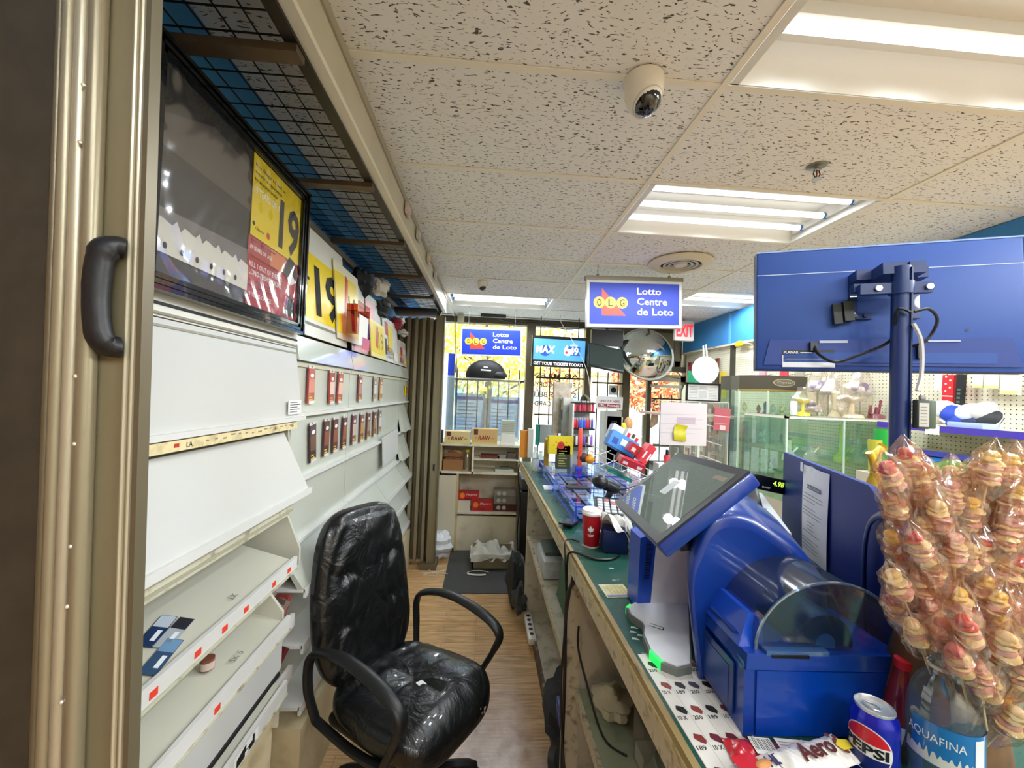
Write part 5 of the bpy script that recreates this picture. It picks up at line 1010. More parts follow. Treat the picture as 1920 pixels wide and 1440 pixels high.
# ================================================================ cash register with customer display
t = thing('cash_register', 'grey and black cash register behind the lottery terminal with pole display', 'cash register', (.95, 1.45, CZ))
q = T(.885, 1.43, CZ) @ R(-18)
b = B(); b.hexa([(-.19, -.17, 0), (.19, -.17, 0), (.19, .20, 0), (-.19, .20, 0), (-.17, -.12, .20), (.17, -.12, .20), (.18, .19, .26), (-.18, .19, .26)], M('c9ccd0', .4), q); b.build('body', t)
b = B()
for i in range(5): b.bx((-.15, -.06 + .05 * i, .213 + .0092 * i + .001), (.15, -.055 + .05 * i, .216 + .0092 * i + .001), M('9a9ea3', .5), q)
b.build('top_ridges', t)['kind'] = 'stuff'
b = B(); 
vs = []
for yy in (-.20, -.06):
    vs += [(.02 + .17 * math.cos(PI * i / 14), yy, .02 + .24 * math.sin(PI * i / 14)) for i in range(15)]
b.add(vs, [list(range(15)), list(range(15, 30))[::-1]] + [(i, i + 1, 16 + i, 15 + i) for i in range(14)], M('15181c', .35, coat=.2), q); b.build('printer_cover', t)
b = B(); b.tube([(.15, .19, .2), (.15, .19, .30)], .012, BLACK, m=q); b.build('display_pole', t)
dd = fr(PY(1415, 918, 1.5), PY(1483, 933, 1.5) - PY(1415, 918, 1.5) , (0, 0, 1))
b = B(); b.rbox((.055, .032, -.015), (.17, .058, .03), .008, M('0b0c0d', .3), dd); dp = b.build('customer_display', t)
b = B(); b.text('4.98', .066, .030, .044, .020, glow('b6f04a', .7), dd, .0012, bold=.01, slant=.12); b.text('SHARP', .026, .014, .034, .007, M('c9cbcc', .5), dd, .0012, bold=.02); b.build('digits', dp)
# second screen behind, dark, tilted
t = thing('customer_screen', 'small dark tilted screen just behind the lottery touch screen', 'screen', (.72, 1.36, CZ))
q = fr(PY(1330, 965, 1.30), (.9, -.25, .15), (.2, .35, .9)); b = B(); b.rbox((.07, .05, -.015), (.20, .13, .03), .02, M('191c1f', .3), q); b.build('shell', t)
b = B(); b.rect(.0, .0, .12, .085, M('8f9a90', .1, coat=1), q, .0008); b.build('display', t)
b = B(); b.cyl(q @ V((.07, -.01, -.02)), (.80, 1.34, CZ), .02, BLACK, n=12); b.build('stem', t)

# ================================================================ ticket display case on the counter
t = thing('ticket_case', 'low clear lottery ticket case with blue edges lying on the green counter', 'ticket case', (.78, 2.6, CZ))
x0, x1, y0, y1, zt = .465, 1.10, 1.97, 3.25, CZ + .078
BE = M('2a4fd0', .25, coat=.4)
b = B(); b.bx((x0, y0, zt - .004), (x1, y1, zt), glass('dfe8ff', .14)); b.bx((x0, y0, CZ), (x0 + .004, y1, zt - .004), glass('c9d8f8', .15)); b.bx((x0, y0, CZ), (x1, y0 + .004, zt - .004), glass('c9d8f8', .15)); b.build('glass_top', t)
for a, c in (((x0 - .006, y0, zt - .006), (x0 + .004, y1, zt + .003)), ((x0, y0 - .004, zt - .006), (x1, y0 + .006, zt + .003)), ((x0 - .005, y0 - .004, CZ), (x0 + .004, y0 + .006, zt)), ((x0, 2.72, zt - .002), (x1, 2.73, zt + .003)), ((x0, y1 - .01, zt - .004), (x1, y1, zt + .003)), ((x0 - .004, y0, CZ), (x0 + .003, y1, CZ + .01))):
    b = B(); b.bx(a, c, BE); b.build('blue_edge', t)
rnd = random.Random(11); kk = 0
for i in range(6):
    for j in range(9):
        x = x0 + .03 + i * .10; y = y0 + .04 + j * .135; b = B(); c = rnd.choice(['e9e2b0', 'dbe8a8', 'f0efe8', 'e3b8a8', 'a9d0e0', '7fb4dc', 'ecdc88', 'f4f2e4', '5a6470'])
        b.bx((x, y, CZ + .004), (x + .085, y + .12, CZ + .007), M(c, .4)); m = fr((x, y, CZ + .0072), (1, 0, 0), (0, 1, 0)); c3 = rnd.choice(['c43c34', '2a4fa0', '3a8a4c', 'e0a030', '222428']); b.rect(.01, .07, .06, .03, M(c3, .5), m); b.rect(.01, .02, .065, .02, M('f2f0ea', .6), m)
        o = b.solo('lottery_ticket', cname(c) + ' lottery ticket with ' + cname(c3) + ' band, ' + ORD[i] + ' from the clerk, ' + ORD[j] + ' row beyond the cup', 'ticket', 'lottery tickets in the counter case')
b = B(); b.bx((x0 + .03, y0 + .35, zt + .001), (x0 + .16, y0 + .42, zt + .01), M('2a2a2c', .4)); b.solo('pen_tray', 'dark flat strip lying on the ticket case before the scanner', 'tray')
# barcode scanner on its stand
p0 = PZ(1135, 945, zt + .0)
t = thing('barcode_scanner', 'black handheld barcode scanner resting on its stand on the ticket case', 'scanner', (p0.x, p0.y, zt))
P1 = PY(1125, 903, p0.y); P2 = PY(1148, 915, p0.y)
b = B(); b.ball(P1 + V((0, 0, 0)), (.040, .05, .034), M('17191b', .35), n=16, k=10); b.tube([P1, P2 + V((0, 0, .004)), P2 + V((.025, .01, -.01))], [.03, .027, .018], M('17191b', .35), n=12, sm=4); b.build('head', t)
b = B(); b.tube([P2, (P2 + p0) / 2 + V((-.005, 0, -.005)), p0 + V((-.01, 0, .015))], [.017, .014, .016], M('17191b', .35), n=10, sm=4); b.cyl(p0 + V((-.01, 0, .003)), p0 + V((-.01, 0, .014)), .035, BLACK, n=18); b.build('stand_grip', t)
b = B(); b.tube([P2 + V((.025, .01, -.01)), P2 + V((.08, .0, .0)), P2 + V((.14, .02, .012)), P2 + V((.2, .03, -.01)), P2 + V((.22, .05, -.06))], .0035, BLACK, sm=6); b.solo('cable', 'black cable leading from the barcode scanner behind the touch screen', 'cable')
# calculator / keypad
t = thing('keypad', 'dark counter keypad with rows of pale keys beside the coffee cup', 'keypad', (.70, 2.1, CZ + .08))
q0_ = PZ(1156, 955, CZ + .10); q = T(q0_.x, q0_.y, CZ + .079) @ R(-14) @ R(8, 'X'); b = B(); b.rbox((0, 0, .02), (.20, .22, .03), .006, M('202326', .4), q); b.build('casing', t)
for i in range(6):
    for j in range(5): b = B(); b.rbox((-.075 + .03 * i, -.07 + .032 * j, .038), (.024, .024, .008), .003, M('c9cdd2' if (i + j) % 5 else 'b87078', .4), q); b.build('key', t)
# coffee cup
p = PZ(1108, 1024, CZ); t = thing('coffee_cup', 'red paper coffee cup with a white lid and maple leaf standing on the counter', 'cup', p)
b = B(); RDC = M('b5121f', .4); prof_ = [(.0, .004), (.028, .004), (.029, 0), (.031, .004), (.040, .135), (.040, .138)]; b.lathe(prof_, RDC, T(*p), 28); b.lathe([(.0295, .001), (.031, .001), (.0316, .008), (.0306, .008)], M('e8e4de', .5), T(*p), 28); cup = b.build('paper_cup', t)
b = B(); b.lathe([(.0405, .132), (.0425, .134), (.043, .142), (.0405, .145), (.040, .152), (.036, .155), (.034, .150), (0, .150)], M('f0efec', .35), T(*p), 28); b.build('lid', t)
view = (EYE - p); ang = math.degrees(math.atan2(view.y, view.x)) - 4
leaf = [(0, -.5), (.06, -.2), (.36, -.26), (.28, -.12), (.5, .06), (.4, .1), (.44, .26), (.24, .2), (.16, .14), (.2, .42), (.1, .36), (0, .55), (-.1, .36), (-.2, .42), (-.16, .14), (-.24, .2), (-.44, .26), (-.4, .1), (-.5, .06), (-.28, -.12), (-.36, -.26), (-.06, -.2)]
b = B(); R0 = .0375
def wrapc(a, z, r=R0): return (r * math.sin(a / r), -r * math.cos(a / r) - .0009, z)
mc = T(*p) @ R(ang + 90)
b.add([wrapc(x * .028, .078 + y * .028) for x, y in leaf] + [wrapc(0, .078)], [(i, (i + 1) % 22, 22) for i in range(22)], PAPER, mc)
for z_, w_ in ((.056, .026), (.051, .02)): b.add([wrapc(-w_ / 2, z_), wrapc(w_ / 2, z_), wrapc(w_ / 2, z_ + .002), wrapc(-w_ / 2, z_ + .002)], [(0, 1, 2, 3)], PAPER, mc)
b.add([wrapc(-.05 + x * .02, .085 + y * .02) for x, y in leaf] + [wrapc(-.05, .085)], [(i, (i + 1) % 22, 22) for i in range(22)], PAPER, mc)
b.build('maple_leaf_print', cup)
# napkin holder
t = thing('napkin_holder', 'blue napkin holder stuffed with crumpled white napkins beside the red cup', 'napkin holder', (.545, 1.63, CZ))
q = T(.545, 1.63, CZ) @ R(-10); b = B(); b.rbox((0, 0, .045), (.10, .10, .09), .008, M('14285c', .4), q); b.build('holder', t)
b = B(); rnd = random.Random(6)
b.surf(lambda u, v: q @ V((-.055 + .15 * u, -.055 + .13 * v, .10 + .045 * math.sin(5 * u + 1) * math.sin(3 * v + 1) + .02 * math.sin(13 * u + 9 * v) - .08 * (u > .75) * (u - .75) * 4)), 22, 18, M('e9e8e3', .7, bump=.3, scale=30))
b.surf(lambda u, v: q @ V((.04 + .05 * u, -.06 + .09 * v, .12 - .10 * u - .03 * math.sin(v * 6))), 8, 8, M('dcdad4', .7)); b.build('napkins', t)
b = B(); b.bx((.50, 1.74, CZ), (.66, 1.79, CZ + .06), M('cfd2d0', .6)); b.bx((.49, 1.70, CZ), (.60, 1.735, CZ + .045), M('e5e3da', .7)); b.solo('paper_pile', 'small pile of pale slips between the keypad and the napkins', 'papers')
# phone
t = thing('phone', 'dark glossy phone lying face up on a stand at the counter edge', 'phone', (.42, 1.92, CZ))
q = T(.425, 1.925, CZ + .012) @ R(-28) @ R(-7, 'X'); b = B(); b.rbox((0, 0, .004), (.068, .135, .009), .004, M('1c1f22', .3), q); b.rbox((0, 0, -.008), (.05, .06, .012), .003, BLACK, q); b.build('case', t)
b = B(); b.rect(-.029, -.06, .058, .12, M('5f6866', .08, coat=1), q, .0088); b.build('display', t)
# receipt card, slips, tape marks
b = B(); b.box((.455, 2.66, CZ + .004), (.10, .08, .006), M('e9ece8', .6), R(0)); b.box((.45, 2.67, CZ + .010), (.085, .07, .006), M('f2f2ee', .6)); b.solo('paper_slip', 'small pile of white slips on the green counter before the ticket case', 'papers')
q = T(.44, 1.285, CZ + .0012) @ R(3); b = B(); b.box((0, 0, 0), (.085, .085, .001), M('d8d3a8', .5, var=.3, scale=40), q)
for i in range(5): b.box((-.018 + .012 * i, .004, .0008), (.005, .055, .0004), M('c9b868', .5), q)
b.box((0, -.034, .0008), (.075, .01, .0004), M('6f78b0', .5), q); b.solo('sticker', 'worn yellowish sticker on the green counter before the terminal', 'sticker')
b = B()
for i, (x, y) in enumerate(((.415, 1.08), (.405, 1.06), (.42, 1.045), (.40, 1.03), (.47, 1.45))): b.poly([(x, y), (x + .02, y - .004), (x + .014, y + .006), (x + .004, y + .008)], M('c9d4cc', .5), T(0, 0, CZ + .0008))
b.solo('tape_residue', 'torn white tape residue stuck on the green countertop', 'tape', kind='stuff')
# cord lying over the counter edge
b = B(); b.tube([(.545, 1.56, CZ + .004), (.50, 1.52, CZ + .005), (.44, 1.52, CZ + .005), (.39, 1.56, CZ + .008), (.358, 1.585, CZ + .004), (.350, 1.60, CZ - .04), (.352, 1.60, CZ - .2)], .0045, BLACK, sm=6); b.solo('cable', 'black cable lying across the countertop under the cup', 'cable')
b = B(); b.tube([(.42, 1.70, CZ + .004), (.39, 1.72, CZ + .006), (.36, 1.70, CZ + .006), (.352, 1.66, CZ - .02), (.352, 1.62, CZ - .15)], .003, BLACK, sm=6); b.solo('cable', 'thin black cable curling over the worn edge past the cup', 'cable')
# price list sheets
def plist(q, w_, h_, lab, seed):
    b = B(); b.box((w_ / 2, h_ / 2, 0), (w_, h_, .001), M('efece4', .5), q); rnd = random.Random(seed); mm = q @ T(0, 0, .0006)
    for i in range(4):
        b.rect(i * w_ / 4, 0, .001, h_, M('c9c5ba', .6), mm)
        for j in range(7):
            x = i * w_ / 4 + .004; y = j * h_ / 7 + .006; k = rnd.choice([0, 0, 1, 2])
            c = rnd.choice(['2a2628', '2a2628', '3b2e50', '8c3a30', '6f2836']); b.poly([(x + .012, y + .016), (x + .022, y + .010), (x + .027, y + .018), (x + .024, y + .030), (x + .010, y + .034), (x + .006, y + .024)], M(c, .5), mm, .0003)
            b.text(rnd.choice(['200', '20 X', '189', '10 X', '250']), x, y - .002, .018, .010, INK, mm, .0003, bold=.02)
    return b.solo('price_list', lab, 'price list', 'price lists on the counter')
plist(T(.400, .50, CZ + .0008) @ R(1), .125, .47, 'long white printed price list sheet along the counter edge under the blue printer', 3)
# chocolate bars
def wrapper(q, L, W_, cols, deco, name, lab, g):
    t = thing(name, lab, 'chocolate bar', q.translation, group=g); b = B()
    def fn(u, v):
        x = (u - .5) * L; y = (v - .5) * W_; e = min(1, 8 * (.5 - abs(u - .5))); return q @ V((x, y * (1 + .05 * (1 - e)), .011 * e * math.cos(PI * (v - .5)) ** .6 + .0015 * math.sin(60 * u) * math.sin(9 * v + 20 * u) + .001))
    b.surf(fn, 60, 14, M(cols, .28, coat=.4)); b.surf(lambda u, v: (lambda p: p)(q @ V(((u - .5) * L, (v - .5) * W_, .0008))), 2, 2, M('b9bcc0', .3)); b.build('wrapper', t)
    b = B(); deco(b, q @ T(-L / 2, -W_ / 2, .0145), L, W_); b.build('print', t); return t
def dA(b, m, L, W_):
    b.text('Aero', L * .22, W_ * .25, L * .5, W_ * .58, M('5f2a1c', .4), m, bold=.03, slant=.2)
    for i in range(7): b.disc(L * (.80 + .03 * (i % 3)), W_ * (.2 + .1 * i), .004, .004, M('7a3a24', .4), m, .0004, 10)
    b.poly([(L * .78, W_ * .25), (L * .95, W_ * .2), (L * .96, W_ * .5), (L * .86, W_ * .6), (L * .76, W_ * .45)], M('f0d838', .4), m, .0008)
def dG(b, m, L, W_):
    b.rect(0, 0, L * .25, W_, M('c4202c', .35), m, .0002); b.text('HENRY!', L * .3, W_ * .3, L * .45, W_ * .4, M('35305a', .4), m, .0006, bold=.03, slant=.2); b.ball((L * .26, W_ * .5, 0), (.016, .008, .004), M('c88a4c', .4), m, 12, 8)
def dR(b, m, L, W_):
    b.rect(L * .25, W_ * .15, L * .22, W_ * .7, PAPER, m, .0003)
    for i in range(16): b.rect(L * .26 + i * .0028 , W_ * .3, .0014 if i % 3 else .0007, W_ * .5, INK, m, .0006)
    b.rect(L * .52, W_ * .1, L * .4, W_ * .8, M('d9d4d0', .4), m, .0003); 
    for i in range(5): b.rect(L * .54, W_ * (.2 + .13 * i), L * .3, .0014, M('8a8684', .5), m, .0006)
wrapper(T(.535, .690, CZ + .004) @ R(-8), .17, .05, 'c3242e', dR, 'chocolate_bar', 'red wrapper with a barcode lying next to the blue printer', 'chocolate bars on the counter')
wrapper(T(.515, .655, CZ + .018) @ R(16), .17, .05, 'efe8e2', dG, 'chocolate_bar', 'red and white wrapper with slanted lettering under the brown lettered bar', 'chocolate bars on the counter')
wrapper(T(.578, .655, CZ + .030) @ R(14), .15, .055, 'f3f0ea', dA, 'chocolate_bar', 'white wrapper with brown slanted lettering and yellow burst nearest the can', 'chocolate bars on the counter')
# soda can
p = V((.675, .652, CZ)); t = thing('soda_can', 'blue soda can with red white and blue round logo and silver top', 'can', p)
CN = M('0a1cc0', .22, .35, coat=.6); b = B(); b.lathe([(0, .006), (.022, .003), (.026, 0), (.031, .008), (.033, .014), (.033, .098), (.031, .106), (.027, .112), (.0265, .114)], CN, T(*p), 40); can = b.build('can_body', t)
b = B(); b.lathe([(.0262, .113), (.0275, .117), (.0268, .119), (.0255, .117), (.0245, .113), (0, .113)], M('d8dadb', .3, .6), T(*p), 36); tp = b.build('top', t)
b = B(); b.tube([(.009 * math.cos(i / 12 * 2 * PI), .003 + .012 * math.sin(i / 12 * 2 * PI), .115) for i in range(13)], .0014, M('c4c6c8', .3, .8), n=6, m=T(*p) @ R(30)); b.build('pull_tab', tp)
b = B(); va = math.degrees(math.atan2(-p.y, -p.x)); mc = T(*p) @ R(va + 90 - 20); rc = .0334
def wc(a, z, r=rc): return (r * math.sin(a / r), -r * math.cos(a / r), z)
def disk(rx, rz, z0, col, r, ya=-1, yb=1):
    P = []; n = 30
    lo, hi = math.asin(max(-1, ya)), math.asin(min(1, yb))
    for i in range(n + 1): a = lo + (hi - lo) * i / n; P.append((rx * math.cos(a), z0 + rz * math.sin(a)))
    rows = []
    for (xx, zz) in P:
        rows.append([wc(xx * (j / 6 - 1), zz, r) for j in range(13)])
    vs = [q for r_ in rows for q in r_]; b.add(vs, [(i * 13 + j, i * 13 + j + 1, (i + 1) * 13 + j + 1, (i + 1) * 13 + j) for i in range(n) for j in range(12)], col, mc)
disk(.037, .036, .060, PAPER, rc); disk(.0352, .0342, .060, M('d01c2c', .3), rc + .0003, .30, 1); disk(.0352, .0342, .060, M('12206e', .3), rc + .0003, -1, -.30)
b.text('PEPSI', -.034, .0520, .066, .016, BLACK, mc @ T(0, -rc - .0006, 0) @ R(90, 'X'), z=0, bold=.04, wrap=rc + .0006); b.build('logo', can)
# red sauce bottle behind the can
p = V((.78, .700, CZ)); t = thing('drink_bottle', 'slim red drink bottle with a red cap standing behind the can', 'bottle', p)
b = B(); b.lathe([(0, 0), (.027, 0), (.029, .01), (.029, .05), (.026, .085), (.017, .125), (.012, .148), (.012, .152)], glass('b84048', .14, .55, .05), T(*p), 24); b.build('bottle_body', t)
b = B(); b.lathe([(0, .002), (.026, .002), (.0275, .012), (.0275, .05), (.024, .09), (0, .09)], M('9c1420', .3), T(*p), 20); b.build('drink', t)
b = B(); b.lathe([(.0135, .148), (.0138, .163), (0, .164)], M('d6202a', .35), T(*p), 20); b.build('cap', t)
b = B(); ml = T(*p) @ R(-125); b.add([(.0294 * math.cos(a), .0294 * math.sin(a), z) for z in (.025, .055) for a in (-.5, -.25, 0, .25, .5)], [(i, i + 1, 6 + i, 5 + i) for i in range(4)], PAPER, ml); b.build('label', t)
# water bottle
p = V((.752, .612, CZ)); t = thing('water_bottle', 'open clear water bottle with a blue label and white neck ring', 'bottle', p)
WG = glass('dcebf2', .18, .96, .04); b = B(); s_ = 1.0
b.lathe([(0, .006), (.030, 0), (.040, .006), (.043, .02), (.041, .035), (.044, .05), (.0445, .13), (.0425, .155), (.034, .180), (.022, .198), (.0185, .206), (.0185, .222), (.0170, .2225)], WG, T(*p), 40); b.build('bottle_body', t)
b = B(); b.lathe([(.0192, .206), (.0215, .207), (.0215, .211), (.0192, .212)], PAPER, T(*p), 32); b.build('neck_ring', t)
b = B(); b.lathe([(.0449, .072), (.0449, .134)], M('1f74b8', .3, coat=.5), T(*p), 40, a0=-190, a1=60); va = math.degrees(math.atan2(-p.y, -p.x)); mw = T(*p) @ R(va + 90 - 8); rw = .0453
b.text('AQUAFINA', -.040, .104, .072, .0145, PAPER, mw @ T(0, -rw, 0) @ R(90, 'X'), z=0, bold=.0, wrap=rw)
b.add([(rw * math.sin(a), -rw * math.cos(a), z) for z in (.080, .128) for a in (.95, 1.12, 1.3)], [(0, 1, 4, 3), (1, 2, 5, 4)], M('e6ebf2', .5), mw)
hill = [(-1 + i / 15, .078 + .010 * abs(math.sin(i * 1.3)) + .004 * (i % 3)) for i in range(30)]
b.add([(rw * math.sin(a), -rw * math.cos(a), z) for a, z in hill] + [(rw * math.sin(a), -rw * math.cos(a), .0735) for a, z in hill], [(i, i + 1, 31 + i, 30 + i) for i in range(29)], M('d9dfd8', .4), mw); b.build('label', t)
b = B(); b.lathe([(0, .004), (.038, .008), (.0405, .02), (.039, .035), (.042, .05), (.0425, .06), (0, .06)], glass('cfe3ee', .08, .9), T(*p), 32); b.build('water', t)
# ================================================================ hanging lotto signs
OB = M('1a3cc8', .45); ORED = M('ee4a34', .4); OYEL = M('f4cf4a', .4)
def olg(tl, tr, bl, lab, thick, hang, dim=False):
    tl, tr, bl = V(tl), V(tr), V(bl); m = frq(tl, tr, bl); w = (tr - tl).length; h = (tl - bl).length
    t = thing('lotto_sign', lab, 'sign', (tl + tr) / 2 - V((0, 0, h)), group='hanging lotto signs'); o = {}
    b = B(); fw = .018 if thick < .03 else .022
    b.bx((0, 0, -thick), (w, h, 0), M('dfe0dc', .4), m); b.build('frame', t)
    if thick > .03:
        b = B(); b.bx((-.01, h - .012, -thick - .004), (w + .01, h + .02, .006), M('8d8a7c', .4, .3), m); b.build('top_rail', t)
    b = B(); b.rect(fw, fw, w - 2 * fw, h - 2 * fw - .01, OB, m, .001); W2, H2 = w - 2 * fw, h - 2 * fw
    b.poly([(fw + W2 * .135, fw + H2 * .20), (fw + W2 * .40, fw + H2 * .20), (fw + W2 * .135, fw + H2 * .84)], M('f0604a', .4) if dim else ORED, m, .0016)
    for i, ch in enumerate('OLG'):
        x = fw + W2 * (.105 + .127 * i); y = fw + H2 * .5; b.disc(x, y, H2 * .135, H2 * .135, OYEL, m, .0022 + .0004 * i, 28); b.text(ch, x - H2 * .056, y - H2 * .085, H2 * .112, H2 * .17, M('2c2814', .5), m, .0036, bold=.01)
    for s_, yy, ww in (('Lotto', .70, .27), ('Centre', .46, .34), ('de Loto', .22, .41)):
        b.text(s_, fw + W2 * .525, fw + H2 * yy, W2 * ww, H2 * .165, PAPER, m, .0024, bold=.018)
    b.build('face', t)
    for x in (.12, .88):
        p = m @ V((w * x, h + (.02 if thick > .03 else 0), -thick / 2)); b = B(); b.tube([p, V((p.x, p.y, hang))], .0022, M('6a675e', .4, .4)); b.box((p.x, p.y, p.z + .008), (.02, .012, .02), M('8d8a7c', .4, .3)); b.build('hanging_wire', t)
    return t
olg(PY(1098, 521, 3.1), PY(1276, 526, 3.1), PY(1100, 612, 3.1), 'large blue lotto centre sign hanging from the ceiling in front of the round mirror', .05, 2.735)
olg(PY(865, 612, 4.93), PY(980, 616, 4.93), PY(863, 666, 4.93), 'smaller blue lotto centre sign hanging before the yellow trees', .02, 2.735)
# lottery draw screen
def quadframe(a, c, d, Y):
    return frq(PY(*a, Y), PY(*c, Y), PY(*d, Y)), (PY(*c, Y) - PY(*a, Y)).length, (PY(*a, Y) - PY(*d, Y)).length
m, w, h = quadframe((999, 628), (1101, 634), (996, 686), 5.3)
t = thing('lottery_screen', 'lit blue lottery advert screen with black border mounted at the window', 'screen', m.translation)
b = B(); b.bx((0, -.0, -.06), (w, h, 0), M('14171b', .3), m); b.build('casing', t)
b = B(); b.rect(.02, h * .22, w - .04, h * .68, glow('4f98d4', .36), m, .002)
sa = glow('1c4fa8', .3); b.disc(w * .24, h * .52, h * .18, h * .18, sa, m, .003); wt = glow('ffffff', .6); b.text('MAX', w * .07, h * .44, w * .34, h * .24, wt, m, .0045, bold=.03, slant=.1)
b.text('6', w * .585, h * .40, w * .09, h * .34, wt, m, .005, bold=.06); b.text('49', w * .68, h * .42, w * .17, h * .25, wt, m, .0045, bold=.03); b.disc(w * .66, h * .50, h * .12, h * .12, glow('b8cfe8', .4), m, .003); b.rect(w * .62, h * .40, w * .26, h * .30, glow('1f55a8', .3), m, .0025); b.text('LOTTO', w * .70, h * .70, w * .13, h * .06, glow('e8f0fa', .5), m, .0045, bold=.02); b.disc(w * .63, h * .49, h * .05, h * .05, glow('c83250', .4), m, .0056, 14)
b.text('GET YOUR TICKETS TODAY!', w * .04, h * .055, w * .90, h * .10, wt, m, .003, bold=.02); b.build('display', t)
for x in (.15, .85): b = B(); p = m @ V((w * x, h, -.03)); b.tube([p, V((p.x, p.y, 2.73))], .008, IRON); b.build('bracket', t)
# tilted dark screen
t = thing('dark_monitor', 'black switched-off monitor tilted down above the third window', 'screen', PY(1135, 690, 5.3))
p0, p1, p2, p3 = PY(1102, 641, 5.2), PY(1167, 655, 5.2), PY(1163, 692, 5.0), PY(1103, 683, 5.0)
m = frq(p0, p1, p3); w = (p1 - p0).length; h = (p0 - p3).length
b = B(); b.rbox((w / 2, h / 2, -.025), (w, h, .05), .01, M('26302f', .3), m); b.build('shell', t); b = B(); b.rect(.02, .02, w - .04, h - .04, M('33403d', .12, coat=.6), m, .0006); b.build('display', t)
b = B(); q0, q1 = PY(1108, 622, 5.3), PY(1168, 650, 5.25); b.bx((q0.x, 5.25, q1.z), (q1.x, 5.32, q0.z + .03), M('2b2c2c', .5)); b.tube([((q0.x + q1.x) / 2, 5.28, q0.z), ((q0.x + q1.x) / 2, 5.28, 2.735)], .02, IRON); b.build('ceiling_arm', t)
# wires near the header
b = B(); b.tube([(.15, 5.5, 2.70), (.35, 5.5, 2.66), (.6, 5.45, 2.69), (1.0, 5.45, 2.60), (1.3, 5.4, 2.62), (1.6, 5.4, 2.70)], .006, IRON, sm=6); b.solo('cable', 'black wires sagging along the window header', 'cable', 'window wires')
b = B(); b.tube([V((PY(1050, 600, 5.2).x, 5.2, 2.738)), PY(1052, 604, 5.2), PY(1068, 630, 5.1), PY(1088, 665, 5.0), PY(1103, 705, 4.9), PY(1108, 760, 4.8)], .004, M('cfcabc', .5), sm=6); b.solo('cable', 'pale wire hanging in front of the lottery advert screen', 'cable', 'window wires')
b = B(); b.tube([V((PY(852, 598, 5.4).x, 5.4, 2.735)), PY(854, 640, 5.4), PY(856, 690, 5.3), PY(853, 760, 5.3)], .007, M('6d6656', .5), sm=6); b.rbox(PY(853, 690, 5.3), (.03, .02, .12), .006, M('5d5648', .5)); b.solo('cable', 'brown cord with a switch hanging beside the small lotto sign', 'cable', 'window wires')
b = B(); pz = PY(864, 598, 5.45); b.rbox(pz, (.09, .06, .13), .01, M('b9b29a', .5)); b.solo('junction_box', 'beige junction box on the header above the small lotto sign', 'box')
b = B(); p1 = PY(925, 592, 5.4); b.rbox(p1, (.34, .06, .05), .01, M('2f2d28', .5)); b.solo('door_contact', 'dark metal strip fixed to the window header', 'fitting')
# black dome shaped bag hanging under the small sign, behind clear acrylic
c0 = PY(911, 697, 4.95)
t = thing('hanging_hat', 'black rounded cap with white stickers hanging under the small lotto sign', 'cap', c0)
def cap(p):
    if p.z < -.15: p.z = -.15 - (p.z + .15) * -.12
    return p
b = B(); b.ball(c0 + V((0, 0, -.05)), (.245, .12, .20), M('161618', .55, bump=.2, scale=18), n=28, k=16, fn=cap); b.build('crown', t)
b = B(); b.ball(c0 + V((.15, -.02, -.05)), (.115, .10, .075), M('1c1d20', .5), n=20, k=10, fn=cap); b.build('side_lobe', t)
b = B(); m = fr(c0 + V((-.06, -.137, .005)), (1, 0, -.03), (0, .3, 1)); b.rect(0, 0, .12, .018, PAPER, m); b.rect(.03, .035, .05, .014, PAPER, m, .012); b.build('sticker', t)
for x in (-.09, .09): b = B(); b.tube([c0 + V((x, 0, .05)), V((c0.x + x, c0.y, 2.20))], .0022, BLACK); b.build('string', t)
# acrylic shield at the window
b = B(); pa, pb, pc = PY(826, 706, 4.75), PY(975, 712, 4.75), PY(820, 800, 4.75)
b.bx((pa.x, 4.75, 1.137), (pb.x, 4.756, pa.z), glass('e6eff2', .10, .93)); b.bx((pb.x - .01, 4.70, 1.137), (pb.x, 4.76, pa.z - .02), glass('f4f8f8', .3, .6)); b.bx((pa.x, 4.745, pa.z - .006), (pb.x, 4.76, pa.z), glass('ffffff', .3, .5)); b.solo('acrylic_shield', 'clear acrylic screen standing on the shelf top before the window', 'screen')
# white lit pillar with blue sides
x0 = PY(811, 750, 4.9).x; x1 = PY(850, 750, 4.9).x; zz = PY(830, 662, 4.9).z
t = thing('light_pillar', 'tall narrow light box with a bright white strip and blue sides at the window', 'light box', ((x0 + x1) / 2, 4.9, 1.135))
b = B(); b.bx((x0, 4.9, 1.136), (x1, 4.98, zz), M('a9b4bd', .35)); b.bx((x0, 4.895, zz - .26), (x1, 4.9, zz), M('2440b8', .35)); b.bx((x0, 4.895, 1.3), (x0 + .07, 4.9, zz - .26), M('4d78c4', .4)); b.build('body', t)
b = B(); b.bx((x0 + .08, 4.875, 1.136), (x0 + .165, 4.896, zz - .004), glow('f6f8ff', .7)); b.build('light_strip', t)
b = B(); q0 = PY(822, 600, 5.2); b.bx((q0.x, 5.2, 1.137), (q0.x + .07, 5.26, 2.73), M('6d6450', .5)); b.solo('window_post', 'narrow brown upright post before the left end of the window', 'post') if 0 else None
b = B(); b.bx((-.72, 5.1, 1.137), (-.60, 5.16, 2.73), M('e2dccb', .5)); b.solo('white_post', 'cream upright post beside the folded gate at the window', 'post')

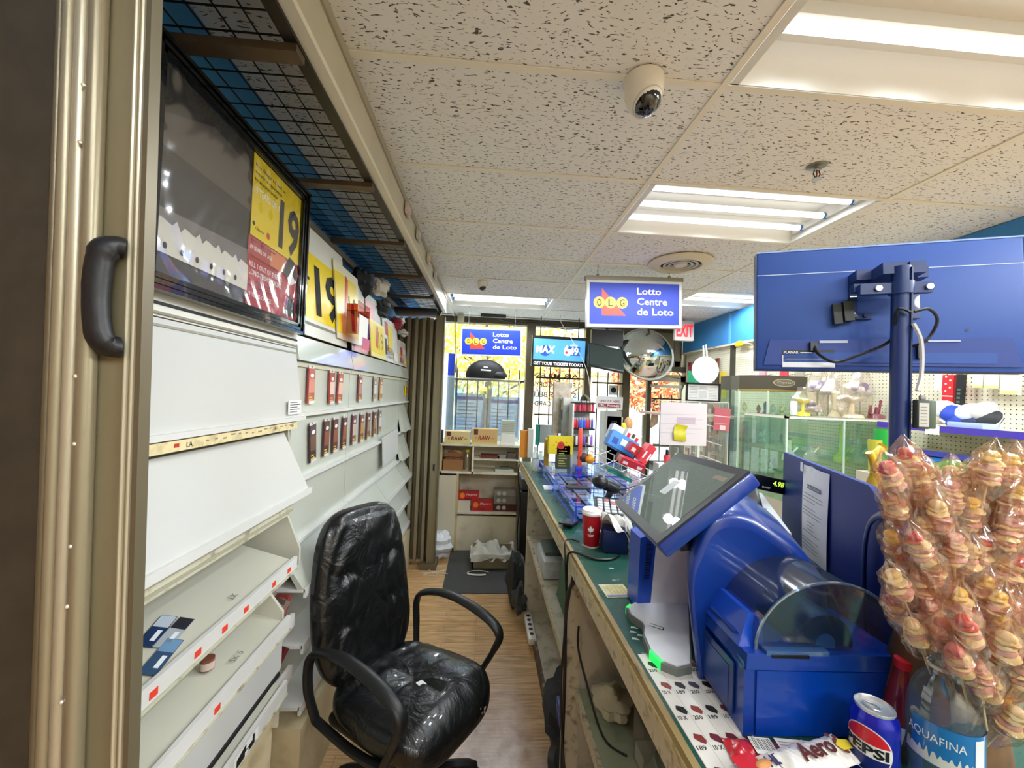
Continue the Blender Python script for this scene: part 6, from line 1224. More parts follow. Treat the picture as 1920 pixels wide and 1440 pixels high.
# ================================================================ round mirror, exit sign, plate, certificate
c0 = PY(1224, 650, 5.05); e0 = (PY(1276, 652, 5.05).x - c0.x) * 1.22
t = thing('convex_mirror', 'round convex security mirror partly hidden by the big lotto sign', 'mirror', c0)
q = fr(c0, (1, .0, .0), (0, .35, 1)); b = B(); RR = abs(e0) + .0
b.lathe([(RR * math.sin(a), -RR * 1.2 * (1 - math.cos(a)) + .0) for a in [PI / 2 * .62 * i / 12 for i in range(13)]], M('d8dcd8', .03, 1), q, 40); b.build('mirror_dome', t)
b = B(); b.lathe([(RR * .80, -.22), (RR * .84, -.21), (RR * .84, -.24), (RR * .8, -.24)], M('b8b8ae', .5), q, 40); b.build('edge_ring', t)
b = B(); b.tube([c0 + V((0, .1, .0)), V((c0.x, 5.2, 2.6)), V((c0.x, 5.2, 2.735))], .012, IRON); b.build('bracket', t)
q0 = PY(1284, 620, 5.0); m = fr(q0 + V((-.10, 0, -.13)), (1, 0, 0), (0, 0, 1)); t = thing('exit_sign', 'white exit sign with red letters peeking out beside the big lotto sign', 'sign', q0)
b = B(); b.rbox((.10, .13, -.03), (.26, .26, .06), .02, M('ece4dc', .4), m); b.build('housing', t); b = B(); b.text('EXIT', -.01, .05, .22, .16, glow('f02c34', .5), m, .002, bold=.03); b.build('letters', t); b = B(); b.tube([q0 + V((0, .03, .13)), q0 + V((0, .03, 2.735 - q0.z))], .012, GALV); b.build('stem', t)
c1 = PY(1322, 694, 4.6); t = thing('round_plate', 'round white disc hanging before the packets beside the shop door', 'disc', c1)
b = B(); rr = PY(1347, 694, 4.6).x - c1.x; b.lathe([(0, 0), (rr, 0), (rr, .01), (0, .01)], M('e4e4e2', .5), T(*c1) @ R(90, 'X'), 32); b.build('disc', t); b = B(); b.tube([c1 + V((-.02, 0, rr)), c1 + V((-.03, 0, rr + .12)), c1 + V((0, 0, rr + .14)), c1 + V((.02, 0, rr))], .01, M('ded9cc', .4)); b.tube([c1 + V((0, 0, rr + .14)), V((2.80, c1.y + .1, c1.z + rr + .10))], .003, GALV); b.build('hook', t)
m, w, h = quadframe((1288, 717), (1352, 720), (1286, 752), 4.3)
t = thing('framed_certificate', 'black framed certificate standing above the acrylic counter screen', 'picture frame', m.translation)
b = B(); fw = .018
for a, c in (((0, 0), (w, fw)), ((0, h - fw), (w, h)), ((0, 0), (fw, h)), ((w - fw, 0), (w, h))): b.bx((*a, -.015), (*c, .006), BLACK, m)
b.bx((0, 0, -.016), (w, h, -.012), BLACK, m); b.build('frame', t)
b = B(); b.rect(fw, fw, w - 2 * fw, h - 2 * fw, M('e6e6e4', .6), m, -.010)
for i in range(8):
    b.rect(.04, .04 + i * h * .085, w * .25, .004, M('9a9a9a', .7), m, -.009); b.rect(w * .66, .04 + i * h * .085, w * .25, .004, M('9a9a9a', .7), m, -.009)
b.rect(w * .38, .04, w * .24, h * .4, M('cfcccc', .6), m, -.009); b.text('CERTIFICATE', w * .36, h * .66, w * .28, .012, INK, m, -.009); b.disc(w * .5, h * .78, w * .14, h * .06, M('c9c9c8', .6), m, -.0088); b.build('sheet', t)
b = B(); b.tube([m @ V((.01, 0, -.01)), V((m.translation.x, m.translation.y, 1.541))], .006, IRON); b.build('easel_leg', t)
# coloured leaflet behind the plate
b = B(); b.add([PY(1290, 695, 5.0), PY(1345, 700, 4.9), PY(1345, 722, 4.9), PY(1290, 718, 5.0)], [(0, 1, 2, 3)], M('2fa678', .5, dirt='5a3f8c', dirtamt=.9, scale=9)); b.solo('green_poster', 'green and purple printed sheet behind the round white disc', 'poster')
b = B(); b.tube([PY(1287, 722, 4.8), PY(1284, 735, 4.8), V((PY(1284, 752, 4.8).x, 4.8, 1.521))], [.02, .035, .035], M('e9e6c8', .3), n=10); b.solo('spray_bottle', 'slim pale bottle standing beside the framed certificate', 'bottle')
# long shelf carrying those
b = B(); b.bx((1.9, 4.0, 1.52), (2.80, 4.9, 1.54), M('c9a999', .5)); b.bx((1.92, 4.05, 0), (1.96, 4.09, 1.5), GALV); b.bx((2.7, 4.05, 0), (2.74, 4.09, 1.5), GALV); b.bx((1.92, 4.8, 0), (1.96, 4.84, 1.5), GALV); b.bx((2.7, 4.8, 0), (2.74, 4.84, 1.5), GALV); b.solo('display_table', 'pale display table by the shop door carrying the framed certificate', 'table')

# ================================================================ acrylic counter screen with papers
YS = 1.95
t = thing('counter_screen', 'clear acrylic screen standing on the counter with papers taped to it', 'screen', (1.05, YS, CZ))
xa, xb = PY(1236, 760, YS).x, 1.215; zt = PY(1300, 752, YS).z
b = B(); b.bx((xa, YS, CZ), (xb, YS + .005, zt), glass('f2f6f5', .07, .97)); b.bx((xa + .20, YS - .002, CZ), (xa + .212, YS + .012, zt), glass('f4fafa', .35, .6)); b.bx((xb - .004, YS - .002, CZ), (xb, YS + .012, zt), glass('dfe6e4', .35, .6)); b.bx((xa, YS - .002, zt - .004), (xb, YS + .01, zt), glass('dfe6e4', .35, .6)); b.build('sheet', t)
b = B(); b.bx((xa + .02, YS - .06, CZ), (xa + .05, YS + .06, CZ + .012), CLEAR); b.bx((xb - .05, YS - .06, CZ), (xb - .02, YS + .06, CZ + .012), CLEAR); b.build('foot', t)
m, w, h = quadframe((1231, 754), (1318, 757), (1237, 834), YS - .006)
b = B(); b.bx((0, 0, -.001), (w, h, 0), M('cfc8cc', .6), m); 
for i in range(5): b.rect(w * .12 * (i % 2), h * (.28 + .11 * i), w * .8, .0012, M('9c8f9c', .7), m, .0006)
b.rect(w * .35, h * .5, w * .4, h * .16, M('b8a8b4', .7), m, .0005); b.solo('paper_notice', 'mauve grey form sheet taped on the acrylic counter screen', 'paper', 'papers on the counter screen')
m, w, h = quadframe((1270, 796), (1293, 799), (1263, 825), YS - .009)
b = B(); b.surf(lambda u, v: m @ V((w * u - .006 * math.sin(v * PI) , h * v, .004 * math.sin(v * PI * 2) + .004)), 6, 14, M('cdc41a', .5, var=.3, scale=20)); b.solo('sticky_note', 'curled yellow sticky note on the form sheet', 'note')
m, w, h = quadframe((1340, 764), (1370, 767), (1337, 806), YS - .006)
b = B(); b.bx((0, 0, -.001), (w, h, 0), M('a8505a', .6), m); b.rect(0, h * .62, w, .004, M('e3b8b8', .6), m, .0005); b.rect(w * .4, h * .04, w * .35, h * .2, M('c9b4b8', .6), m, .0005); b.rect(.004, h * .3, w * .8, .002, M('d8a4a8', .6), m, .0005); b.solo('red_leaflet', 'dull red leaflet taped on the clear part of the counter screen', 'leaflet', 'papers on the counter screen')
# nail polish display on the far side, small red bottle
p = PZ(1243, 868, 1.30); 
t = thing('nail_polish', 'small red bottle with a black cap beyond the touch screen corner', 'bottle', PY(1250, 868, 1.80)); p = PY(1250, 868, 1.80)
b = B(); b.cyl(p, p + V((0, 0, .035)), .014, M('e0484c', .3), n=14); b.build('glass_body', t); b = B(); b.cyl(p + V((0, 0, .035)), p + V((0, 0, .06)), .006, BLACK, n=10); b.build('cap', t)
b = B(); b.bx((p.x - .05, p.y - .03, CZ), (p.x + .06, p.y + .03, p.z), M('dfe3e2', .3)); b.solo('small_stand', 'pale display block carrying the small red bottle', 'stand')

# ================================================================ things at the far end of the counter
def item(px, py, Y, w, h, col, lab, nm='carton', d=.06, cat='box', g='things at the far end of the counter', deco=None, mat=None):
    p = PY(px, py, Y); b = B(); b.bx((p.x, Y, p.z), (p.x + w, Y + d, p.z + h), mat or M(col, .4))
    if deco: deco(b, fr((p.x, Y - .0005, p.z), (1, 0, 0), (0, 0, 1)), w, h)
    return b.solo(nm, lab, cat, g)
cz2 = CZ + .081
ye = PZ(1063, 878, cz2).y
item(1043, 879, ye, .10, .17, '3c4124', 'dark olive box standing on the ticket case under the yellow box', deco=lambda b, m, w, h: [b.rect(.015, .02 + .018 * i, w - .04 - .01 * (i % 3), .006, M('a8a860', .5), m) for i in range(7)])
item(1028, 851, ye, .185, .13, 'd2bc1e', 'yellow box with a round red emblem on top of the dark olive box', deco=lambda b, m, w, h: [b.disc(w / 2, h * .5, .028, .028, M('c83a2a', .4), m), b.disc(w / 2, h * .5, .018, .018, M('a8281c', .4), m, .001)] + [b.disc(w * .5 + .055 * math.cos(a), h * .5 + .03 * math.sin(a), .005, .005, M('c83a2a', .4), m, 0, 8) for a in (0, .8, 2.3, 3.14, 4, 5.4)])
item(1021, 873, ye + .1, .03, .20, 'b08a18', 'narrow golden box standing beside the dark olive box')
item(1004, 834, 3.62, .035, .18, '1f9a86', 'narrow teal box standing at the far end of the counter', d=.03)
item(975, 858, 3.60, .06, .24, 'd98a1e', 'orange box standing at the very end of the counter')
item(989, 858, 3.55, .045, .25, 'd9d8cf', 'tall white box beside the orange box at the counter end')
for (x, y, r, hh, c, lab) in ((1003, 882, .030, .19, 'dfe7ea', 'clear bottle with a pale label on the counter before the white box'), (1013, 880, .026, .15, '3a3cc8', 'small bottle with a blue label next to the clear bottle')):
    p = PZ(x, y, CZ); t = thing('plastic_bottle', lab, 'bottle', p); b = B(); b.lathe([(0, 0), (r, .002), (r, hh * .65), (r * .4, hh * .85), (r * .4, hh * .9)], glass('e8f0f2', .2, .75), T(*p), 16); b.build('body', t); b = B(); b.cyl(p + V((0, 0, hh * .9)), p + V((0, 0, hh)), r * .5, PAPER); b.build('cap', t); b = B(); b.lathe([(r * 1.03, hh * .15), (r * 1.03, hh * .5)], M(c, .4), T(*p), 16); b.build('label', t)
item(1010, 830, 3.62, .13, .16, 'aeb8bc', 'grey white tilted display box behind the teal box', d=.05)
item(1036, 812, 3.3, .14, .42, 'c9bfae', 'tall clear sleeve rack filled with beige cards behind the yellow box', d=.06, mat=M('c9bcaa', .5, var=.35, scale=25))
t = thing('magazine_rack', 'clear acrylic leaflet rack beside the lighter tower', 'rack', PY(1055, 812, 3.2)); p = PY(1050, 830, 3.2)
b = B(); b.bx((p.x, 3.2, p.z - .1), (p.x + .012, 3.3, p.z + .38), CLEAR); b.bx((p.x + .11, 3.2, p.z - .1), (p.x + .122, 3.3, p.z + .38), CLEAR); b.bx((p.x, 3.2, p.z - .1), (p.x + .12, 3.21, p.z + .3), CLEAR); b.build('holder', t); b = B(); b.bx((p.x + .02, 3.22, p.z - .05), (p.x + .10, 3.28, p.z + .36), M('dcd8d2', .5, var=.3, scale=15)); b.build('leaflets', t)
# lighter tower
Yt = 3.05; pt0 = PY(1070, 880, Yt); pt1 = PY(1108, 880, Yt)
t = thing('lighter_tower', 'tiered black display tower of coloured lighters on the counter', 'display stand', ((pt0.x + pt1.x) / 2, Yt + .08, CZ)); tiers = [PY(1085, y, Yt).z for y in (757, 774, 806, 838)]
b = B(); b.bx((pt0.x + .01, Yt + .12, CZ), (pt1.x, Yt + .14, tiers[0] + .02), M('bfc4c6', .3)); b.build('back_panel', t)
for z in tiers: b = B(); b.bx((pt0.x + .01, Yt, z), (pt1.x + .02, Yt + .13, z + .012), BLACK); b.build('tier', t)
b = B(); b.bx((pt0.x, Yt, CZ), (pt0.x + .012, Yt + .14, tiers[0]), M('d8dcdc', .3)); b.build('side_panel', t)
b = B(); b.bx((pt0.x + .01, Yt - .01, CZ), (pt1.x + .02, Yt + .14, CZ + .02), BLACK); b.build('base', t)
rnd = random.Random(7); colsets = [['d43a4a', 'b52a5c', 'e0485a', '7a2030'], ['3a4ac8', 'd02c38', '2a86d8', 'a82c34', '5a3ac0'], ['7a4ac8', '9a5ad8', '3a3c44', '4aa0c8', 'e8e6e2']]
for k, z in enumerate(tiers[1:]):
    for i in range(8):
        x = pt0.x + .022 + .0195 * i; c = colsets[k][(i * 7 + k) % len(colsets[k])]; b = B(); b.rbox((x, Yt + .02, z + .012 + .034), (.0165, .012, .068), .003, M(c, .25, coat=.4)); b.bx((x - .006, Yt + .015, z + .08), (x + .006, Yt + .025, z + .093), M('c9cbcc', .3, .8))
        b.solo('lighter', cname(c) + ' lighter, ' + ORD[i] + ' from the clear side panel on the ' + ['upper', 'middle', 'low'][k] + ' tier of the tower', 'lighter', ['lighters on the upper tier', 'lighters on the middle tier', 'lighters on the low tier'][k])
b = B(); b.tube([(pt0.x + .08, Yt + .06, tiers[0] + .01), (pt0.x + .10, Yt + .05, tiers[0] + .06), (pt0.x + .13, Yt + .04, tiers[0] + .02)], .018, M('3a3c26', .5, bump=.5), n=8, sm=3); b.solo('toy', 'dark olive lumpy toy on top of the lighter tower', 'toy')
b = B(); b.rbox((pt0.x + .05, Yt - .07, CZ + .17), (.03, .012, .42), .004, M('e0482c', .35), T(0, 0, 0)); b.rbox((pt0.x + .045, Yt - .068, CZ + .05), (.05, .02, .09), .004, M('3a44c8', .35)); b.solo('display_card', 'tall thin orange red display card with a blue foot before the lighter tower', 'card')
b = B(); b.ball(PY(1106, 862, 2.95), (.035, .03, .03), M('f09a1e', .4), n=14, k=9); b.ball(PY(1106, 862, 2.95) + V((0, 0, .03)), (.015, .015, .015), M('f0b03c', .4)); b.solo('orange_toy', 'small orange rubber toy beside the lighter tower', 'toy')
b = B(); b.ball(PY(1094, 858, 3.0), (.05, .04, .035), M('4a2c20', .5, bump=.6, scale=30), n=14, k=9); b.solo('dark_pouch', 'dark brown pouch at the foot of the lighter tower', 'pouch')
# white wire rack with snack boxes on the customer side
t = thing('wire_rack', 'white wire counter rack sloping toward the customers with snack boxes', 'rack', (1.0, 2.6, CZ))
WW = M('e9e9e4', .35); A0, A1 = V((.78, 3.05, 1.34)), V((1.20, 2.15, 1.20)); b = B()
for k in range(6):
    dz = -.045 * k; b.tube([A0 + V((0, 0, dz)), A1 + V((0, 0, dz))], .0028, WW, n=5)
for k in range(14):
    p = A0.lerp(A1, k / 13); b.tube([p, p - V((0, 0, .225))], .0025, WW, n=5)
for k in range(7):
    p = A0.lerp(A1, k / 6) - V((0, 0, .12)); b.tube([p, p + V((.22, .08, .06))], .0025, WW, n=5)
b.tube([A0 + V((0, 0, -.22)), V((A0.x, A0.y, CZ))], .004, WW); b.tube([A1 + V((0, 0, -.2)), V((A1.x - .02, A1.y, CZ))], .004, WW)
for k in range(5): b.tube([V((1.16, 2.2 - .01 * k, 1.24 + .085 * k)), V((1.20, 1.98, 1.22 + .085 * k))], .0025, WW, n=5)
b.tube([V((1.17, 2.2, CZ)), V((1.17, 2.2, 1.62))], .010, M('6a6c68', .4, .4)); b.build('wire_frame', t)
def snack(px, py, Y, sz, rot, cols, lab):
    p = PY(px, py, Y); q = T(*p) @ R(rot[0]) @ R(rot[1], 'Y') @ R(rot[2], 'X'); b = B(); b.box((0, 0, 0), sz, M(cols[0], .35, coat=.3), q); mm = q @ fr((-sz[0] / 2, -sz[1] / 2 - .0006, -sz[2] / 2), (1, 0, 0), (0, 0, 1))
    for i in range(3): b.rect(sz[0] * (.1 + .3 * i), sz[2] * (.2 + .15 * (i % 2)), sz[0] * .2, sz[2] * .4, M(cols[1 + i % (len(cols) - 1)], .4), mm)
    return b.solo('snack_box', lab, 'box', 'snack boxes in the wire rack')
snack(1165, 832, 2.55, (.19, .07, .10), (0, 28, -10), ('3f8ad8', '1d4aa0', 'e8eef4', 'c83a4a'), 'bright blue printed snack box topmost in the white wire rack')
snack(1152, 812, 2.62, (.08, .07, .10), (0, 28, -10), ('cfe4ee', 'e8f2f6', '9ac4dc'), 'pale blue snack carton behind the bright blue one')
snack(1184, 818, 2.6, (.10, .06, .07), (0, 30, 0), ('e9e4dc', 'd02c34', '3a4a2c'), 'white snack box with red print beside the bright blue one')
snack(1195, 846, 2.45, (.13, .07, .06), (0, 30, 0), ('c4242c', 'e9e4dc', '7a5a3c'), 'red snack box in the middle of the wire rack')
snack(1210, 850, 2.4, (.05, .08, .12), (0, 35, 0), ('e03a4c', 'f4eeee', 'e03a4c'), 'pink and white striped snack box at the lower end of the wire rack')
snack(1183, 868, 2.35, (.15, .07, .04), (0, 20, 10), ('c8283a', 'efe6e4', 'c8283a'), 'flat red and white striped box low in the wire rack')
snack(1160, 888, 2.4, (.16, .07, .02), (0, 24, 10), ('1f7a6c', '2f9a86', '124a44'), 'flat dark teal box under the wire rack')
snack(1172, 856, 2.55, (.10, .05, .08), (0, 24, 0), ('2c2e2c', '4a4c48', '3a3a3a'), 'dark grey box standing inside the wire rack')
b = B(); p = PY(1178, 795, 2.7); b.ball(p, (.03, .02, .05), M('b98a5c', .5, bump=.4)); b.ball(p + V((-.03, 0, -.02)), (.02, .02, .03), M('e0d03c', .5)); b.solo('plush_toy', 'tan and yellow toy peeking above the snack boxes', 'toy')
# small sign card and stickers at the third window
m, w, h = quadframe((1118, 742), (1168, 745), (1117, 766), 5.53)
b = B(); b.bx((0, 0, -.006), (w, h, 0), M('eae6e4', .5), m); b.rect(w * .08, h * .15, w * .84, h * .28, M('9c2438', .5), m, .001); b.text('CELL PHONES', w * .12, h * .2, w * .76, h * .17, PAPER, m, .002, bold=.03); b.text('UNLOCK HERE', w * .12, h * .55, w * .76, h * .17, M('9c5a6a', .5), m, .002, bold=.03); b.solo('phone_sign', 'white sign with a red cell phones band at the third window', 'sign')
b = B(); m, w, h = quadframe((1142, 722), (1160, 723), (1141, 740), 5.73); b.bx((0, 0, -.003), (w, h, 0), PAPER, m); b.disc(w / 2, h / 2, .04, .04, INK, m, .001); b.solo('round_sticker', 'white card with a dark round emblem above the cell phones sign', 'sticker')
b = B(); m, w, h = quadframe((1134, 780), (1163, 782), (1137, 812), 5.0); b.bx((0, 0, -.05), (w, h, 0), M('d9ccb8', .6), m); b.bx((w * .1, -.66, -.05), (w * .9, 0, -.0), M('cfc4b4', .6), m); b.text('30B', w * .25, h * .6, w * .4, h * .16, INK, m, .001, bold=.03); b.solo('paper_bag', 'tan paper bag standing by the third window', 'bag')
b = B(); b.bx((1.50, 5.0, .65), (1.72, 5.2, 1.52), M('a9aaa6', .5, var=.1)); b.solo('grey_cabinet', 'plain grey cabinet standing behind the third window bars', 'cabinet')
# ================================================================ glass showcases by the pegboard
GG = glass('eef8f1', .09, .98); GE = M('b9d8c4', .15, coat=.5); BRW = M('4a4436', .4, coat=.2)
t = thing('glass_tower', 'tall glass showcase with a dark canopy and gold edge by the pegboard', 'showcase', (2.25, 3.2, 0))
xa, xb, ya, yb = 2.04, 2.50, 3.0, 3.40
zc = 1.915; zg = 1.80
b = B(); b.prism([(xa, ya + .14), (xa + .14, ya), (xb, ya), (xb, yb), (xa, yb)], zc - zg, BRW, T(0, 0, zg)); cn_ = b.build('canopy', t)
b = B(); m = fr((xa + .17, ya - .001, zg + .02), (1, 0, 0), (0, 0, 1)); b.disc(.10, .04, .09, .030, M('b9ad8c', .5), m, 0, 20); b.disc(.10, .04, .084, .025, M('6b6352', .5), m, .001, 20); b.text('Crystal', .04, .03, .12, .02, M('cfc4a0', .5), m, .002, slant=.3); b.build('crest', cn_)
b = B(); b.tube([(xa - .002, ya + .14, zg - .005), (xa + .14, ya - .002, zg - .002), (xb - .02, ya - .002, zg - .002), (xb, ya, zg - .03)], .008, M('cdb06a', .3, .7), n=6); b.build('gold_trim', t)
b = B(); b.bx((xa, yb - .005, .3), (xb, yb, zg), GG); b.build('back_glass', t)
b = B(); b.prism([(xa, ya + .14), (xa + .14, ya), (xb, ya), (xb, yb), (xa, yb)], .3, BRW); b.build('base', t)
b = B(); b.bx((xa + .14, ya, .3), (xb, ya + .005, zg), GG); b.bx((xb - .005, ya, .3), (xb, yb, zg), GG); b.add([(xa, ya + .14, .3), (xa + .14, ya, .3), (xa + .14, ya, zg), (xa, ya + .14, zg)], [(0, 1, 2, 3)], GG); b.bx((xa, ya + .14, .3), (xa + .005, yb, zg), GG)
b.build('glass', t)
for z in (1.60, 1.38, 1.15, .8): b = B(); b.prism([(xa + .01, ya + .15), (xa + .15, ya + .01), (xb - .01, ya + .01), (xb - .01, yb - .01), (xa + .01, yb - .01)], .006, GG, T(0, 0, z)); b.build('glass_shelf', t)
for x, y in ((xa + .14, ya), (xa, ya + .14), (xb, ya)): b = B(); b.bx((x - .006, y - .006, .3), (x + .006, y + .006, zg), M('d6e4d4', .25, .3)); b.build('edge_strip', t)
rnd = random.Random(17)
for i in range(18):
    z = (1.606, 1.386, 1.156)[i % 3]; x = rnd.uniform(xa + .13, xb - .06); y = rnd.uniform(ya + .08, yb - .06); b = B(); c = rnd.choice(['e9ece8', 'c9d4cc', 'b98a8a', 'dfd6a8', '6a7a9a', 'f0efec']); s_ = rnd.uniform(.6, 1)
    b.lathe([(0, 0), (.022, 0), (.022, .01), (.01, .025), (.024 * rnd.uniform(.6, 1.2), .05), (.018, .085), (.008, .10), (0, .11)], M(c, .2, coat=.4), T(x, y, z) @ Matrix.Scale(s_, 4), 12)
    b.solo('figurine', cname(c) + ' figurine on the ' + ['top', 'middle', 'low'][i % 3] + ' shelf of the glass tower, ' + ORD[i // 3] + ' of six', 'figurine', 'figurines in the glass tower')
# low wide glass case
t = thing('glass_case', 'wide glass counter case with trophies on its white top edge', 'showcase', (2.35, 2.5, 0))
xa, xb, ya, yb, zt = 1.985, 2.80, 2.55, 2.98, 1.62
b = B(); b.bx((xa, ya, 0), (xb, yb, 1.05), M('b9b3a0', .5)); b.build('base', t)
b = B(); b.bx((xa, ya, zt - .018), (xb, ya + .02, zt), M('e9dfd2', .4)); b.bx((xa, ya, zt - .018), (xa + .02, yb, zt), M('e9dfd2', .4)); b.bx((xa, ya, zt - .006), (xb, yb, zt), glass('eef6f0', .1)); b.build('top', t)
b = B(); b.bx((xa, ya, 1.05), (xb, ya + .005, zt - .018), GG); b.bx((xa, ya, 1.05), (xa + .005, yb, zt - .018), GG); b.bx((xa + .4, ya + .006, 1.05), (xb, ya + .011, zt - .018), glass('eaf6ee', .10, .98)); b.build('glass', t)
b = B(); b.bx((xa, yb - .004, 1.05), (xb, yb, zt - .018), GG); b.build('back_glass', t)
b = B(); b.bx((xa + .01, ya + .02, 1.30), (xb - .01, yb - .02, 1.306), GG); b.build('glass_shelf', t)
for x in (xa, xa + .4, xb - .012): b = B(); b.bx((x, ya - .003, 1.05), (x + .01, ya + .008, zt - .018), M('cfe0d2', .2, .2)); b.build('edge_strip', t)
rnd = random.Random(19)
for i, (x, hh, c, lab) in enumerate(((2.12, .14, 'e6ead8', 'pale stacked glass pipe in the wide glass case'), (2.30, .10, 'd8d4c8', 'small pale glass piece in the wide glass case'), (2.50, .26, 'cfe874', 'tall lime green glass pipe in the wide glass case'), (2.57, .22, 'd8e8b0', 'pale green glass pipe next to the lime one'), (2.63, .27, 'e3e8e8', 'tall clear glass pipe in the wide glass case'), (2.70, .16, 'dfe6da', 'short clear glass pipe at the end of the wide glass case'))):
    b = B(); p = T(x, ya + .14 + .03 * (i % 2), 1.308); b.lathe([(0, 0), (.045, 0), (.045, .008), (.038, .04), (.014, .07), (.012, hh - .02), (.018, hh), (.014, hh)], glass(c, .2, .35), p, 14); b.tube([(0.02, 0, .05), (.06, 0, .09)], .006, M(c, .2), m=p); b.solo('glass_pipe', lab, 'glass pipe', 'glass pipes in the wide case')
for i in range(12):
    b = B(); x = 2.04 + .06 * i; c = rnd.choice(['c8d8a0', 'e8e6dc', 'b8d070', 'd8d8cc']); b.lathe([(0, 0), (.02, 0), (.016, .03), (.006, .045), (.012, .07), (0, .075)], M(c, .3, coat=.4), T(x, ya + .06, 1.052), 10); b.solo('ornament', cname(c) + ' ornament on the floor of the wide glass case, ' + ORD[i] + ' from the tower', 'ornament', 'ornaments in the wide case')
# figures wrapped in film on the case top
zt0 = zt
def fig(px, hh, kind, c, lab, Y=None, w=.05):
    Y = Y or 2.68; p = PY(px, 780, Y); p.z = zt0; t = thing('trophy', lab, 'ornament', p, group='ornaments on the case top'); b = B(); q = T(*p); mc = M(c, .3, coat=.4)
    if kind == 'cup': b.lathe([(0, 0), (w, 0), (w * .9, .02), (w * .25, .03), (w * .2, hh * .5), (w * .9, hh * .62), (w * 1.1, hh * .72), (w * .3, hh * .74)], mc, q, 16)
    elif kind == 'figure': b.lathe([(0, 0), (w * .6, 0), (w * .5, .02), (w * .2, .04), (w * .3, hh * .3), (w * .22, hh * .45), (w * .35, hh * .7), (w * .1, hh * .8), (w * .16, hh * .9), (0, hh)], mc, q, 12); b.tube([(w * .2, 0, hh * .72), (w * .6, 0, hh * .6), (w * .3, 0, hh * .5)], .006, mc, m=q)
    elif kind == 'flower':
        for i in range(7): b.ball((math.cos(i) * w * .8, math.sin(i * 2) * w * .4, hh * .7 + .03 * math.sin(i * 3)), w * .5, M(c if i % 2 else 'c9c0cc', .4), q, 8, 6)
        b.tube([(0, 0, 0), (0, 0, hh * .7)], .006, M('7a8a5c', .5), m=q)
    elif kind == 'boat': b.lathe([(0, 0), (w * 1.2, 0), (w, .03), (0, .035)], mc, q, 12); b.tube([(-w, 0, .03), (-w * .9, 0, hh * .7)], .012, mc, m=q); b.tube([(w * .5, 0, .03), (w * .8, 0, hh)], .008, mc, m=q); b.tube([(0, 0, .03), (.01, 0, hh * .6)], .014, mc, m=q)
    else: b.rbox((0, 0, hh / 2), (w * 1.2, w, hh), .006, mc, q)
    b.build('figure', t)
    if kind in ('flower', 'figure', 'cup'):
        b = B(); rnd = random.Random(px); ph = rnd.random() * 6
        b.surf(lambda u, v: q @ V(((w * 1.5 + .012 * math.sin(9 * u * PI + ph) + .01 * math.sin(v * 14)) * math.cos(2 * PI * u) * (.5 + .6 * math.sin(PI * min(1, v * 1.1))), (w * 1.2) * math.sin(2 * PI * u) * (.5 + .6 * math.sin(PI * min(1, v * 1.1))), (hh * 1.25) * v)), 18, 8, FILM); b.build('film_wrap', t)
fig(1488, .10, 'block', 'efece4', 'white cup at the corner of the glass case top', w=.03)
fig(1505, .16, 'cup', 'f0de2a', 'bright yellow figure stacked on the case top', w=.045)
fig(1522, .09, 'flower', '4a3a7c', 'purple wrapped ornament beside the yellow figure', w=.03)
fig(1532, .30, 'flower', '9a8ac0', 'tall film wrapped lilac bouquet on the case top', w=.05, Y=2.8)
fig(1552, .27, 'flower', 'b9a8c8', 'film wrapped pale bouquet behind the cream statuette', w=.05, Y=2.85)
fig(1564, .24, 'figure', 'c9c0a0', 'slim cream statuette standing on the case top', w=.06)
fig(1596, .20, 'cup', 'e6d8b8', 'cream dish on a stem wrapped in film on the case top', w=.075)
fig(1612, .30, 'flower', '7a4a90', 'violet flowers in film at the end of the case top', w=.06, Y=2.85)
fig(1642, .13, 'boat', '8a4450', 'dark pink boat shaped ornament on the case top', w=.045)
fig(1662, .26, 'flower', 'd8c8d0', 'pale pink film wrapped bouquet next to the pole', w=.05, Y=2.8)
# yellow twisted toy, green jar, olive jar
p = PY(1650, 905, 1.18)
t = thing('yellow_toy', 'yellow twisted balloon shaped toy standing by the blue panel and pole', 'toy', V((p.x, 1.18, CZ)))
YT = M('e0b42c', .35, var=.2, scale=15); b = B(); P = lambda x, y: PY(x, y, 1.18)
b.tube([P(1632, 855), P(1642, 850), P(1656, 838)], [.008, .011, .016], YT, n=10, sm=4); b.tube([P(1630, 848), P(1636, 862), P(1641, 885), P(1643, 905), V((P(1645, 925).x, 1.18, CZ))], [.011, .010, .015, .025, .018], YT, n=12, sm=5); b.build('body', t)
for x, y, yy, r, hh, c, lab in ((1640, 855, 1.9, .028, .16, 'a8a838', 'olive green jar behind the yellow toy'), (1658, 850, 2.1, .045, .26, '1f9a3c', 'bright green cup behind the pole')):
    p = PY(x, y, yy); b = B(); b.lathe([(0, 0), (r * .85, 0), (r, hh), (r * .9, hh), (r * .8, .01)], M(c, .35), T(p.x, yy, p.z - hh * .5), 16); b.bx((p.x - .05, yy - .05, 0), (p.x + .05, yy + .05, p.z - hh * .5), M('b9b3a0', .5)); b.solo('jar', lab, 'jar', 'jars beyond the blue panel')

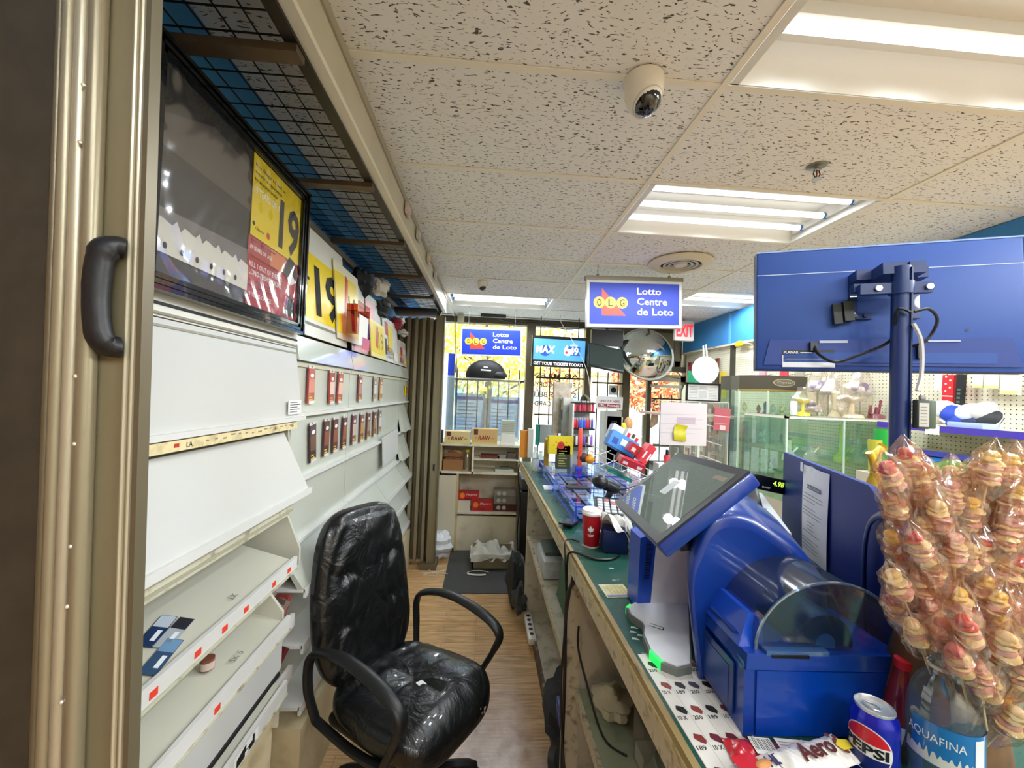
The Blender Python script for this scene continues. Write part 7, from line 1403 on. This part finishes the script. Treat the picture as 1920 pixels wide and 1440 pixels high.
# ================================================================ pegboard aisle with purple shelves
PV = M('4a3aa8', .35, coat=.3)
GXp = 2.79
def PXr(x, y, X=2.78): return PX(x, y, X)
t = thing('purple_shelf', 'upper purple edged shelf on the pegboard carrying hats and small goods', 'shelf', (2.65, 2.0, 1.58))
b = B(); b.bx((2.50, 1.6, 1.585), (2.845, 2.42, 1.60), M('dcd6c6', .5)); b.build('board', t); b = B(); b.bx((2.488, 1.6, 1.575), (2.50, 2.42, 1.61), PV); b.build('purple_edge', t)
t = thing('purple_shelf', 'lower purple edged shelf on the pegboard holding the row of colour bins', 'shelf', (2.65, 2.0, 1.31))
b = B(); b.bx((2.45, 1.6, 1.32), (2.845, 2.42, 1.335), M('dcd6c6', .5)); b.bx((2.60, 1.6, 1.435), (2.845, 2.42, 1.45), M('dcd6c6', .5)); b.build('board', t); b = B(); b.bx((2.436, 1.6, 1.305), (2.45, 2.42, 1.345), PV); b.bx((2.588, 1.6, 1.43), (2.60, 2.42, 1.46), M('4f52b8', .3, coat=.4)); b.build('purple_edge', t)
for i, (c, lab) in enumerate((('1f8a86', 'teal'), ('c81f3c', 'red'), ('2a7ab8', 'blue'), ('58b828', 'green'), ('4aa820', 'darker green'))):
    y = 2.37 - .088 * i; b = B(); t = thing('storage_bin', lab + ' plastic bin on the lower purple shelf', 'bin', (2.53, y - .04, 1.336), group='colour bins on the purple shelf'); mc = M(c, .35)
    b.hexa([(2.46, y - .078, 1.336), (2.62, y - .078, 1.336), (2.62, y, 1.336), (2.46, y, 1.336), (2.47, y - .082, 1.39), (2.62, y - .082, 1.43), (2.62, y, 1.43), (2.47, y, 1.39)], mc); b.build('bin_body', t)
    b = B(); m = fr((2.458, y - .02, 1.345), (0, -1, 0), (.1, 0, 1)); b.rect(.01, 0, .05, .03, PAPER, m, .002); b.build('price_label', t)
b = B(); b.cyl((2.52, 1.87, 1.336), (2.52, 1.87, 1.42), .04, M('2f3d2c', .5), n=16); b.solo('dark_cup', 'dark green round tub after the green bins', 'tub')
# hats, boxes
rnd = random.Random(23)
for i, (y, z, c) in enumerate(((2.30, 1.66, 'c9bfa8'), (2.27, 1.70, 'd8d8d4'), (2.22, 1.68, '2a48b8'), (2.19, 1.645, '2746b0'), (2.14, 1.69, 'dfe3ea'), (2.12, 1.64, '1f2c50'), (2.08, 1.70, 'd9d4c8'), (2.05, 1.66, '2b2c30'))):
    b = B(); q = T(2.60, y - .12, z) @ R(rnd.uniform(-30, 30), 'X') @ R(-60, 'Y'); b.ball((0, 0, 0), (.05, .06, .035), M(c, .6), q, 14, 8); b.lathe([(.045, 0), (.062, -.004), (.05, -.008)], M('e6e6e2', .5), q, 16)
    b.solo('hat', ['tan', 'pale grey', 'bright blue', 'second bright blue', 'white', 'navy', 'cream', 'black'][i] + ' cap heaped on the upper purple shelf', 'hat', 'caps on the upper purple shelf')
for i in range(12):
    y = 2.36 - .034 * (i % 6); z = 1.602 if i < 6 else 1.603; b = B(); q = T(2.56 + .05 * (i // 6), y, z) @ R(-25, 'Y'); b.box((0, 0, .03), (.012, .04, .06), M(rnd.choice(['5a4a40', '3a3430', '8a6a50', 'a8a498', '2a2a2c']), .4), q); b.box((-.0065, 0, .03), (.001, .03, .03), M(rnd.choice(['e0d8a0', 'd8d4cc', 'c8b060']), .5), q)
    b.solo('small_box', ORD[i % 6] + ' small dark accessory box from the sock packs, ' + ['front', 'rear'][i // 6] + ' row on the purple shelf', 'box', 'small boxes on the upper purple shelf')
b = B(); b.box((2.486, 2.10, 1.585), (.002, .07, .05), PAPER, None); b.solo('price_card', 'white price card tilted on the upper purple edge', 'price card')
b = B(); b.rbox((2.56, 1.97, 1.622), (.10, .16, .03), .004, M('a9bce0', .3)); b.solo('blue_tray', 'pale blue tray before the caps on the purple shelf', 'tray')
# hanging socks / packets
def hang(px, py0, py1, wpx, c, lab, deco=None, g='goods hanging on the pegboard', X=2.74):
    a, b_, d = PX(px, py0, X), PX(px + wpx, py0, X), PX(px, py1, X); m = frq(a, b_, d); w, h = (b_ - a).length, (a - d).length; b = B(); b.box((w / 2, h / 2, -.01), (w, h, .02), M(c, .5), m)
    if deco: deco(b, m, w, h)
    b.tube([m @ V((w / 2, h - .01, 0)), m @ V((w / 2, h + .01, -.08))], .002, GALV); return b.solo('hanging_pack', lab, 'packet', g)
hang(1764, 703, 776, 20, 'd8222c', 'bright red sock pack hanging beside the black one', lambda b, m, w, h: [b.disc(w * (.3 + .4 * (i % 2)), h * (.95 - .09 * i), .006, .006, PAPER, m, .001, 8) for i in range(5)] + [b.rect(0, h * .24, w, .008, PAPER, m, .001), b.rect(0, h * .45, w, .006, PAPER, m, .001)])
hang(1750, 700, 732, 15, 'ead6d4', 'pale pink pack hanging before the red sock pack')
hang(1789, 702, 778, 13, '15161c', 'black pack hanging beside the red sock pack', lambda b, m, w, h: [b.rect(w * .2, h * (.2 + .1 * i), w * .5, .012, M('5a6a60', .5), m, .001) for i in range(5)])
for x, y1, w_, lab in ((1822, 727, 20, 'clear pack of pale items hanging first in the row of three'), (1844, 728, 28, 'clear pack with yellow bottom hanging in the middle of the three'), (1874, 739, 34, 'widest clear white pack hanging last of the three')):
    hang(x, 702, y1, w_, 'e3e0cf', lab, lambda b, m, w, h: b.rect(0, 0, w, h * .2, M('ddd694', .4), m, .001))
# goods on the pegboard beyond the dark upright
rnd = random.Random(31)
cat_ = [('8a3038', .5), ('d8d4c8', .5), ('e9e4da', .4), ('c8b8a0', .5), ('5a3a34', .5), ('e8c83a', .4), ('b8bcc0', .4), ('a84a50', .4), ('4a5a8a', .4), ('f0efe8', .4)]
n_ = 0
for row, z in enumerate((2.22, 2.05, 1.86, 1.66, 1.44, 1.24, 1.04, .84)):
    for i in range(7):
        y = 4.62 + .135 * i + rnd.uniform(-.02, .02)
        if rnd.random() < .12: continue
        hh = rnd.uniform(.12, .18); ww = rnd.uniform(.06, .10); c = rnd.choice(cat_)[0] if row else rnd.choice(['8a3038', '6a3a34', 'd8d4c8', 'e9e4da', 'a84a50']); b = B(); m = fr((2.80, y + ww / 2, z - hh), (0, -1, 0), (0, 0, 1))
        b.box((ww / 2, hh / 2, 0), (ww, hh, .016), M(c, .35, coat=.3), m); b.rect(ww * .15, hh * .3, ww * .7, hh * .35, M(rnd.choice(['f2f0ea', 'd8c040', '3a3c44', 'c8c8c8', 'c83a44']), .5), m, .0088); b.tube([m @ V((ww / 2, hh - .006, .03)), m @ V((ww / 2, hh - .006, -.04))], .002, GALV, n=4)
        b.solo('blister_pack', cname(c) + ' packet, ' + ORD[6 - i] + ' from the shop door in the ' + ORD[row] + ' pegboard row below the blue bulkhead', 'packet', 'packets on the pegboard row ' + ['one', 'two', 'three', 'four', 'five', 'six', 'seven', 'eight'][row])
b = B(); b.ball(PX(1386, 645, 2.76), (.02, .08, .035), M('e8c81e', .4), n=14, k=8); b.tube([PX(1386, 645, 2.76), PX(1400, 643, 2.76), PX(1411, 646, 2.76)], .006, M('c9bfa0', .5)); b.solo('yellow_rag', 'yellow rag hooked at the top of the dark pegboard upright', 'cloth')
b = B(); b.bx((2.3, 2.0, 2.1), (2.32, 2.02, 2.11), PEG) 
# pink goods over the glass tower
for i, (x, c, lab) in enumerate(((1430, 'd89aa8', 'pale pink packet above the glass tower canopy'), (1470, 'e0404c', 'red packet above the glass tower canopy'), (1500, 'b8b09c', 'grey packet above the glass tower canopy'))):
    p = PX(x, 706, 2.74); b = B(); b.rbox(p, (.02, .10, .10), .006, M(c, .4)); b.tube([p, p + V((.11, 0, .03))], .003, GALV); b.solo('hanging_pack', lab, 'packet', 'packets above the glass tower')

# ================================================================ wrapped lollipops
CP = M('dca8a0', .35, dirt='b84a56', dirtamt=.8, scale=40); CC = M('ead8a2', .35, dirt='c89a78', dirtamt=.6, scale=50); CR = M('d2504e', .3, coat=.4); CY = M('eccb5a', .3, coat=.4); CB_ = M('8f4f4c', .35, dirt='5f3a30', dirtamt=.7, scale=40)
LF = glass('faeee4', .20, .955, .11); STK = M('d8c8a0', .6)
def lolly(seed, top):
    """a folded marshmallow twist on a stick in a clear sleeve, pointing along +z"""
    rnd = random.Random(seed); t = thing('lollipop', 'x', 'lollipop', (0, 0, 0)); b = B()
    for i in range(6):
        z = .006 + .0092 * i; r = (.0165, .0205, .0215, .0205, .019, .0165)[i]; c = [CC, CP][i % 2] if i < 5 else top
        q = T(.003 * math.sin(i * 2.1 + seed), .002 * math.cos(i * 1.7), z) @ R(rnd.uniform(0, 360)) @ R(rnd.uniform(6, 16), 'X')
        b.ball((0, 0, 0), (r, r * .85, .0066), c, q, n=16, k=6, fn=lambda p: V((p.x, p.y, p.z + .5 * math.sin(4 * p.x) * math.cos(3 * p.y))))
    b.ball((0, 0, .060), (.0145, .012, .0095), top, n=12, k=7); b.build('candy', t, local=True)
    b = B(); b.cyl((0, 0, -.085), (0, 0, .02), .0020, STK, n=6); b.build('stick', t, local=True)
    ph = rnd.uniform(0, 6)
    def f(u, v):
        zz = -.030 + .125 * v; r = .0225 * math.sin(min(1, .3 + v * 2.2) * PI / 2) * (1 if v < .72 else max(.08, 1 - ((v - .72) / .28) ** 1.2)); a = 2 * PI * u
        r *= 1 + .16 * math.sin(5 * a + ph + 5 * v) + .10 * math.sin(11 * a + 14 * v); fl = 1 if v < .7 else 1 + 1.2 * (v - .7)
        return (r * math.cos(a) * fl, r * math.sin(a) * (1 - .3 * max(0, v - .7) / .3), zz + .004 * math.sin(3 * a + ph))
    b = B(); b.surf(f, 34, 16, LF); b.build('clear_wrapper', t, local=True); return t
protos = [lolly(1, CR), lolly(2, CP), lolly(3, CY), lolly(4, CC)]
spots = [(188, 150), (250, 95), (320, 165), (510, 160), (650, 130), (430, 250), (540, 260), (670, 265), (200, 270), (215, 325), (250, 390), (680, 375), (330, 400), (490, 395), (440, 470), (480, 510), (205, 450), (300, 490), (700, 490), (250, 530), (430, 580), (215, 610), (540, 650), (700, 660), (320, 640), (460, 710), (350, 750), (210, 720), (510, 830), (705, 830), (290, 820), (500, 940), (700, 990), (560, 1060), (590, 1130), (740, 580), (740, 180), (600, 200), (590, 320), (380, 330), (620, 440), (580, 740), (640, 900), (600, 560), (400, 860), (560, 400), (650, 560), (745, 1000), (420, 180), (580, 120), (720, 90), (330, 250), (270, 300), (350, 560), (395, 660), (270, 700), (640, 760), (640, 640)]
spots += [(s_[0] + 38 + (i * 17) % 30, s_[1] + 62 + (i * 29) % 35) for i, s_ in enumerate(spots[:48]) if s_[0] + 30 < 700 and i % 3] 
rnd = random.Random(41); used = set(); BASE = PY(1850, 1500, .60); LOLL = []
REG = ['leaning out past the blue panel', 'high beside the pole', 'at the top of the bunch near the purple shelf', 'in the middle of the bunch', 'low in the bunch above the water bottle', 'at the outer edge cut by the frame']
for i, (sx, sy) in enumerate(spots):
    px, py = 1600 + sx / 2.322, 820 + sy / 2.322; d = .60 + .05 * ((i * 37) % 7) / 7 + (.02 if sx < 300 else 0) - (.04 if sy > 800 else 0)
    p = PY(px, py + 36, d); k = [0, 1, 2, 3, 1, 0, 3, 1, 2][(i * 5) % 9]
    dr = (p - BASE); dr.y = dr.y * .3 - .02 + rnd.uniform(-.03, .03); dr.x = dr.x * 1.9 + .02; dr.z = abs(dr.z) * .75 + .10; dr.y -= .03; dr.normalize()
    q = dr.to_track_quat('Z', 'Y').to_matrix().to_4x4() @ R(rnd.uniform(0, 360))
    reg = REG[0] if sx < 260 and sy > 200 else REG[1] if sx < 360 and sy <= 200 else REG[2] if sy < 300 else REG[5] if sx > 640 else REG[4] if sy > 780 else REG[3]
    lab = 'film wrapped ' + ['red topped', 'pink topped', 'yellow topped', 'cream topped'][k] + ' marshmallow lollipop ' + reg
    src = protos[k]
    o = src if k not in used else dup(src, p); used.add(k); o.rotation_mode = 'QUATERNION'; o.location = p; o.rotation_quaternion = q.to_quaternion(); o.scale = (.80,) * 3
    LOLL.append((px, py, o, ['red', 'pink', 'yellow', 'cream'][k])); o['label'] = lab; o['group'] = ['red', 'pink', 'yellow', 'cream'][k] + ' topped lollipops ' + reg
LOLL.sort(key=lambda q: q[1]); rows_ = [LOLL[i:i + 9] for i in range(0, len(LOLL), 9)]
for j, r_ in enumerate(rows_):
    r_.sort(key=lambda q: q[0])
    for i, (px, py, o, c) in enumerate(r_): o['label'] = 'film wrapped ' + c + ' topped lollipop, ' + ORD[i] + ' from the blue panel in the ' + ORD[j] + ' tier down'; o['group'] = 'film wrapped lollipops in the display bunch'
# the brown display cone they stick in
t = thing('lollipop_stand', 'brown conical display stand with the bunch of lollipops stuck in it', 'display stand', (BASE.x, .66, CZ))
b = B(); b.lathe([(0, 0), (.095, 0), (.085, .08), (.055, .22), (.052, .36), (.05, .44), (.0, .46)], M('7a5a3a', .6, var=.45, scale=14), T(BASE.x + .035, .70, CZ), 24); b.build('cone', t)
